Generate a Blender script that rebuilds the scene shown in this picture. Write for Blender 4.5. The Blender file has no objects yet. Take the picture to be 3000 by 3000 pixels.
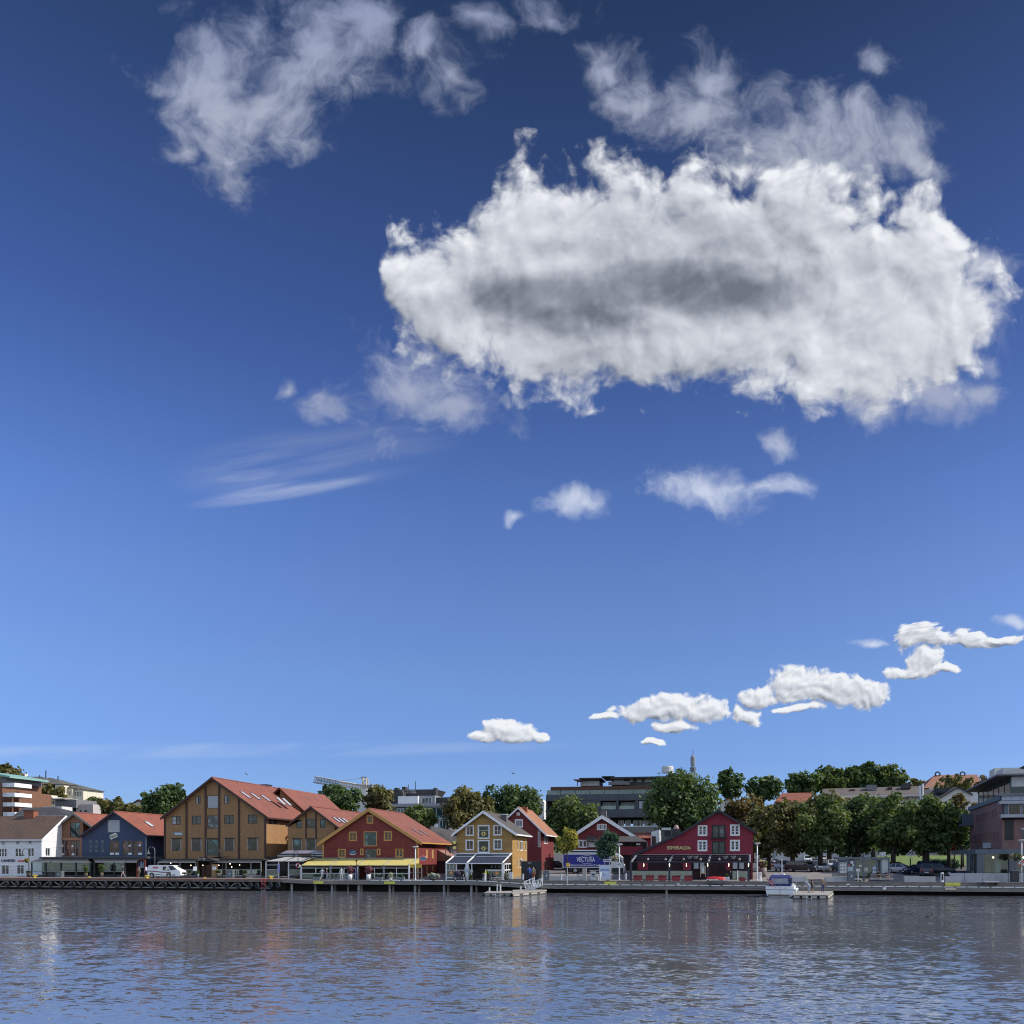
import bpy, bmesh, math, random
import numpy as np
from mathutils import Vector, Matrix
from mathutils.geometry import tessellate_polygon

SC = bpy.context.scene
COL = SC.collection
R = math.radians

# ---------------------------------------------------------------- camera
# world frame: x runs along the quay (to the right), y away from the water's edge, z up, water at z = 0
TH = R(10.76)
CT, ST = math.cos(TH), math.sin(TH)
CAMX, CAMY, CAMZ = 24.08, -126.7, 4.8
FPX, HOR = 2800.0, 2511.0
cam_d = bpy.data.cameras.new("camera")
cam = bpy.data.objects.new("camera", cam_d)
COL.objects.link(cam)
cam.location = (CAMX, CAMY, CAMZ)
cam.rotation_euler = (R(90), 0, TH)
cam_d.sensor_width = 36.0
cam_d.lens = 36.0 * FPX / 3000.0
cam_d.shift_y = (HOR - 1500.0) / 3000.0
cam_d.clip_start = 0.5
cam_d.clip_end = 6000
SC.camera = cam
SC.view_settings.view_transform = 'Standard'
SC.view_settings.look = 'None'
SC.view_settings.gamma = 1.0
SC.view_settings.use_curve_mapping = False
SC.view_settings.exposure = 0.8
try:
  SC.cycles.use_denoising = True
  SC.cycles.max_bounces = 6
  SC.cycles.filter_width = 1.1
  SC.cycles.transparent_max_bounces = 12
  SC.cycles.caustics_reflective = False
  SC.cycles.caustics_refractive = False
except Exception:
  pass

# ---------------------------------------------------------------- sun
SUN_EL = R(40)
SUN_V = Vector((math.cos(SUN_EL) * math.cos(R(10)), math.cos(SUN_EL) * math.sin(R(10)), math.sin(SUN_EL)))  # towards the sun
sun_d = bpy.data.lights.new("sun", 'SUN')
sun_d.energy = 3.0
sun_d.angle = R(0.53)
sun_d.color = (1.0, 0.93, 0.83)
sun = bpy.data.objects.new("sun", sun_d)
COL.objects.link(sun)
sun.rotation_euler = SUN_V.to_track_quat('Z', 'Y').to_euler()
sun.location = SUN_V * 200

# ---------------------------------------------------------------- sky
world = bpy.data.worlds.new("World")
SC.world = world
world.use_nodes = True
NT = world.node_tree
NT.nodes.clear()
SKY_STRENGTH = 0.1
EXPO = 2 ** 0.8


def _sock(nt, inp, v):
  if isinstance(v, bpy.types.NodeSocket):
    nt.links.new(v, inp)
  elif v is not None:
    inp.default_value = v


def nmath(nt, op, a, b=None, c=None, clamp=False):
  n = nt.nodes.new('ShaderNodeMath')
  n.operation = op
  n.use_clamp = clamp
  _sock(nt, n.inputs[0], a)
  if b is not None:
    _sock(nt, n.inputs[1], b)
  if c is not None:
    _sock(nt, n.inputs[2], c)
  return n.outputs[0]


def nvec(nt, op, a, b=None, c=None, scale=None):
  n = nt.nodes.new('ShaderNodeVectorMath')
  n.operation = op
  _sock(nt, n.inputs[0], a)
  if b is not None:
    _sock(nt, n.inputs[1], b)
  if c is not None:
    _sock(nt, n.inputs[2], c)
  if scale is not None:
    _sock(nt, n.inputs['Scale'], scale)
  return n.outputs['Value'] if op in ('LENGTH', 'DOT_PRODUCT', 'DISTANCE') else n.outputs['Vector']


def nnoise(nt, v, scale, detail, rough, dist=0.0, lac=2.0, dim='3D'):
  n = nt.nodes.new('ShaderNodeTexNoise')
  n.noise_dimensions = dim
  n.inputs['Scale'].default_value = scale
  n.inputs['Detail'].default_value = detail
  n.inputs['Roughness'].default_value = rough
  n.inputs['Distortion'].default_value = dist
  n.inputs['Lacunarity'].default_value = lac
  if v is not None:
    nt.links.new(v, n.inputs['Vector'])
  return n


def nstep(nt, v, lo, hi, smooth=True, o0=0.0, o1=1.0):
  n = nt.nodes.new('ShaderNodeMapRange')
  n.interpolation_type = 'SMOOTHSTEP' if smooth else 'LINEAR'
  nt.links.new(v, n.inputs['Value'])
  n.inputs['From Min'].default_value = lo
  n.inputs['From Max'].default_value = hi
  n.inputs['To Min'].default_value = o0
  n.inputs['To Max'].default_value = o1
  return n.outputs['Result']


def nmix(nt, f, a, b, mode='MIX'):
  n = nt.nodes.new('ShaderNodeMix')
  n.data_type = 'RGBA'
  n.blend_type = mode
  n.clamp_factor = True
  _sock(nt, n.inputs[0], f)
  for i, v in ((6, a), (7, b)):
    if isinstance(v, tuple) and len(v) == 3:
      v = (*v, 1.0)
    _sock(nt, n.inputs[i], v)
  return n.outputs[2]


def nramp(nt, f, stops, interp='LINEAR'):
  n = nt.nodes.new('ShaderNodeValToRGB')
  cr = n.color_ramp
  cr.interpolation = interp
  while len(cr.elements) > 1:
    cr.elements.remove(cr.elements[-1])
  cr.elements[0].position = stops[0][0]
  c = stops[0][1]
  cr.elements[0].color = (*c, 1.0) if len(c) == 3 else c
  for p, c in stops[1:]:
    e = cr.elements.new(p)
    e.color = (*c, 1.0) if len(c) == 3 else c
  nt.links.new(f, n.inputs[0])
  return n.outputs[0]


def srgb(r, g, b):
  f = lambda c: (c / 255 / 12.92) if c / 255 <= 0.04045 else ((c / 255 + 0.055) / 1.055) ** 2.4
  return (f(r), f(g), f(b))


def ncurve(nt, f, pts, ext):
  n = nt.nodes.new('ShaderNodeFloatCurve')
  cm = n.mapping
  cm.use_clip = False
  cv = cm.curves[0]
  while len(cv.points) > 2:
    cv.points.remove(cv.points[1])
  pts = [(x / 3.0, y / 3.0) for x, y in pts]
  cv.points[0].location = pts[0]
  cv.points[-1].location = pts[-1]
  for p in pts[1:-1]:
    cv.points.new(*p)
  for p in cv.points:
    p.handle_type = 'VECTOR'
  cm.update()
  n.inputs['Factor'].default_value = 1.0
  nt.links.new(f, n.inputs['Value'])
  return n.outputs[0]


# The sky is laid out over compass bearing and height: (X, Y) are tangent coordinates about the bearing across the harbour
FWD = Vector((-ST, CT, 0.0))
RGT = Vector((CT, ST, 0.0))


def build_sky(nt):
  tc = nt.nodes.new('ShaderNodeTexCoord').outputs['Generated']
  dirn = nvec(nt, 'NORMALIZE', tc)
  fz = nvec(nt, 'DOT_PRODUCT', dirn, tuple(FWD))
  fr = nvec(nt, 'DOT_PRODUCT', dirn, tuple(RGT))
  sep = nt.nodes.new('ShaderNodeSeparateXYZ')
  nt.links.new(dirn, sep.inputs[0])
  dz = sep.outputs[2]
  fzc = nmath(nt, 'MAXIMUM', fz, 0.15)
  X = nmath(nt, 'MULTIPLY_ADD', nmath(nt, 'DIVIDE', fr, fzc), 2.8, 1.5)
  Y = nmath(nt, 'MULTIPLY_ADD', nmath(nt, 'DIVIDE', dz, fzc), -2.8, 2.511)
  comb = nt.nodes.new('ShaderNodeCombineXYZ')
  nt.links.new(X, comb.inputs[0])
  nt.links.new(Y, comb.inputs[1])
  P = comb.outputs[0]
  front = nstep(nt, fz, 0.3, 0.55)

  # clear air
  sky = nt.nodes.new('ShaderNodeTexSky')
  sky.sky_type = 'NISHITA'
  sky.sun_disc = False
  sky.sun_elevation = SUN_EL
  sky.sun_rotation = math.atan2(SUN_V.x, SUN_V.y)
  sky.altitude = 0
  sky.air_density = 1.0
  sky.dust_density = 0.6
  sky.ozone_density = 2.0
  el = nmath(nt, 'ARCSINE', dz)
  grade = nramp(nt, nmath(nt, 'DIVIDE', el, math.pi / 2), SKY_GRADE)
  grade = nvec(nt, 'SCALE', grade, scale=1.0 / EXPO)
  # behind the view the sky stays ungraded, added fill for the shaded fronts
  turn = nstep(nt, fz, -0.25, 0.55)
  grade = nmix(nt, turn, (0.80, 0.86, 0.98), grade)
  base = nmix(nt, 1.0, sky.outputs[0], grade, 'MULTIPLY')
  az = nmath(nt, 'ARCTAN2', fr, fz)
  side = nmath(nt, 'MULTIPLY_ADD', nmath(nt, 'SMOOTH_MIN', nmath(nt, 'SINE', az), 0.15, 0.4), nmath(nt, 'MULTIPLY', nramp(nt, nmath(nt, 'DIVIDE', el, math.pi / 2), [(0.0, (0.0, 0, 0)), (0.1, (0.3, 0.3, 0.3)), (0.22, (0.72, 0.72, 0.72)), (0.45, (1, 1, 1))]), -0.95), 1.0)
  base = nvec(nt, 'SCALE', base, scale=side)

  # rounded fair-weather clouds
  top_pts = [(x * 1.0352 / 1000 + 1.0, y * 1.0352 / 1000 + 0.1) for x, y in (
    (90, 760), (120, 600), (165, 572), (230, 560), (300, 495), (345, 505), (400, 497), (420, 440), (460, 405), (490, 358), (545, 340), (600, 385), (680, 368), (720, 355),
    (800, 362), (860, 378), (930, 392), (1000, 362), (1060, 370), (1150, 362), (1200, 352), (1280, 375), (1400, 400), (1450, 450), (1540, 490), (1570, 455),
    (1640, 432), (1715, 490), (1745, 560), (1770, 640), (1850, 650), (1930, 700))]
  bot_pts = [(x * 1.0352 / 1000 + 1.0, y * 1.0352 / 1000 + 0.1) for x, y in (
    (90, 700), (130, 790), (160, 850), (200, 905), (260, 940), (330, 945), (420, 962), (480, 1005), (560, 1050), (640, 1042), (700, 1032), (780, 1032), (860, 1012), (950, 992),
    (1000, 1012), (1060, 1030), (1150, 1022), (1250, 1012), (1330, 1050), (1420, 1080), (1490, 1092), (1550, 1055), (1620, 1060), (1720, 1040),
    (1790, 960), (1850, 800), (1900, 740), (1930, 700))]
  top_pts = [(0.0, 3.0), (top_pts[0][0] - 0.1, 1.3)] + top_pts + [(3.0, 1.3)]
  bot_pts = [(0.0, 0.0), (bot_pts[0][0] - 0.1, 0.4)] + bot_pts + [(3.0, 0.4)]
  # ellipses (centre x, y, radius x, y) in the same tangent coordinates
  A = lambda x, y, rx, ry: (1.0 + x * 1.0352e-3, 0.1 + y * 1.0352e-3, rx * 1.0352e-3, ry * 1.0352e-3)
  Bc = lambda x, y, rx, ry: (1.3 + x * 0.88e-3, 1.75 + y * 0.88e-3, rx * 0.88e-3, ry * 0.88e-3)
  puffs = [
      Bc(185, 440, 62, 44), Bc(225, 458, 90, 33), Bc(140, 466, 62, 20), Bc(310, 466, 42, 17),
      Bc(770, 366, 110, 48), Bc(690, 375, 110, 38), Bc(850, 380, 110, 38), Bc(775, 438, 68, 24), Bc(560, 388, 55, 14),
      Bc(1180, 280, 80, 62), Bc(1280, 305, 130, 52), Bc(1390, 315, 98, 46), Bc(1050, 322, 84, 31), Bc(1015, 385, 56, 31), Bc(1180, 372, 85, 18),
      Bc(1580, 130, 78, 50), Bc(1630, 140, 75, 32), Bc(1760, 138, 75, 36), Bc(1840, 130, 70, 16),
      Bc(1600, 222, 62, 48), Bc(1560, 240, 100, 25), Bc(1660, 255, 70, 18),
      Bc(703, 496, 42, 14)]
  wisps = [A(870, 185, 175, 115), A(1040, 120, 100, 90), A(1060, 240, 190, 110), A(1250, 280, 250, 140), A(1420, 280, 230, 140), A(1580, 310, 150, 120), A(1330, 380, 230, 100), A(1640, 340, 90, 80),
      A(1840, 650, 110, 60), A(1770, 790, 150, 130), A(1700, 1010, 150, 85), A(1790, 930, 60, 50), A(1480, 1050, 160, 60), A(1800, 1020, 90, 60),
      (0.64, 0.26, 0.19, 0.26), (0.92, 0.17, 0.20, 0.22), (0.78, 0.30, 0.16, 0.2), (0.86, 0.36, 0.15, 0.13), (0.67, 0.47, 0.12, 0.15), (0.555, 0.455, 0.05, 0.05), (1.06, 0.06, 0.14, 0.13),
      (1.27, 0.13, 0.15, 0.08), (1.33, 0.22, 0.08, 0.10), (1.41, 0.06, 0.08, 0.05), (1.62, 0.03, 0.1, 0.07), (1.79, 0.18, 0.10, 0.08),
      (1.20, 1.15, 0.22, 0.16), (1.32, 1.20, 0.22, 0.08), (0.97, 1.20, 0.09, 0.06), (0.87, 1.145, 0.04, 0.035),
      (2.075, 1.44, 0.21, 0.085), (2.25, 1.43, 0.10, 0.05), (1.70, 1.485, 0.13, 0.052), (2.285, 1.30, 0.06, 0.055), (1.5 - 0.0, 1.53, 0.03, 0.02),
      Bc(1440, 152, 70, 16), Bc(1880, 85, 70, 20), (2.6, 0.19, 0.08, 0.07)]

  def ellipses(p, lst, k):
    acc = None
    for cx, cy, rx, ry in lst:
      q = nvec(nt, 'MULTIPLY_ADD', p, (1 / rx, 1 / ry, 0), (-cx / rx, -cy / ry, 0))
      d = nvec(nt, 'LENGTH', q)
      acc = d if acc is None else nmath(nt, 'SMOOTH_MIN', acc, d, k)
    return nmath(nt, 'SUBTRACT', 1.0, acc)

  def field(p, fine=True):
    w = nvec(nt, 'SUBTRACT', nnoise(nt, p, 5.0, 3.0, 0.55, dim='2D').outputs['Color'], (0.5, 0.5, 0.5))
    p1 = nvec(nt, 'MULTIPLY_ADD', w, (0.10, 0.09, 0), p)
    s = nt.nodes.new('ShaderNodeSeparateXYZ')
    nt.links.new(p1, s.inputs[0])
    x3 = nmath(nt, 'DIVIDE', s.outputs[0], 3.0)
    t = nmath(nt, 'MULTIPLY', ncurve(nt, x3, top_pts, 0), 3.0)
    b = nmath(nt, 'MULTIPLY', ncurve(nt, x3, bot_pts, 0), 3.0)
    m1 = nmath(nt, 'MULTIPLY', nmath(nt, 'SUBTRACT', s.outputs[1], t), 5.0)
    m2 = nmath(nt, 'MULTIPLY', nmath(nt, 'SUBTRACT', b, s.outputs[1]), 5.5)
    mb = nmath(nt, 'ADD', nmath(nt, 'SMOOTH_MIN', m1, m2, 0.5), 0.28)
    me = nmath(nt, 'MULTIPLY_ADD', ellipses(p1, puffs, 0.25), 1.7, 0.36)
    m = nmath(nt, 'MINIMUM', nmath(nt, 'MAXIMUM', mb, me), 1.3)
    amp = nstep(nt, Y, 1.3, 1.9, True, 1.0, 0.95)
    frq = nstep(nt, Y, 1.3, 1.9, True, 1.0, 3.0)
    pn = nvec(nt, 'SCALE', p1, scale=frq)
    n1 = nnoise(nt, pn, 6.5, 9.0, 0.60, dim='2D').outputs['Fac'] if fine else nnoise(nt, pn, 6.5, 4.0, 0.5, dim='2D').outputs['Fac']
    vo = nt.nodes.new('ShaderNodeTexVoronoi')
    vo.voronoi_dimensions = '2D'
    vo.feature = 'SMOOTH_F1'
    vo.inputs['Scale'].default_value = 11.0
    vo.inputs['Smoothness'].default_value = 0.6
    vo.inputs['Detail'].default_value = 2.0
    vo.inputs['Roughness'].default_value = 0.55
    nt.links.new(pn, vo.inputs['Vector'])
    puff = nmath(nt, 'SUBTRACT', 0.45, vo.outputs['Distance'])
    d = nmath(nt, 'MULTIPLY_ADD', puff, 0.45, nmath(nt, 'MULTIPLY', nmath(nt, 'SUBTRACT', n1, 0.5), 1.9))
    f = nmath(nt, 'MULTIPLY_ADD', d, amp, m)
    return f, p1, m

  f0, p1, m0 = field(P)
  dl = nvec(nt, 'ADD', P, nvec(nt, 'SCALE', (0.020, -0.034, 0), scale=nstep(nt, Y, 1.3, 1.9, True, 1.0, 0.35)))
  fs0, _, _ = field(P, False)
  fs1, _, _ = field(dl, False)
  edge = nstep(nt, Y, 1.3, 1.9, True, 0.62, 0.55)
  dens = nmath(nt, 'DIVIDE', nmath(nt, 'SUBTRACT', f0, 0.0), edge, clamp=True)
  dens = nmath(nt, 'MULTIPLY', nstep(nt, dens, 0.0, 1.0), front)
  # softer, torn edge low on the right of the great cloud and over its upper scarf
  calm = nstep(nt, m0, 0.35, 1.25, True, 1.0, 0.6)
  relief = nmath(nt, 'MULTIPLY', calm, nmath(nt, 'ADD', nmath(nt, 'SUBTRACT', fs0, fs1), nmath(nt, 'MULTIPLY', nmath(nt, 'SUBTRACT', fs0, f0), 0.22)))
  # the thick middle of the great cloud lets less light through
  core = nmath(nt, 'MULTIPLY', nstep(nt, ellipses(P, [A(690, 770, 250, 110), A(1000, 720, 380, 105), A(500, 740, 200, 70)], 0.4), -0.35, 0.75), 1.0)
  low = nmath(nt, 'MULTIPLY', nstep(nt, ellipses(P, [A(760, 940, 200, 90), A(1050, 600, 500, 160)], 0.4), -0.3, 0.8), 0.38)
  scarf = nmath(nt, 'MULTIPLY', nstep(nt, ellipses(P, [A(1200, 250, 40, 20)], 0.4), -0.1, 0.5), 0.33)
  shade = nmath(nt, 'MAXIMUM', core, nmath(nt, 'MAXIMUM', low, scarf))
  n2 = nnoise(nt, p1, 4.0, 4.0, 0.55, dim='2D').outputs['Fac']
  lit = nmath(nt, 'MULTIPLY_ADD', relief, 0.60, 0.70)
  lit = nmath(nt, 'MULTIPLY_ADD', nmath(nt, 'SUBTRACT', n2, 0.5), 0.35, lit)
  lit = nmath(nt, 'MULTIPLY_ADD', shade, -0.62, lit)
  hori = nstep(nt, Y, 1.7, 2.1)
  low_y = nmath(nt, 'MULTIPLY', nmath(nt, 'MULTIPLY', relief, 0.15), hori)
  lit = nmath(nt, 'ADD', lit, low_y)
  lit = nmath(nt, 'MULTIPLY_ADD', hori, 0.06, lit, clamp=True)
  ccol = nramp(nt, lit, [(0.0, srgb(112, 118, 132)), (0.25, srgb(146, 152, 164)), (0.55, srgb(188, 193, 204)), (0.8, srgb(216, 220, 228)), (1.0, srgb(240, 243, 248))])
  ccol = nvec(nt, 'SCALE', ccol, scale=1.0 / SKY_STRENGTH / EXPO)

  # thin torn cloud
  pw = nvec(nt, 'MULTIPLY_ADD', nvec(nt, 'SUBTRACT', nnoise(nt, P, 4.0, 3.0, 0.5, dim='2D').outputs['Color'], (0.5, 0.5, 0.5)), (0.16, 0.16, 0), P)
  mw = ellipses(pw, wisps, 0.3)
  nw = nnoise(nt, pw, 7.0, 8.0, 0.60, dim='2D').outputs['Fac']
  fw = nmath(nt, 'MULTIPLY_ADD', nmath(nt, 'SUBTRACT', nw, 0.46), 2.2, mw)
  dw = nmath(nt, 'MULTIPLY', nstep(nt, fw, -0.05, 1.25), front)
  dw = nmath(nt, 'MULTIPLY', dw, 0.82)
  # streaks of ice cloud
  ps = nvec(nt, 'MULTIPLY', P, (1.6, 13.0, 1.0))
  rot = nt.nodes.new('ShaderNodeVectorRotate')
  rot.rotation_type = 'Z_AXIS'
  rot.inputs['Angle'].default_value = 0.0
  sh = nt.nodes.new('ShaderNodeCombineXYZ')
  nt.links.new(nmath(nt, 'MULTIPLY', X, 1.5), sh.inputs[0])
  nt.links.new(nmath(nt, 'MULTIPLY', nmath(nt, 'MULTIPLY_ADD', X, 0.17, Y), 14.0), sh.inputs[1])
  ns = nnoise(nt, sh.outputs[0], 1.0, 5.0, 0.55, dim='2D').outputs['Fac']
  def streak(x0, y0, x1, y1, w):
    # distance from the streak's axis and ends
    k = (y1 - y0) / (x1 - x0)
    yy = nmath(nt, 'SUBTRACT', Y, nmath(nt, 'MULTIPLY_ADD', X, k, y0 - k * x0))
    yy = nmath(nt, 'DIVIDE', yy, w)
    xx = nmath(nt, 'DIVIDE', nmath(nt, 'SUBTRACT', X, (x0 + x1) / 2), (x1 - x0) / 2)
    r2 = nmath(nt, 'ADD', nmath(nt, 'MULTIPLY', yy, yy), nmath(nt, 'MULTIPLY', xx, xx))
    return nstep(nt, r2, 1.0, 0.0)
  st = nmath(nt, 'ADD', streak(0.52, 1.485, 1.12, 1.395, 0.03), nmath(nt, 'MULTIPLY', streak(0.62, 1.41, 0.84, 1.38, 0.02), 0.7))
  st = nmath(nt, 'ADD', st, nmath(nt, 'MULTIPLY', streak(0.45, 1.40, 1.40, 1.28, 0.12), 0.5))
  st = nmath(nt, 'ADD', st, nmath(nt, 'MULTIPLY', streak(-0.8, 2.215, 1.9, 2.185, 0.028), 0.55))
  st = nmath(nt, 'MULTIPLY', nmath(nt, 'MULTIPLY', st, nstep(nt, ns, 0.25, 0.7)), nmath(nt, 'MULTIPLY', front, 0.36))
  dw = nmath(nt, 'MAXIMUM', dw, st)
  wc = nramp(nt, nmath(nt, 'DIVIDE', Y, 3.0), [(0.0, srgb(156, 166, 200)), (0.07, srgb(176, 184, 208)), (0.18, srgb(190, 196, 210)), (0.3, srgb(206, 212, 226)), (0.40, srgb(168, 176, 200)), (0.47, srgb(214, 222, 240)), (0.8, srgb(228, 234, 244))])
  wcol = nvec(nt, 'SCALE', wc, scale=1.0 / SKY_STRENGTH / EXPO)

  # out of view: denser, brighter clouds added to fill the shaded fronts
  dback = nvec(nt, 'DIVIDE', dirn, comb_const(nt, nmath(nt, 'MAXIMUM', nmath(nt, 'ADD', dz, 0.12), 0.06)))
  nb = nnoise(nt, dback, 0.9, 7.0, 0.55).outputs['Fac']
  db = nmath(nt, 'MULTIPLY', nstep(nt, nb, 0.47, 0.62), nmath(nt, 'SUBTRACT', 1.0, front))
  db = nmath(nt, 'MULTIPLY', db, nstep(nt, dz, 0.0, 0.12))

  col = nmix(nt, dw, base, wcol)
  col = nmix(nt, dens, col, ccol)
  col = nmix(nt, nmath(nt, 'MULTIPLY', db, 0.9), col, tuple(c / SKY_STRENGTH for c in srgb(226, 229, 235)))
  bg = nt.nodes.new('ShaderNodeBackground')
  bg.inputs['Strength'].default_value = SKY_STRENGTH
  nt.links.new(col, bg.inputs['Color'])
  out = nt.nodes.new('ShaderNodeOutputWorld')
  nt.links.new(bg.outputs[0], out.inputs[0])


def comb_const(nt, v):
  c = nt.nodes.new('ShaderNodeCombineXYZ')
  for i in range(3):
    nt.links.new(v, c.inputs[i])
  return c.outputs[0]


SKY_GRADE = [(0.0, (0.668, 1.0, 1.873)), (0.0222, (0.575, 0.843, 1.599)), (0.0611, (0.566, 0.764, 1.368)), (0.1144, (0.669, 0.833, 1.279)), (0.1778, (0.689, 0.816, 1.254)), (0.2211, (0.6, 0.752, 1.205)), (0.3156, (0.386, 0.496, 0.868)), (0.4589, (0.223, 0.29, 0.425)), (1.0, (0.22, 0.289, 0.402))]
build_sky(NT)
world.cycles.sampling_method = 'MANUAL'
world.cycles.sample_map_resolution = 1024

# ---------------------------------------------------------------- from the survey of the photograph to metres
def ray(x):
  u = (x - 1500.0) / FPX
  return u * CT - ST, u * ST + CT


def S(x, d):
  """along-quay position seen at bearing x on the plane d metres behind the quay edge"""
  a, b = ray(x)
  return CAMX + (d - CAMY) / b * a


def Dp(x, d):
  return (d - CAMY) / ray(x)[1]


def Z(y, x, d):
  return CAMZ + (HOR - y) / FPX * Dp(x, d)


def DS(x, s):
  """depth behind the quay edge seen at bearing x on a wall running away at along-quay position s"""
  a, b = ray(x)
  return CAMY + (s - CAMX) / a * b


def ground_z(d):
  pts = ((-100, 1.5), (3, 1.5), (6, 1.56), (25, 2.5), (65, 2.7), (160, 4.2), (260, 6), (900, 6))
  for (a, za), (b, zb) in zip(pts, pts[1:]):
    if d <= b:
      return za + (zb - za) * (d - a) / (b - a)
  return 6.0


# ---------------------------------------------------------------- materials
MATS = {}


def mat(name, col, rough=0.8, var=0.12, scale=1.5, bump=0.0, bscale=12.0, boards=None, metal=0.0, spec=0.4, col2=None, stretch=(1, 1, 1), streak=0.0, emit=None):
  """base colour with blotchy variation; boards = (axis 'v'/'h', width): grooves between boards"""
  if name in MATS:
    return MATS[name]
  m = bpy.data.materials.new(name)
  m.use_nodes = True
  nt = m.node_tree
  pb = nt.nodes['Principled BSDF']
  pb.inputs['Roughness'].default_value = rough
  pb.inputs['Metallic'].default_value = metal
  pb.inputs['Specular IOR Level'].default_value = spec
  geo = nt.nodes.new('ShaderNodeNewGeometry')
  pos = nvec(nt, 'MULTIPLY', geo.outputs['Position'], tuple(stretch))
  if var > 0 or col2:
    n = nnoise(nt, pos, scale, 5.0, 0.6).outputs['Fac']
    k = nstep(nt, n, 0.3, 0.7)
    lo = col2 if col2 else tuple(c * (1 - var) for c in col)
    hi = col if col2 else tuple(min(1, c * (1 + var)) for c in col)
    c = nmix(nt, k, lo, hi)
  else:
    rgb = nt.nodes.new('ShaderNodeRGB')
    rgb.outputs[0].default_value = (*col, 1)
    c = rgb.outputs[0]
  h = None
  if streak > 0:
    ns = nnoise(nt, nvec(nt, 'MULTIPLY', geo.outputs['Position'], (1.7, 1.7, 0.25)), 1.0, 4.0, 0.6).outputs['Fac']
    c = nmix(nt, nmath(nt, 'MULTIPLY', nstep(nt, ns, 0.45, 0.75), streak), c, tuple(x * 0.45 for x in col))
  if boards:
    ax, w = boards
    sp = nt.nodes.new('ShaderNodeSeparateXYZ')
    nt.links.new(geo.outputs['Position'], sp.inputs[0])
    co = nmath(nt, 'ADD', sp.outputs[0], sp.outputs[1]) if ax == 'v' else sp.outputs[2]
    q = nmath(nt, 'DIVIDE', co, w)
    fr = nmath(nt, 'FRACT', q)
    edge = nmath(nt, 'ABSOLUTE', nmath(nt, 'SUBTRACT', fr, 0.5))
    h = nstep(nt, edge, 0.40, 0.5, True, 1.0, 0.0)
    wn = nt.nodes.new('ShaderNodeTexWhiteNoise')
    wn.noise_dimensions = '1D'
    nt.links.new(nmath(nt, 'FLOOR', q), wn.inputs['W'])
    c = nmix(nt, nmath(nt, 'MULTIPLY', wn.outputs['Value'], 0.30), c, tuple(x * 0.55 for x in col))
    if bump == 0:
      bump = 0.5
  nt.links.new(c, pb.inputs['Base Color'])
  if bump > 0:
    if h is None:
      h = nnoise(nt, pos, bscale, 4.0, 0.6).outputs['Fac']
    b = nt.nodes.new('ShaderNodeBump')
    b.inputs['Strength'].default_value = bump
    b.inputs['Distance'].default_value = 0.02
    nt.links.new(h, b.inputs['Height'])
    nt.links.new(b.outputs[0], pb.inputs['Normal'])
  if emit:
    pb.inputs['Emission Color'].default_value = (*emit[0], 1)
    pb.inputs['Emission Strength'].default_value = emit[1]
  MATS[name] = m
  return m


def mat_roof(name, col, col2, row=0.36, colw=0.24):
  """clay tiles: rows along the slope and rolls across it"""
  if name in MATS:
    return MATS[name]
  m = bpy.data.materials.new(name)
  m.use_nodes = True
  nt = m.node_tree
  pb = nt.nodes['Principled BSDF']
  pb.inputs['Roughness'].default_value = 0.75
  geo = nt.nodes.new('ShaderNodeNewGeometry')
  sp = nt.nodes.new('ShaderNodeSeparateXYZ')
  nt.links.new(geo.outputs['Position'], sp.inputs[0])
  sn = nt.nodes.new('ShaderNodeSeparateXYZ')
  nt.links.new(geo.outputs['True Normal'], sn.inputs[0])
  # across-slope coordinate is y for roofs sloping along x, x for roofs sloping along y
  ax = nmath(nt, 'GREATER_THAN', nmath(nt, 'ABSOLUTE', sn.outputs[0]), nmath(nt, 'ABSOLUTE', sn.outputs[1]))
  mixn = nt.nodes.new('ShaderNodeMix')
  nt.links.new(ax, mixn.inputs[0])
  nt.links.new(sp.outputs[0], mixn.inputs[2])
  nt.links.new(sp.outputs[1], mixn.inputs[3])
  across = mixn.outputs[0]
  rz = nmath(nt, 'DIVIDE', sp.outputs[2], row * 0.55)
  cx = nmath(nt, 'DIVIDE', across, colw)
  wn = nt.nodes.new('ShaderNodeTexWhiteNoise')
  wn.noise_dimensions = '2D'
  cv = nt.nodes.new('ShaderNodeCombineXYZ')
  nt.links.new(nmath(nt, 'FLOOR', rz), cv.inputs[0])
  nt.links.new(nmath(nt, 'FLOOR', cx), cv.inputs[1])
  nt.links.new(cv.outputs[0], wn.inputs['Vector'])
  n = nnoise(nt, geo.outputs['Position'], 0.5, 6.0, 0.65).outputs['Fac']
  k = nmath(nt, 'ADD', nmath(nt, 'MULTIPLY', wn.outputs['Value'], 0.5), nstep(nt, n, 0.35, 0.7, True, 0.0, 0.6), clamp=True)
  c = nmix(nt, k, col, col2)
  nt.links.new(c, pb.inputs['Base Color'])
  hh = nmath(nt, 'ADD', nmath(nt, 'FRACT', rz), nmath(nt, 'ABSOLUTE', nmath(nt, 'SINE', nmath(nt, 'MULTIPLY', cx, math.pi))))
  b = nt.nodes.new('ShaderNodeBump')
  b.inputs['Strength'].default_value = 0.8
  b.inputs['Distance'].default_value = 0.05
  nt.links.new(hh, b.inputs['Height'])
  nt.links.new(b.outputs[0], pb.inputs['Normal'])
  MATS[name] = m
  return m


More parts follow.
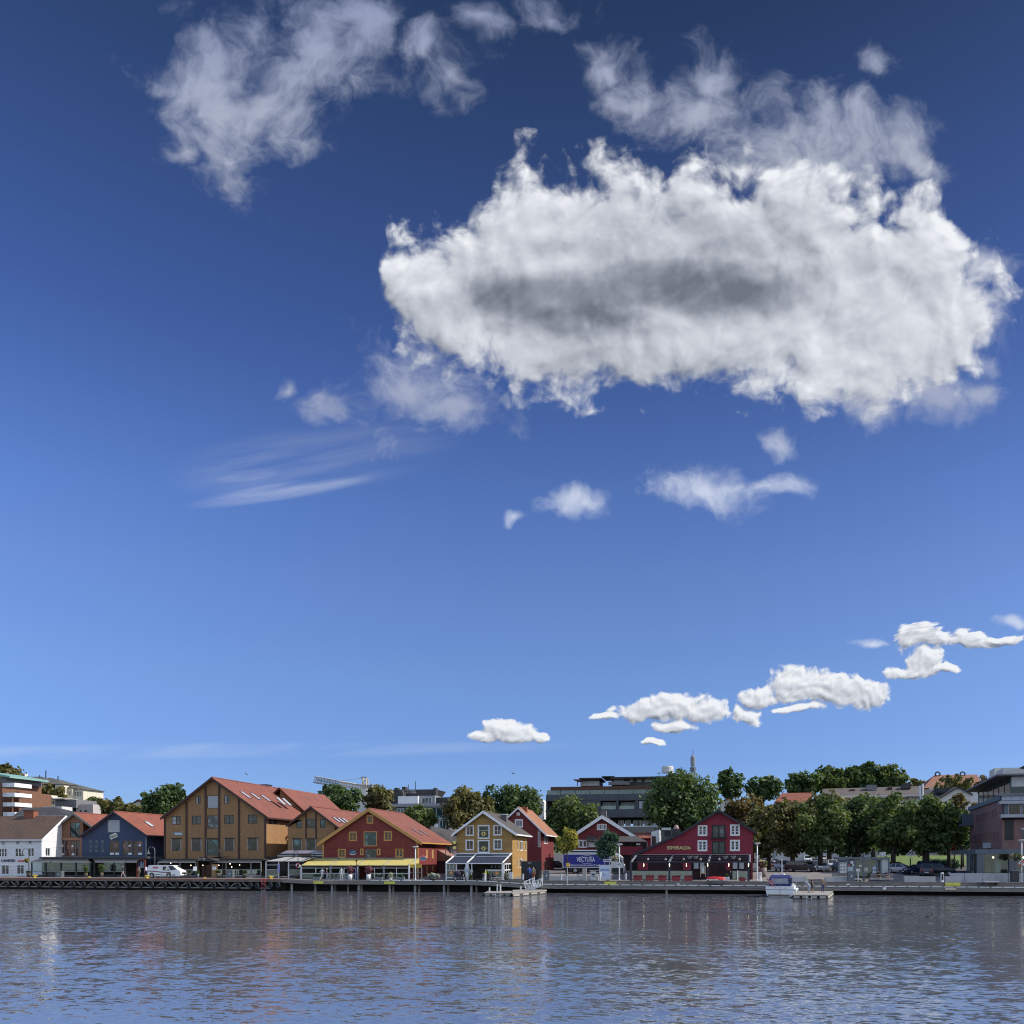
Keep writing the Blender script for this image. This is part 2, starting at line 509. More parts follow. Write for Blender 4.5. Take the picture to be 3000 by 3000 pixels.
def mat_glass(name, col=(0.012, 0.016, 0.02), rough=0.06, spec=0.6, warm=0.0):
  """window glass seen by day: dark room behind a reflecting sheet; each window has its own wobble"""
  if name in MATS:
    return MATS[name]
  m = bpy.data.materials.new(name)
  m.use_nodes = True
  nt = m.node_tree
  pb = nt.nodes['Principled BSDF']
  geo = nt.nodes.new('ShaderNodeNewGeometry')
  n = nnoise(nt, geo.outputs['Position'], 0.9, 3.0, 0.6).outputs['Fac']
  c2 = tuple(min(1, c * 5 + 0.02) for c in col)
  if warm:
    c2 = (c2[0] + warm, c2[1] + warm * 0.4, c2[2] + warm * 0.3)
  c = nmix(nt, nstep(nt, n, 0.52, 0.68), col, c2)
  nt.links.new(c, pb.inputs['Base Color'])
  pb.inputs['Roughness'].default_value = rough
  pb.inputs['Specular IOR Level'].default_value = spec
  oi = nt.nodes.new('ShaderNodeObjectInfo')
  nb = nnoise(nt, nvec(nt, 'ADD', geo.outputs['Position'], comb_const(nt, nmath(nt, 'MULTIPLY', oi.outputs['Random'], 50.0))), 0.7, 1.0, 0.5)
  b = nt.nodes.new('ShaderNodeBump')
  b.inputs['Strength'].default_value = 0.25
  b.inputs['Distance'].default_value = 0.05
  nt.links.new(nb.outputs['Fac'], b.inputs['Height'])
  nt.links.new(b.outputs[0], pb.inputs['Normal'])
  MATS[name] = m
  return m


def mat_clear(name, tint=(0.8, 0.86, 0.86), mixv=0.9):
  """thin clear sheet: mostly see-through, partly mirror"""
  if name in MATS:
    return MATS[name]
  m = bpy.data.materials.new(name)
  m.use_nodes = True
  nt = m.node_tree
  nt.nodes.remove(nt.nodes['Principled BSDF'])
  tr = nt.nodes.new('ShaderNodeBsdfTransparent')
  tr.inputs[0].default_value = (*tint, 1)
  gl = nt.nodes.new('ShaderNodeBsdfGlossy')
  gl.inputs['Roughness'].default_value = 0.08
  gl.inputs[0].default_value = (0.7, 0.75, 0.78, 1)
  mx = nt.nodes.new('ShaderNodeMixShader')
  mx.inputs[0].default_value = mixv
  nt.links.new(gl.outputs[0], mx.inputs[1])
  nt.links.new(tr.outputs[0], mx.inputs[2])
  nt.links.new(mx.outputs[0], nt.nodes['Material Output'].inputs[0])
  MATS[name] = m
  return m


def mat_leaf(name, cols, rough=0.6):
  """leaf clumps: each face its own shade (from a stored face value), a little light through"""
  if name in MATS:
    return MATS[name]
  m = bpy.data.materials.new(name)
  m.use_nodes = True
  nt = m.node_tree
  pb = nt.nodes['Principled BSDF']
  at = nt.nodes.new('ShaderNodeAttribute')
  at.attribute_name = 'leaf'
  n = len(cols)
  c = nramp(nt, at.outputs['Fac'], [(i / (n - 1), c) for i, c in enumerate(cols)])
  nt.links.new(c, pb.inputs['Base Color'])
  pb.inputs['Roughness'].default_value = rough
  pb.inputs['Specular IOR Level'].default_value = 0.25
  tl = nt.nodes.new('ShaderNodeBsdfTranslucent')
  nt.links.new(nvec(nt, 'MULTIPLY', c, (1.5, 1.6, 0.7)), tl.inputs[0])
  mx = nt.nodes.new('ShaderNodeMixShader')
  mx.inputs[0].default_value = 0.28
  nt.links.new(pb.outputs[0], mx.inputs[1])
  nt.links.new(tl.outputs[0], mx.inputs[2])
  nt.links.new(mx.outputs[0], nt.nodes['Material Output'].inputs[0])
  MATS[name] = m
  return m


# ---------------------------------------------------------------- objects
def tag(o, label=None, cat=None, group=None, kind=None):
  if label:
    o['label'] = label
  if cat:
    o['category'] = cat
  if group:
    o['group'] = group
  if kind:
    o['kind'] = kind
  return o


def thing(name, label, cat, loc=(0, 0, 0), rz=0.0, group=None):
  o = bpy.data.objects.new(name, None)
  COL.objects.link(o)
  o.empty_display_size = 0.3
  o.location = loc
  o.rotation_euler = (0, 0, rz)
  return tag(o, label, cat, group)


def root_of(o):
  while o.parent:
    o = o.parent
  return o


class MB:
  """collects faces; build() links them as ONE mesh object"""

  def __init__(self):
    self.v, self.f, self.mi, self.mats = [], [], [], []

  def slot(self, m):
    if m is None:
      return 0
    if m not in self.mats:
      self.mats.append(m)
    return self.mats.index(m)

  def face(self, pts, m=None):
    k = len(self.v)
    self.v += [tuple(p) for p in pts]
    self.f.append(tuple(range(k, k + len(pts))))
    self.mi.append(self.slot(m))

  def mesh(self, vs, fs, m=None):
    k = len(self.v)
    self.v += [tuple(p) for p in vs]
    s = self.slot(m)
    for f in fs:
      self.f.append(tuple(i + k for i in f))
      self.mi.append(s)
    return self

  def box(self, x0, x1, y0, y1, z0, z1, m=None):
    x0, x1 = min(x0, x1), max(x0, x1)
    y0, y1 = min(y0, y1), max(y0, y1)
    z0, z1 = min(z0, z1), max(z0, z1)
    vs = [(x0, y0, z0), (x1, y0, z0), (x1, y1, z0), (x0, y1, z0), (x0, y0, z1), (x1, y0, z1), (x1, y1, z1), (x0, y1, z1)]
    return self.mesh(vs, [(0, 3, 2, 1), (4, 5, 6, 7), (0, 1, 5, 4), (1, 2, 6, 5), (2, 3, 7, 6), (3, 0, 4, 7)], m)

  def hexa(self, a, b, m=None):
    """solid between two matching quads a (4 pts) and b (4 pts)"""
    return self.mesh(list(a) + list(b), [(3, 2, 1, 0), (4, 5, 6, 7), (0, 1, 5, 4), (1, 2, 6, 5), (2, 3, 7, 6), (3, 0, 4, 7)], m)

  def prism(self, poly, axis, a0, a1, m=None):
    """poly of 2-D points pushed along axis ('x': poly in (y,z); 'y': poly in (x,z); 'z': poly in (x,y))"""
    def p3(p, a):
      return (a, p[0], p[1]) if axis == 'x' else (p[0], a, p[1]) if axis == 'y' else (p[0], p[1], a)
    n = len(poly)
    k = len(self.v)
    self.v += [p3(p, a0) for p in poly] + [p3(p, a1) for p in poly]
    s = self.slot(m)
    fs = [tuple(k + i for i in range(n)), tuple(k + n + i for i in reversed(range(n)))]
    fs += [(k + i, k + n + i, k + n + (i + 1) % n, k + (i + 1) % n) for i in range(n)]
    self.f += fs
    self.mi += [s] * len(fs)
    return self

  def tube(self, pts, r, n=8, m=None, cap=True):
    """round bar through pts; r one radius or a list"""
    pts = [Vector(p) for p in pts]
    rs = r if isinstance(r, (list, tuple)) else [r] * len(pts)
    k = len(self.v)
    ref = None
    for i, p in enumerate(pts):
      d = (pts[min(i + 1, len(pts) - 1)] - pts[max(i - 1, 0)]).normalized()
      if ref is None:
        ref = Vector((0, 0, 1)) if abs(d.z) < 0.9 else Vector((1, 0, 0))
      u = d.cross(ref).normalized()
      w = d.cross(u).normalized()
      for j in range(n):
        t = 2 * math.pi * j / n
        q = p + (u * math.cos(t) + w * math.sin(t)) * rs[i]
        self.v.append(tuple(q))
    s = self.slot(m)
    for i in range(len(pts) - 1):
      for j in range(n):
        a, b = k + i * n + j, k + i * n + (j + 1) % n
        self.f.append((a, b, b + n, a + n))
        self.mi.append(s)
    if cap:
      self.f.append(tuple(k + j for j in reversed(range(n))))
      self.f.append(tuple(k + (len(pts) - 1) * n + j for j in range(n)))
      self.mi += [s, s]
    return self

  def lathe(self, prof, c=(0, 0, 0), n=14, m=None, axis='z'):
    """prof: (radius, height) pairs turned about axis through c"""
    k = len(self.v)
    for r, h in prof:
      for j in range(n):
        t = 2 * math.pi * j / n
        a, b = r * math.cos(t), r * math.sin(t)
        q = (a, b, h) if axis == 'z' else (a, h, b) if axis == 'y' else (h, a, b)
        self.v.append((c[0] + q[0], c[1] + q[1], c[2] + q[2]))
    s = self.slot(m)
    for i in range(len(prof) - 1):
      for j in range(n):
        a, b = k + i * n + j, k + i * n + (j + 1) % n
        self.f.append((a, b, b + n, a + n))
        self.mi.append(s)
    self.f.append(tuple(k + j for j in reversed(range(n))))
    self.f.append(tuple(k + (len(prof) - 1) * n + j for j in range(n)))
    self.mi += [s, s]
    return self

  def ball(self, c, rx, ry, rz, n=8, m=None, jit=0.0, rnd=None):
    prof = []
    k = len(self.v)
    rings = max(4, n // 2)
    for i in range(rings + 1):
      ph = math.pi * i / rings
      for j in range(n):
        t = 2 * math.pi * j / n
        q = 1 + ((rnd.random() - 0.5) * jit if rnd else 0)
        self.v.append((c[0] + rx * math.sin(ph) * math.cos(t) * q, c[1] + ry * math.sin(ph) * math.sin(t) * q, c[2] + rz * math.cos(ph) * q))
    s = self.slot(m)
    for i in range(rings):
      for j in range(n):
        a, b = k + i * n + j, k + i * n + (j + 1) % n
        self.f.append((a, a + n, b + n, b))
        self.mi.append(s)
    return self

  def torus(self, c, R_, r, n=18, k=8, m=None, axis='y', a0=0.0, a1=2 * math.pi):
    full = abs(a1 - a0 - 2 * math.pi) < 1e-6
    base = len(self.v)
    cnt = n if full else n + 1
    for i in range(cnt):
      t = a0 + (a1 - a0) * i / n
      for j in range(k):
        p = 2 * math.pi * j / k
        rr = R_ + r * math.cos(p)
        h = r * math.sin(p)
        q = (rr * math.cos(t), h, rr * math.sin(t)) if axis == 'y' else (h, rr * math.cos(t), rr * math.sin(t)) if axis == 'x' else (rr * math.cos(t), rr * math.sin(t), h)
        self.v.append((c[0] + q[0], c[1] + q[1], c[2] + q[2]))
    s = self.slot(m)
    for i in range(n):
      i2 = (i + 1) % cnt
      for j in range(k):
        self.f.append((base + i * k + j, base + i2 * k + j, base + i2 * k + (j + 1) % k, base + i * k + (j + 1) % k))
        self.mi.append(s)
    return self

  def B(self, name, m=None, parent=None, smooth=False, local=False, loc=None, label=None, fix=True):
    me = bpy.data.meshes.new(name)
    off = Vector((0, 0, 0))
    if parent is not None and not local:
      off = Vector(root_of(parent).location)
    if loc is not None:
      off = Vector(loc)
    me.from_pydata([(a - off.x, b - off.y, c - off.z) for a, b, c in self.v], [], self.f)
    if m is not None:
      me.materials.append(m)
    elif self.mats:
      for q in self.mats:
        me.materials.append(q)
      me.polygons.foreach_set('material_index', self.mi)
    if fix:
      bm = bmesh.new()
      bm.from_mesh(me)
      bmesh.ops.remove_doubles(bm, verts=bm.verts, dist=1e-5)
      bmesh.ops.recalc_face_normals(bm, faces=bm.faces)
      bm.to_mesh(me)
      bm.free()
    if smooth:
      me.polygons.foreach_set('use_smooth', [True] * len(me.polygons))
    me.update()
    o = bpy.data.objects.new(name, me)
    COL.objects.link(o)
    if parent is not None:
      o.parent = parent
    elif loc is not None:
      o.location = loc
    if label:
      o['label'] = label
    return o

  def L(self, name, m, parent):
    return self.B(name, m, parent, local=True)


def copy_tree(o, parent=None):
  c = o.copy()
  COL.objects.link(c)
  c.parent = parent
  for ch in list(o.children):
    copy_tree(ch, c)
  return c


def inst(proto, loc, rz=0.0, label=None, group=None, scale=None):
  c = copy_tree(proto)
  c.location = loc
  c.rotation_euler = (0, 0, rz)
  if label:
    c['label'] = label
  if group:
    c['group'] = group
  if scale:
    c.scale = scale if isinstance(scale, tuple) else (scale,) * 3
  return c


def text(body, name, parent, m, o, size, align='CENTER', rz=0.0, tilt=0.0, extrude=0.015, bold=0.0, width=None, shear=0.0):
  """raised lettering standing on a wall that faces the harbour; o in world metres"""
  cu = bpy.data.curves.new(name, 'FONT')
  cu.body = body
  cu.size = size
  cu.align_x = align
  cu.align_y = 'CENTER'
  cu.extrude = extrude
  cu.offset = bold
  cu.shear = shear
  cu.resolution_u = 3
  cu.materials.append(m)
  tmp = bpy.data.objects.new(name, cu)
  COL.objects.link(tmp)
  bpy.context.view_layer.update()
  me = bpy.data.meshes.new_from_object(tmp.evaluated_get(bpy.context.evaluated_depsgraph_get()))
  bpy.data.objects.remove(tmp)
  bpy.data.curves.remove(cu)
  me.name = name
  if not me.materials:
    me.materials.append(m)
  ob = bpy.data.objects.new(name, me)
  COL.objects.link(ob)
  base = Vector(root_of(parent).location) if parent else Vector((0, 0, 0))
  ob.location = Vector(o) - base
  ob.rotation_euler = (R(90), -tilt if False else 0, rz)
  if tilt:
    ob.rotation_euler = (Matrix.Rotation(rz, 3, 'Z') @ Matrix.Rotation(R(90), 3, 'X') @ Matrix.Rotation(tilt, 3, 'Z')).to_euler()
  if width:
    xs = [v.co.x for v in me.vertices]
    if xs:
      k = width / (max(xs) - min(xs))
      for v in me.vertices:
        v.co.x *= k
  ob.parent = parent
  return ob


# ---------------------------------------------------------------- walls, windows, houses
class Plane:
  """a vertical wall plane: a along it, z up, n its outward normal"""

  def __init__(self, o, e, n):
    self.o, self.e, self.n = Vector(o), Vector(e), Vector(n)

  def p(self, a, z, out=0.0):
    q = self.o + self.e * a + self.n * out
    return (q.x, q.y, z)

  def box(self, mb, a0, a1, z0, z1, o0, o1, m=None):
    mb.hexa([self.p(a0, z0, o0), self.p(a1, z0, o0), self.p(a1, z1, o0), self.p(a0, z1, o0)],
        [self.p(a0, z0, o1), self.p(a1, z0, o1), self.p(a1, z1, o1), self.p(a0, z1, o1)], m)


def front_plane(d):
  return Plane((0, d, 0), (1, 0, 0), (0, -1, 0))


def right_plane(s):
  return Plane((s, 0, 0), (0, 1, 0), (1, 0, 0))


def left_plane(s):
  return Plane((s, 0, 0), (0, 1, 0), (-1, 0, 0))


def wall(mb, pl, poly, holes, m=None, deep=0.16):
  """wall sheet with real openings and their reveals"""
  loops = [[Vector((a, z, 0)) for a, z in poly]]
  for a0, a1, z0, z1 in holes:
    loops.append([Vector((a0, z0, 0)), Vector((a0, z1, 0)), Vector((a1, z1, 0)), Vector((a1, z0, 0))])
  flat = [v for l in loops for v in l]
  tris = tessellate_polygon(loops)
  mb.mesh([pl.p(v.x, v.y) for v in flat], [tuple(t) for t in tris], m)
  for a0, a1, z0, z1 in holes:
    c = [(a0, z0), (a1, z0), (a1, z1), (a0, z1)]
    for i in range(4):
      (a, z), (b, w) = c[i], c[(i + 1) % 4]
      mb.face([pl.p(a, z), pl.p(b, w), pl.p(b, w, -deep), pl.p(a, z, -deep)], m)


def window(parent, pl, a0, a1, z0, z1, frame, glass, cols=2, rows=1, fw=0.07, mull=0.06, bar=0.035, casing=0.0, cas_mat=None, sill=True, name='window', deep=0.10, proud=0.035, glass2=None, split=None, side=None):
  """window in an opening: frame with mullions and bars, glass per sash; casing boards round it"""
  mb = MB()
  o0, o1 = -deep, -deep + 0.06
  pl.box(mb, a0, a0 + fw, z0, z1, o0, o1)
  pl.box(mb, a1 - fw, a1, z0, z1, o0, o1)
  pl.box(mb, a0 + fw, a1 - fw, z0, z0 + fw, o0, o1)
  pl.box(mb, a0 + fw, a1 - fw, z1 - fw, z1, o0, o1)
  iw = a1 - a0 - 2 * fw
  ih = z1 - z0 - 2 * fw
  panes = []
  cw = (iw - mull * (cols - 1)) / cols
  for c in range(cols):
    ca = a0 + fw + c * (cw + mull)
    if c:
      pl.box(mb, ca - mull, ca, z0 + fw, z1 - fw, o0, o1 + 0.01)
    panes.append((ca, ca + cw))
    if rows > 1:
      for r in range(1, rows):
        zz = z0 + fw + ih * (r / rows if not split else split)
        pl.box(mb, ca, ca + cw, zz - bar / 2, zz + bar / 2, o0 + 0.01, o1 - 0.005)
  if casing:
    k = casing
    cm = cas_mat or frame
    mb2 = MB()
    pl.box(mb2, a0 - k, a0, z0 - k, z1 + k, 0.002, proud)
    pl.box(mb2, a1, a1 + k, z0 - k, z1 + k, 0.002, proud)
    pl.box(mb2, a0, a1, z1, z1 + k, 0.002, proud)
    pl.box(mb2, a0, a1, z0 - k, z0, 0.002, proud + (0.05 if sill else 0))
  w = mb.B(name, frame, parent)
  if casing:
    mb2.B('casing', cm, w)
  for i, (p0, p1) in enumerate(panes):
    g = MB()
    g.face([pl.p(p0, z0 + fw, o0 + 0.02), pl.p(p1, z0 + fw, o0 + 0.02), pl.p(p1, z1 - fw, o0 + 0.02), pl.p(p0, z1 - fw, o0 + 0.02)])
    g.B('pane', (glass2 if (glass2 and i % 2) else glass), w, fix=False)
  return w


def roof_slope(mb, ridge0, ridge1, eave0, eave1, th=0.18, m=None):
  """a slab of roof between ridge line and eave line, th thick below"""
  r0, r1, e0, e1 = map(Vector, (ridge0, ridge1, eave0, eave1))
  n = (r1 - r0).cross(e0 - r0).normalized()
  if n.z < 0:
    n = -n
  d = -n * th
  mb.hexa([r0, r1, e1, e0], [r0 + d, r1 + d, e1 + d, e0 + d], m)


def gable_house(name, label, xl, xr, apex, eave_l, eave_r, d, depth, wallm, roofm, bargem, wins=(), base=1.2, side_wins=(), over=0.45, barge=0.35, tip_l=None, tip_r=None, corner=None, corner_w=0.12,
        back_gable=True, deep=0.16, group=None, cat='house', th=0.16, kink=None, ridge_drop=0.0, barge_th=0.10):
  """house whose gable faces the harbour. xl, xr wall corners; apex (x,y) top of the roof; eave_* = (x,y) tips of the roof edge"""
  sl, sr = S(xl, d), S(xr, d)
  sa, za = S(apex[0], d - over), Z(apex[1], apex[0], d - over)
  stl, ztl = S(eave_l[0], d - over), Z(eave_l[1], eave_l[0], d - over)
  strr, ztr = S(eave_r[0], d - over), Z(eave_r[1], eave_r[0], d - over)
  t = thing(name, label, cat, ((sl + sr) / 2, d, base), 0, group)
  # roof line at the walls (underside a little below)
  def zl(s):
    if kink and s < kink[0]:
      return ztl + (kink[1] - ztl) * (s - stl) / (kink[0] - stl)
    if kink:
      return kink[1] + (za - kink[1]) * (s - kink[0]) / (sa - kink[0])
    return ztl + (za - ztl) * (s - stl) / (sa - stl)
  def zr(s):
    return ztr + (za - ztr) * (strr - s) / (strr - sa)
  dz = 0.20
  poly = [(sl, base), (sr, base), (sr, zr(sr) - dz), (sa, za - dz), ]
  if kink:
    poly.append((kink[0], kink[1] - dz))
  poly.append((sl, zl(sl) - dz))
  pf = front_plane(d)
  holes = []
  for w in wins:
    x0, y0, x1, y1 = w['r']
    holes.append((S(x0, d), S(x1, d), Z(y1, (x0 + x1) / 2, d), Z(y0, (x0 + x1) / 2, d)))
  mb = MB()
  wall(mb, pf, poly, holes, None, deep)
  # left, right and back walls
  pr, plf = right_plane(sr), left_plane(sl)
  sh = []
  for w in side_wins:
    x0, y0, x1, y1 = w['r']
    d0, d1 = DS(x0, sr), DS(x1, sr)
    xm = (x0 + x1) / 2
    sh.append((d0, d1, Z(y1, xm, DS(xm, sr)), Z(y0, xm, DS(xm, sr))))
  wall(mb, pr, [(d, base), (d + depth, base), (d + depth, zr(sr) - dz), (d, zr(sr) - dz)], sh, None, deep)
  wall(mb, plf, [(d, base), (d + depth, base), (d + depth, zl(sl) - dz), (d, zl(sl) - dz)], [], None, deep)
  wall(mb, Plane((0, d + depth, 0), (1, 0, 0), (0, 1, 0)), poly, [], None, deep)
  wb = mb.B('wall', wallm, t)
  for w, h in zip(wins, holes):
    k = {q: v for q, v in w.items() if q != 'r'}
    window(t, pf, *h, **k)
  for w, h in zip(side_wins, sh):
    k = {q: v for q, v in w.items() if q != 'r'}
    window(t, pr, *h, **k)
  y0, y1 = d - over, d + depth + over * 0.6
  rm = MB()
  roof_slope(rm, (sa, y0, za), (sa, y1, za), (strr, y0, ztr), (strr, y1, ztr), th)
  if kink:
    roof_slope(rm, (sa, y0, za), (sa, y1, za), (kink[0], y0, kink[1]), (kink[0], y1, kink[1]), th)
    roof_slope(rm, (kink[0], y0, kink[1]), (kink[0], y1, kink[1]), (stl, y0, ztl), (stl, y1, ztl), th)
  else:
    roof_slope(rm, (sa, y0, za), (sa, y1, za), (stl, y0, ztl), (stl, y1, ztl), th)
  rf = rm.B('roof', roofm, t)
  # ridge cap
  rc = MB()
  rc.tube([(sa, y0 + 0.02, za + 0.01), (sa, y1 - 0.02, za + 0.01)], 0.11, 8)
  rc.B('ridge_cap', roofm, rf)
  # barge boards along the gable edge
  yb0, yb1 = y0 - barge_th, y0 - 0.01
  segs = [((sa, za), (strr, ztr))]
  if kink:
    segs += [((sa, za), kink), (kink, (stl, ztl))]
  else:
    segs += [((sa, za), (stl, ztl))]
  for (ax, az), (bx, bz) in segs:
    bb = MB()
    up = 0.03
    bb.hexa([(ax, yb0, az + up), (bx, yb0, bz + up), (bx, yb0, bz + up - barge), (ax, yb0, az + up - barge)],
        [(ax, yb1, az + up), (bx, yb1, bz + up), (bx, yb1, bz + up - barge), (ax, yb1, az + up - barge)])
    bb.B('barge_board', bargem, t)
  # gutter board along the right eave
  gb = MB()
  gb.box(strr - 0.02, strr + 0.06, y0 + 0.02, y1 - 0.02, ztr - 0.24, ztr - 0.04)
  gb.B('gutter_board', bargem, t)
  if corner:
    for s_, sg in ((sl, -1), (sr, 1)):
      c = MB()
      zz = (zl(sl) if sg < 0 else zr(sr)) - dz - 0.05
      c.box(s_ - corner_w if sg > 0 else s_ - 0.02, s_ + 0.02 if sg > 0 else s_ + corner_w, d - 0.035, d + 0.10, base, zz)
      c.B('corner_board', corner, t)
  t_info = dict(t=t, sl=sl, sr=sr, sa=sa, za=za, d=d, depth=depth, pf=pf, pr=pr, zl=zl, zr=zr, stl=stl, ztl=ztl, strr=strr, ztr=ztr, roof=rf, y0=y0, y1=y1, wall=wb)
  return t_info


def skylight(h, x, y, w=0.9, l=1.3, right=True):
  """roof window on the right slope of a house, seen at bearing x, height y"""
  a, b = ray(x)
  # intersect the sight line with the right roof plane
  sa, za, se, ze = h['sa'], h['za'], h['strr'], h['ztr']
  k = (ze - za) / (se - sa)
  # point: X = CAMX + t a, Zp = CAMZ + t (HOR-y)/FPX ; Zp = za + k (X - sa)
  vz = (HOR - y) / FPX
  t = (za + k * (CAMX - sa) - CAMZ) / (vz - k * a)
  X, Yd, Zp = CAMX + t * a, CAMY + t * b, CAMZ + t * vz
  sd = Vector((1, 0, k)).normalized()
  nn = Vector((-k, 0, 1)).normalized()
  c = Vector((X, Yd, Zp))
  def q(u, v, o):
    p = c + sd * u + Vector((0, 1, 0)) * v + nn * o
    return tuple(p)
  mb = MB()
  mb.hexa([q(-l / 2, -w / 2, 0.0), q(l / 2, -w / 2, 0.0), q(l / 2, w / 2, 0.0), q(-l / 2, w / 2, 0.0)],
      [q(-l / 2, -w / 2, 0.10), q(l / 2, -w / 2, 0.10), q(l / 2, w / 2, 0.10), q(-l / 2, w / 2, 0.10)])
  o = mb.B('skylight', M_DARKMETAL, h['roof'])
  return None if o is None else skylight_pane(h, q, l, w)


def skylight_pane(h, q, l, w):
  g = MB()
  g.hexa([q(-l / 2 + .07, -w / 2 + .07, 0.098), q(l / 2 - .07, -w / 2 + .07, 0.098), q(l / 2 - .07, w / 2 - .07, 0.098), q(-l / 2 + .07, w / 2 - .07, 0.098)],
     [q(-l / 2 + .07, -w / 2 + .07, 0.104), q(l / 2 - .07, -w / 2 + .07, 0.104), q(l / 2 - .07, w / 2 - .07, 0.104), q(-l / 2 + .07, w / 2 - .07, 0.104)])
  return g.B('skylight_glass', M_SKYGLASS, h['roof'])


# common materials
M_DARKMETAL = mat('dark_metal', (0.03, 0.032, 0.035), 0.5, 0.1, metal=0.3)
M_SKYGLASS = mat('skylight_glass', (0.45, 0.47, 0.5), 0.12, 0.05, spec=0.8)
M_GLASS = mat_glass('window_glass')
M_GLASS2 = mat_glass('window_glass_grey', (0.03, 0.035, 0.04))
M_GLASSR = mat_glass('window_glass_red_room', (0.035, 0.014, 0.013), warm=0.04)
M_GLASST = mat_glass('window_glass_teal', (0.015, 0.04, 0.045))
M_BLIND = mat('pale_blind', (0.36, 0.38, 0.40), 0.5, 0.06)
M_WHITE = mat('white_paint', (0.74, 0.75, 0.76), 0.55, 0.05, streak=0.10)
M_GREYW = mat('grey_white_metal', (0.55, 0.56, 0.57), 0.45, 0.06)
M_TILE = mat_roof('red_tiles', (0.235, 0.072, 0.045), (0.15, 0.05, 0.036))
M_TILE2 = mat_roof('orange_tiles', (0.27, 0.08, 0.046), (0.18, 0.058, 0.038))
M_TILEB = mat_roof('brown_tiles', (0.13, 0.075, 0.048), (0.075, 0.05, 0.036))
M_TILEG = mat_roof('grey_tiles', (0.085, 0.075, 0.07), (0.05, 0.045, 0.043))
M_BLACK = mat('black_paint', (0.012, 0.013, 0.016), 0.5, 0.1)
M_YELLOW = mat('quay_yellow', (0.72, 0.55, 0.06), 0.5, 0.08)
M_CONC = mat('concrete', (0.30, 0.30, 0.30), 0.85, 0.15, 1.2, streak=0.25)
M_CONC2 = mat('pale_concrete', (0.42, 0.42, 0.43), 0.85, 0.10, 0.8, streak=0.18)
M_STEEL = mat('galvanised_steel', (0.42, 0.44, 0.45), 0.4, 0.1, metal=0.6)
M_TIMBER = mat('weathered_timber', (0.20, 0.185, 0.17), 0.85, 0.30, 2.0, bump=0.3, stretch=(0.3, 2, 6))
M_TIMBER2 = mat('dark_timber', (0.10, 0.09, 0.085), 0.85, 0.3, 2.0, bump=0.3, stretch=(0.3, 2, 6))
M_BULB = mat('lit_bulb', (0.9, 0.85, 0.7), 0.5, 0.0, emit=((1.0, 0.82, 0.55), 4.0))

# ---------------------------------------------------------------- water, ground, hill
def P3(x, y, z):
  """ground position of something seen at (x, y) that lies at height z"""
  a, b = ray(x)
  t = (z - CAMZ) / ((HOR - y) / FPX)
  return Vector((CAMX + t * a, CAMY + t * b, z))


def mat_water():
  m = bpy.data.materials.new('harbour_water')
  m.use_nodes = True
  nt = m.node_tree
  pb = nt.nodes['Principled BSDF']
  pb.inputs['Base Color'].default_value = (0.10, 0.106, 0.125, 1)
  pb.inputs['Roughness'].default_value = 0.03
  pb.inputs['IOR'].default_value = 6.0
  pb.inputs['Specular IOR Level'].default_value = 0.5
  geo = nt.nodes.new('ShaderNodeNewGeometry')
  p = geo.outputs['Position']
  # ruffled lanes and calm lanes, long with the shore
  lane = nnoise(nt, nvec(nt, 'MULTIPLY', p, (0.012, 0.045, 1)), 1.0, 4.0, 0.55, 0.6, dim='2D').outputs['Fac']
  ruff = nstep(nt, lane, 0.36, 0.66, True, 0.55, 1.45)
  cat = nstep(nt, nnoise(nt, nvec(nt, 'MULTIPLY', p, (0.05, 0.16, 1)), 1.0, 3.0, 0.5, 0.4, dim='2D').outputs['Fac'], 0.35, 0.65, True, 0.7, 1.25)
  amp = nmath(nt, 'MULTIPLY', ruff, cat)
  def layer(sx, sy, det, rough, ax, ay, off):
    n = nnoise(nt, nvec(nt, 'ADD', nvec(nt, 'MULTIPLY', p, (sx, sy, 1)), (off, off * 2, 0)), 1.0, det, rough, 0.5, dim='2D')
    return nvec(nt, 'MULTIPLY', nvec(nt, 'SUBTRACT', n.outputs['Color'], (0.5, 0.5, 0.5)), (ax, ay, 0))
  sl = nvec(nt, 'ADD', layer(0.55, 1.0, 3.0, 0.5, 0.08, 0.17, 3.0), layer(2.2, 4.2, 3.0, 0.6, 0.13, 0.30, 17.0))
  sl = nvec(nt, 'SCALE', sl, scale=amp)
  nrm = nvec(nt, 'NORMALIZE', nvec(nt, 'ADD', sl, (0, 0, 1)))
  nt.links.new(nrm, pb.inputs['Normal'])
  return m


mb = MB()
mb.face([(-700, -700, 0), (800, -700, 0), (800, 6, 0), (-700, 6, 0)])
water = mb.B('water', mat_water(), fix=False)
water['kind'] = 'structure'

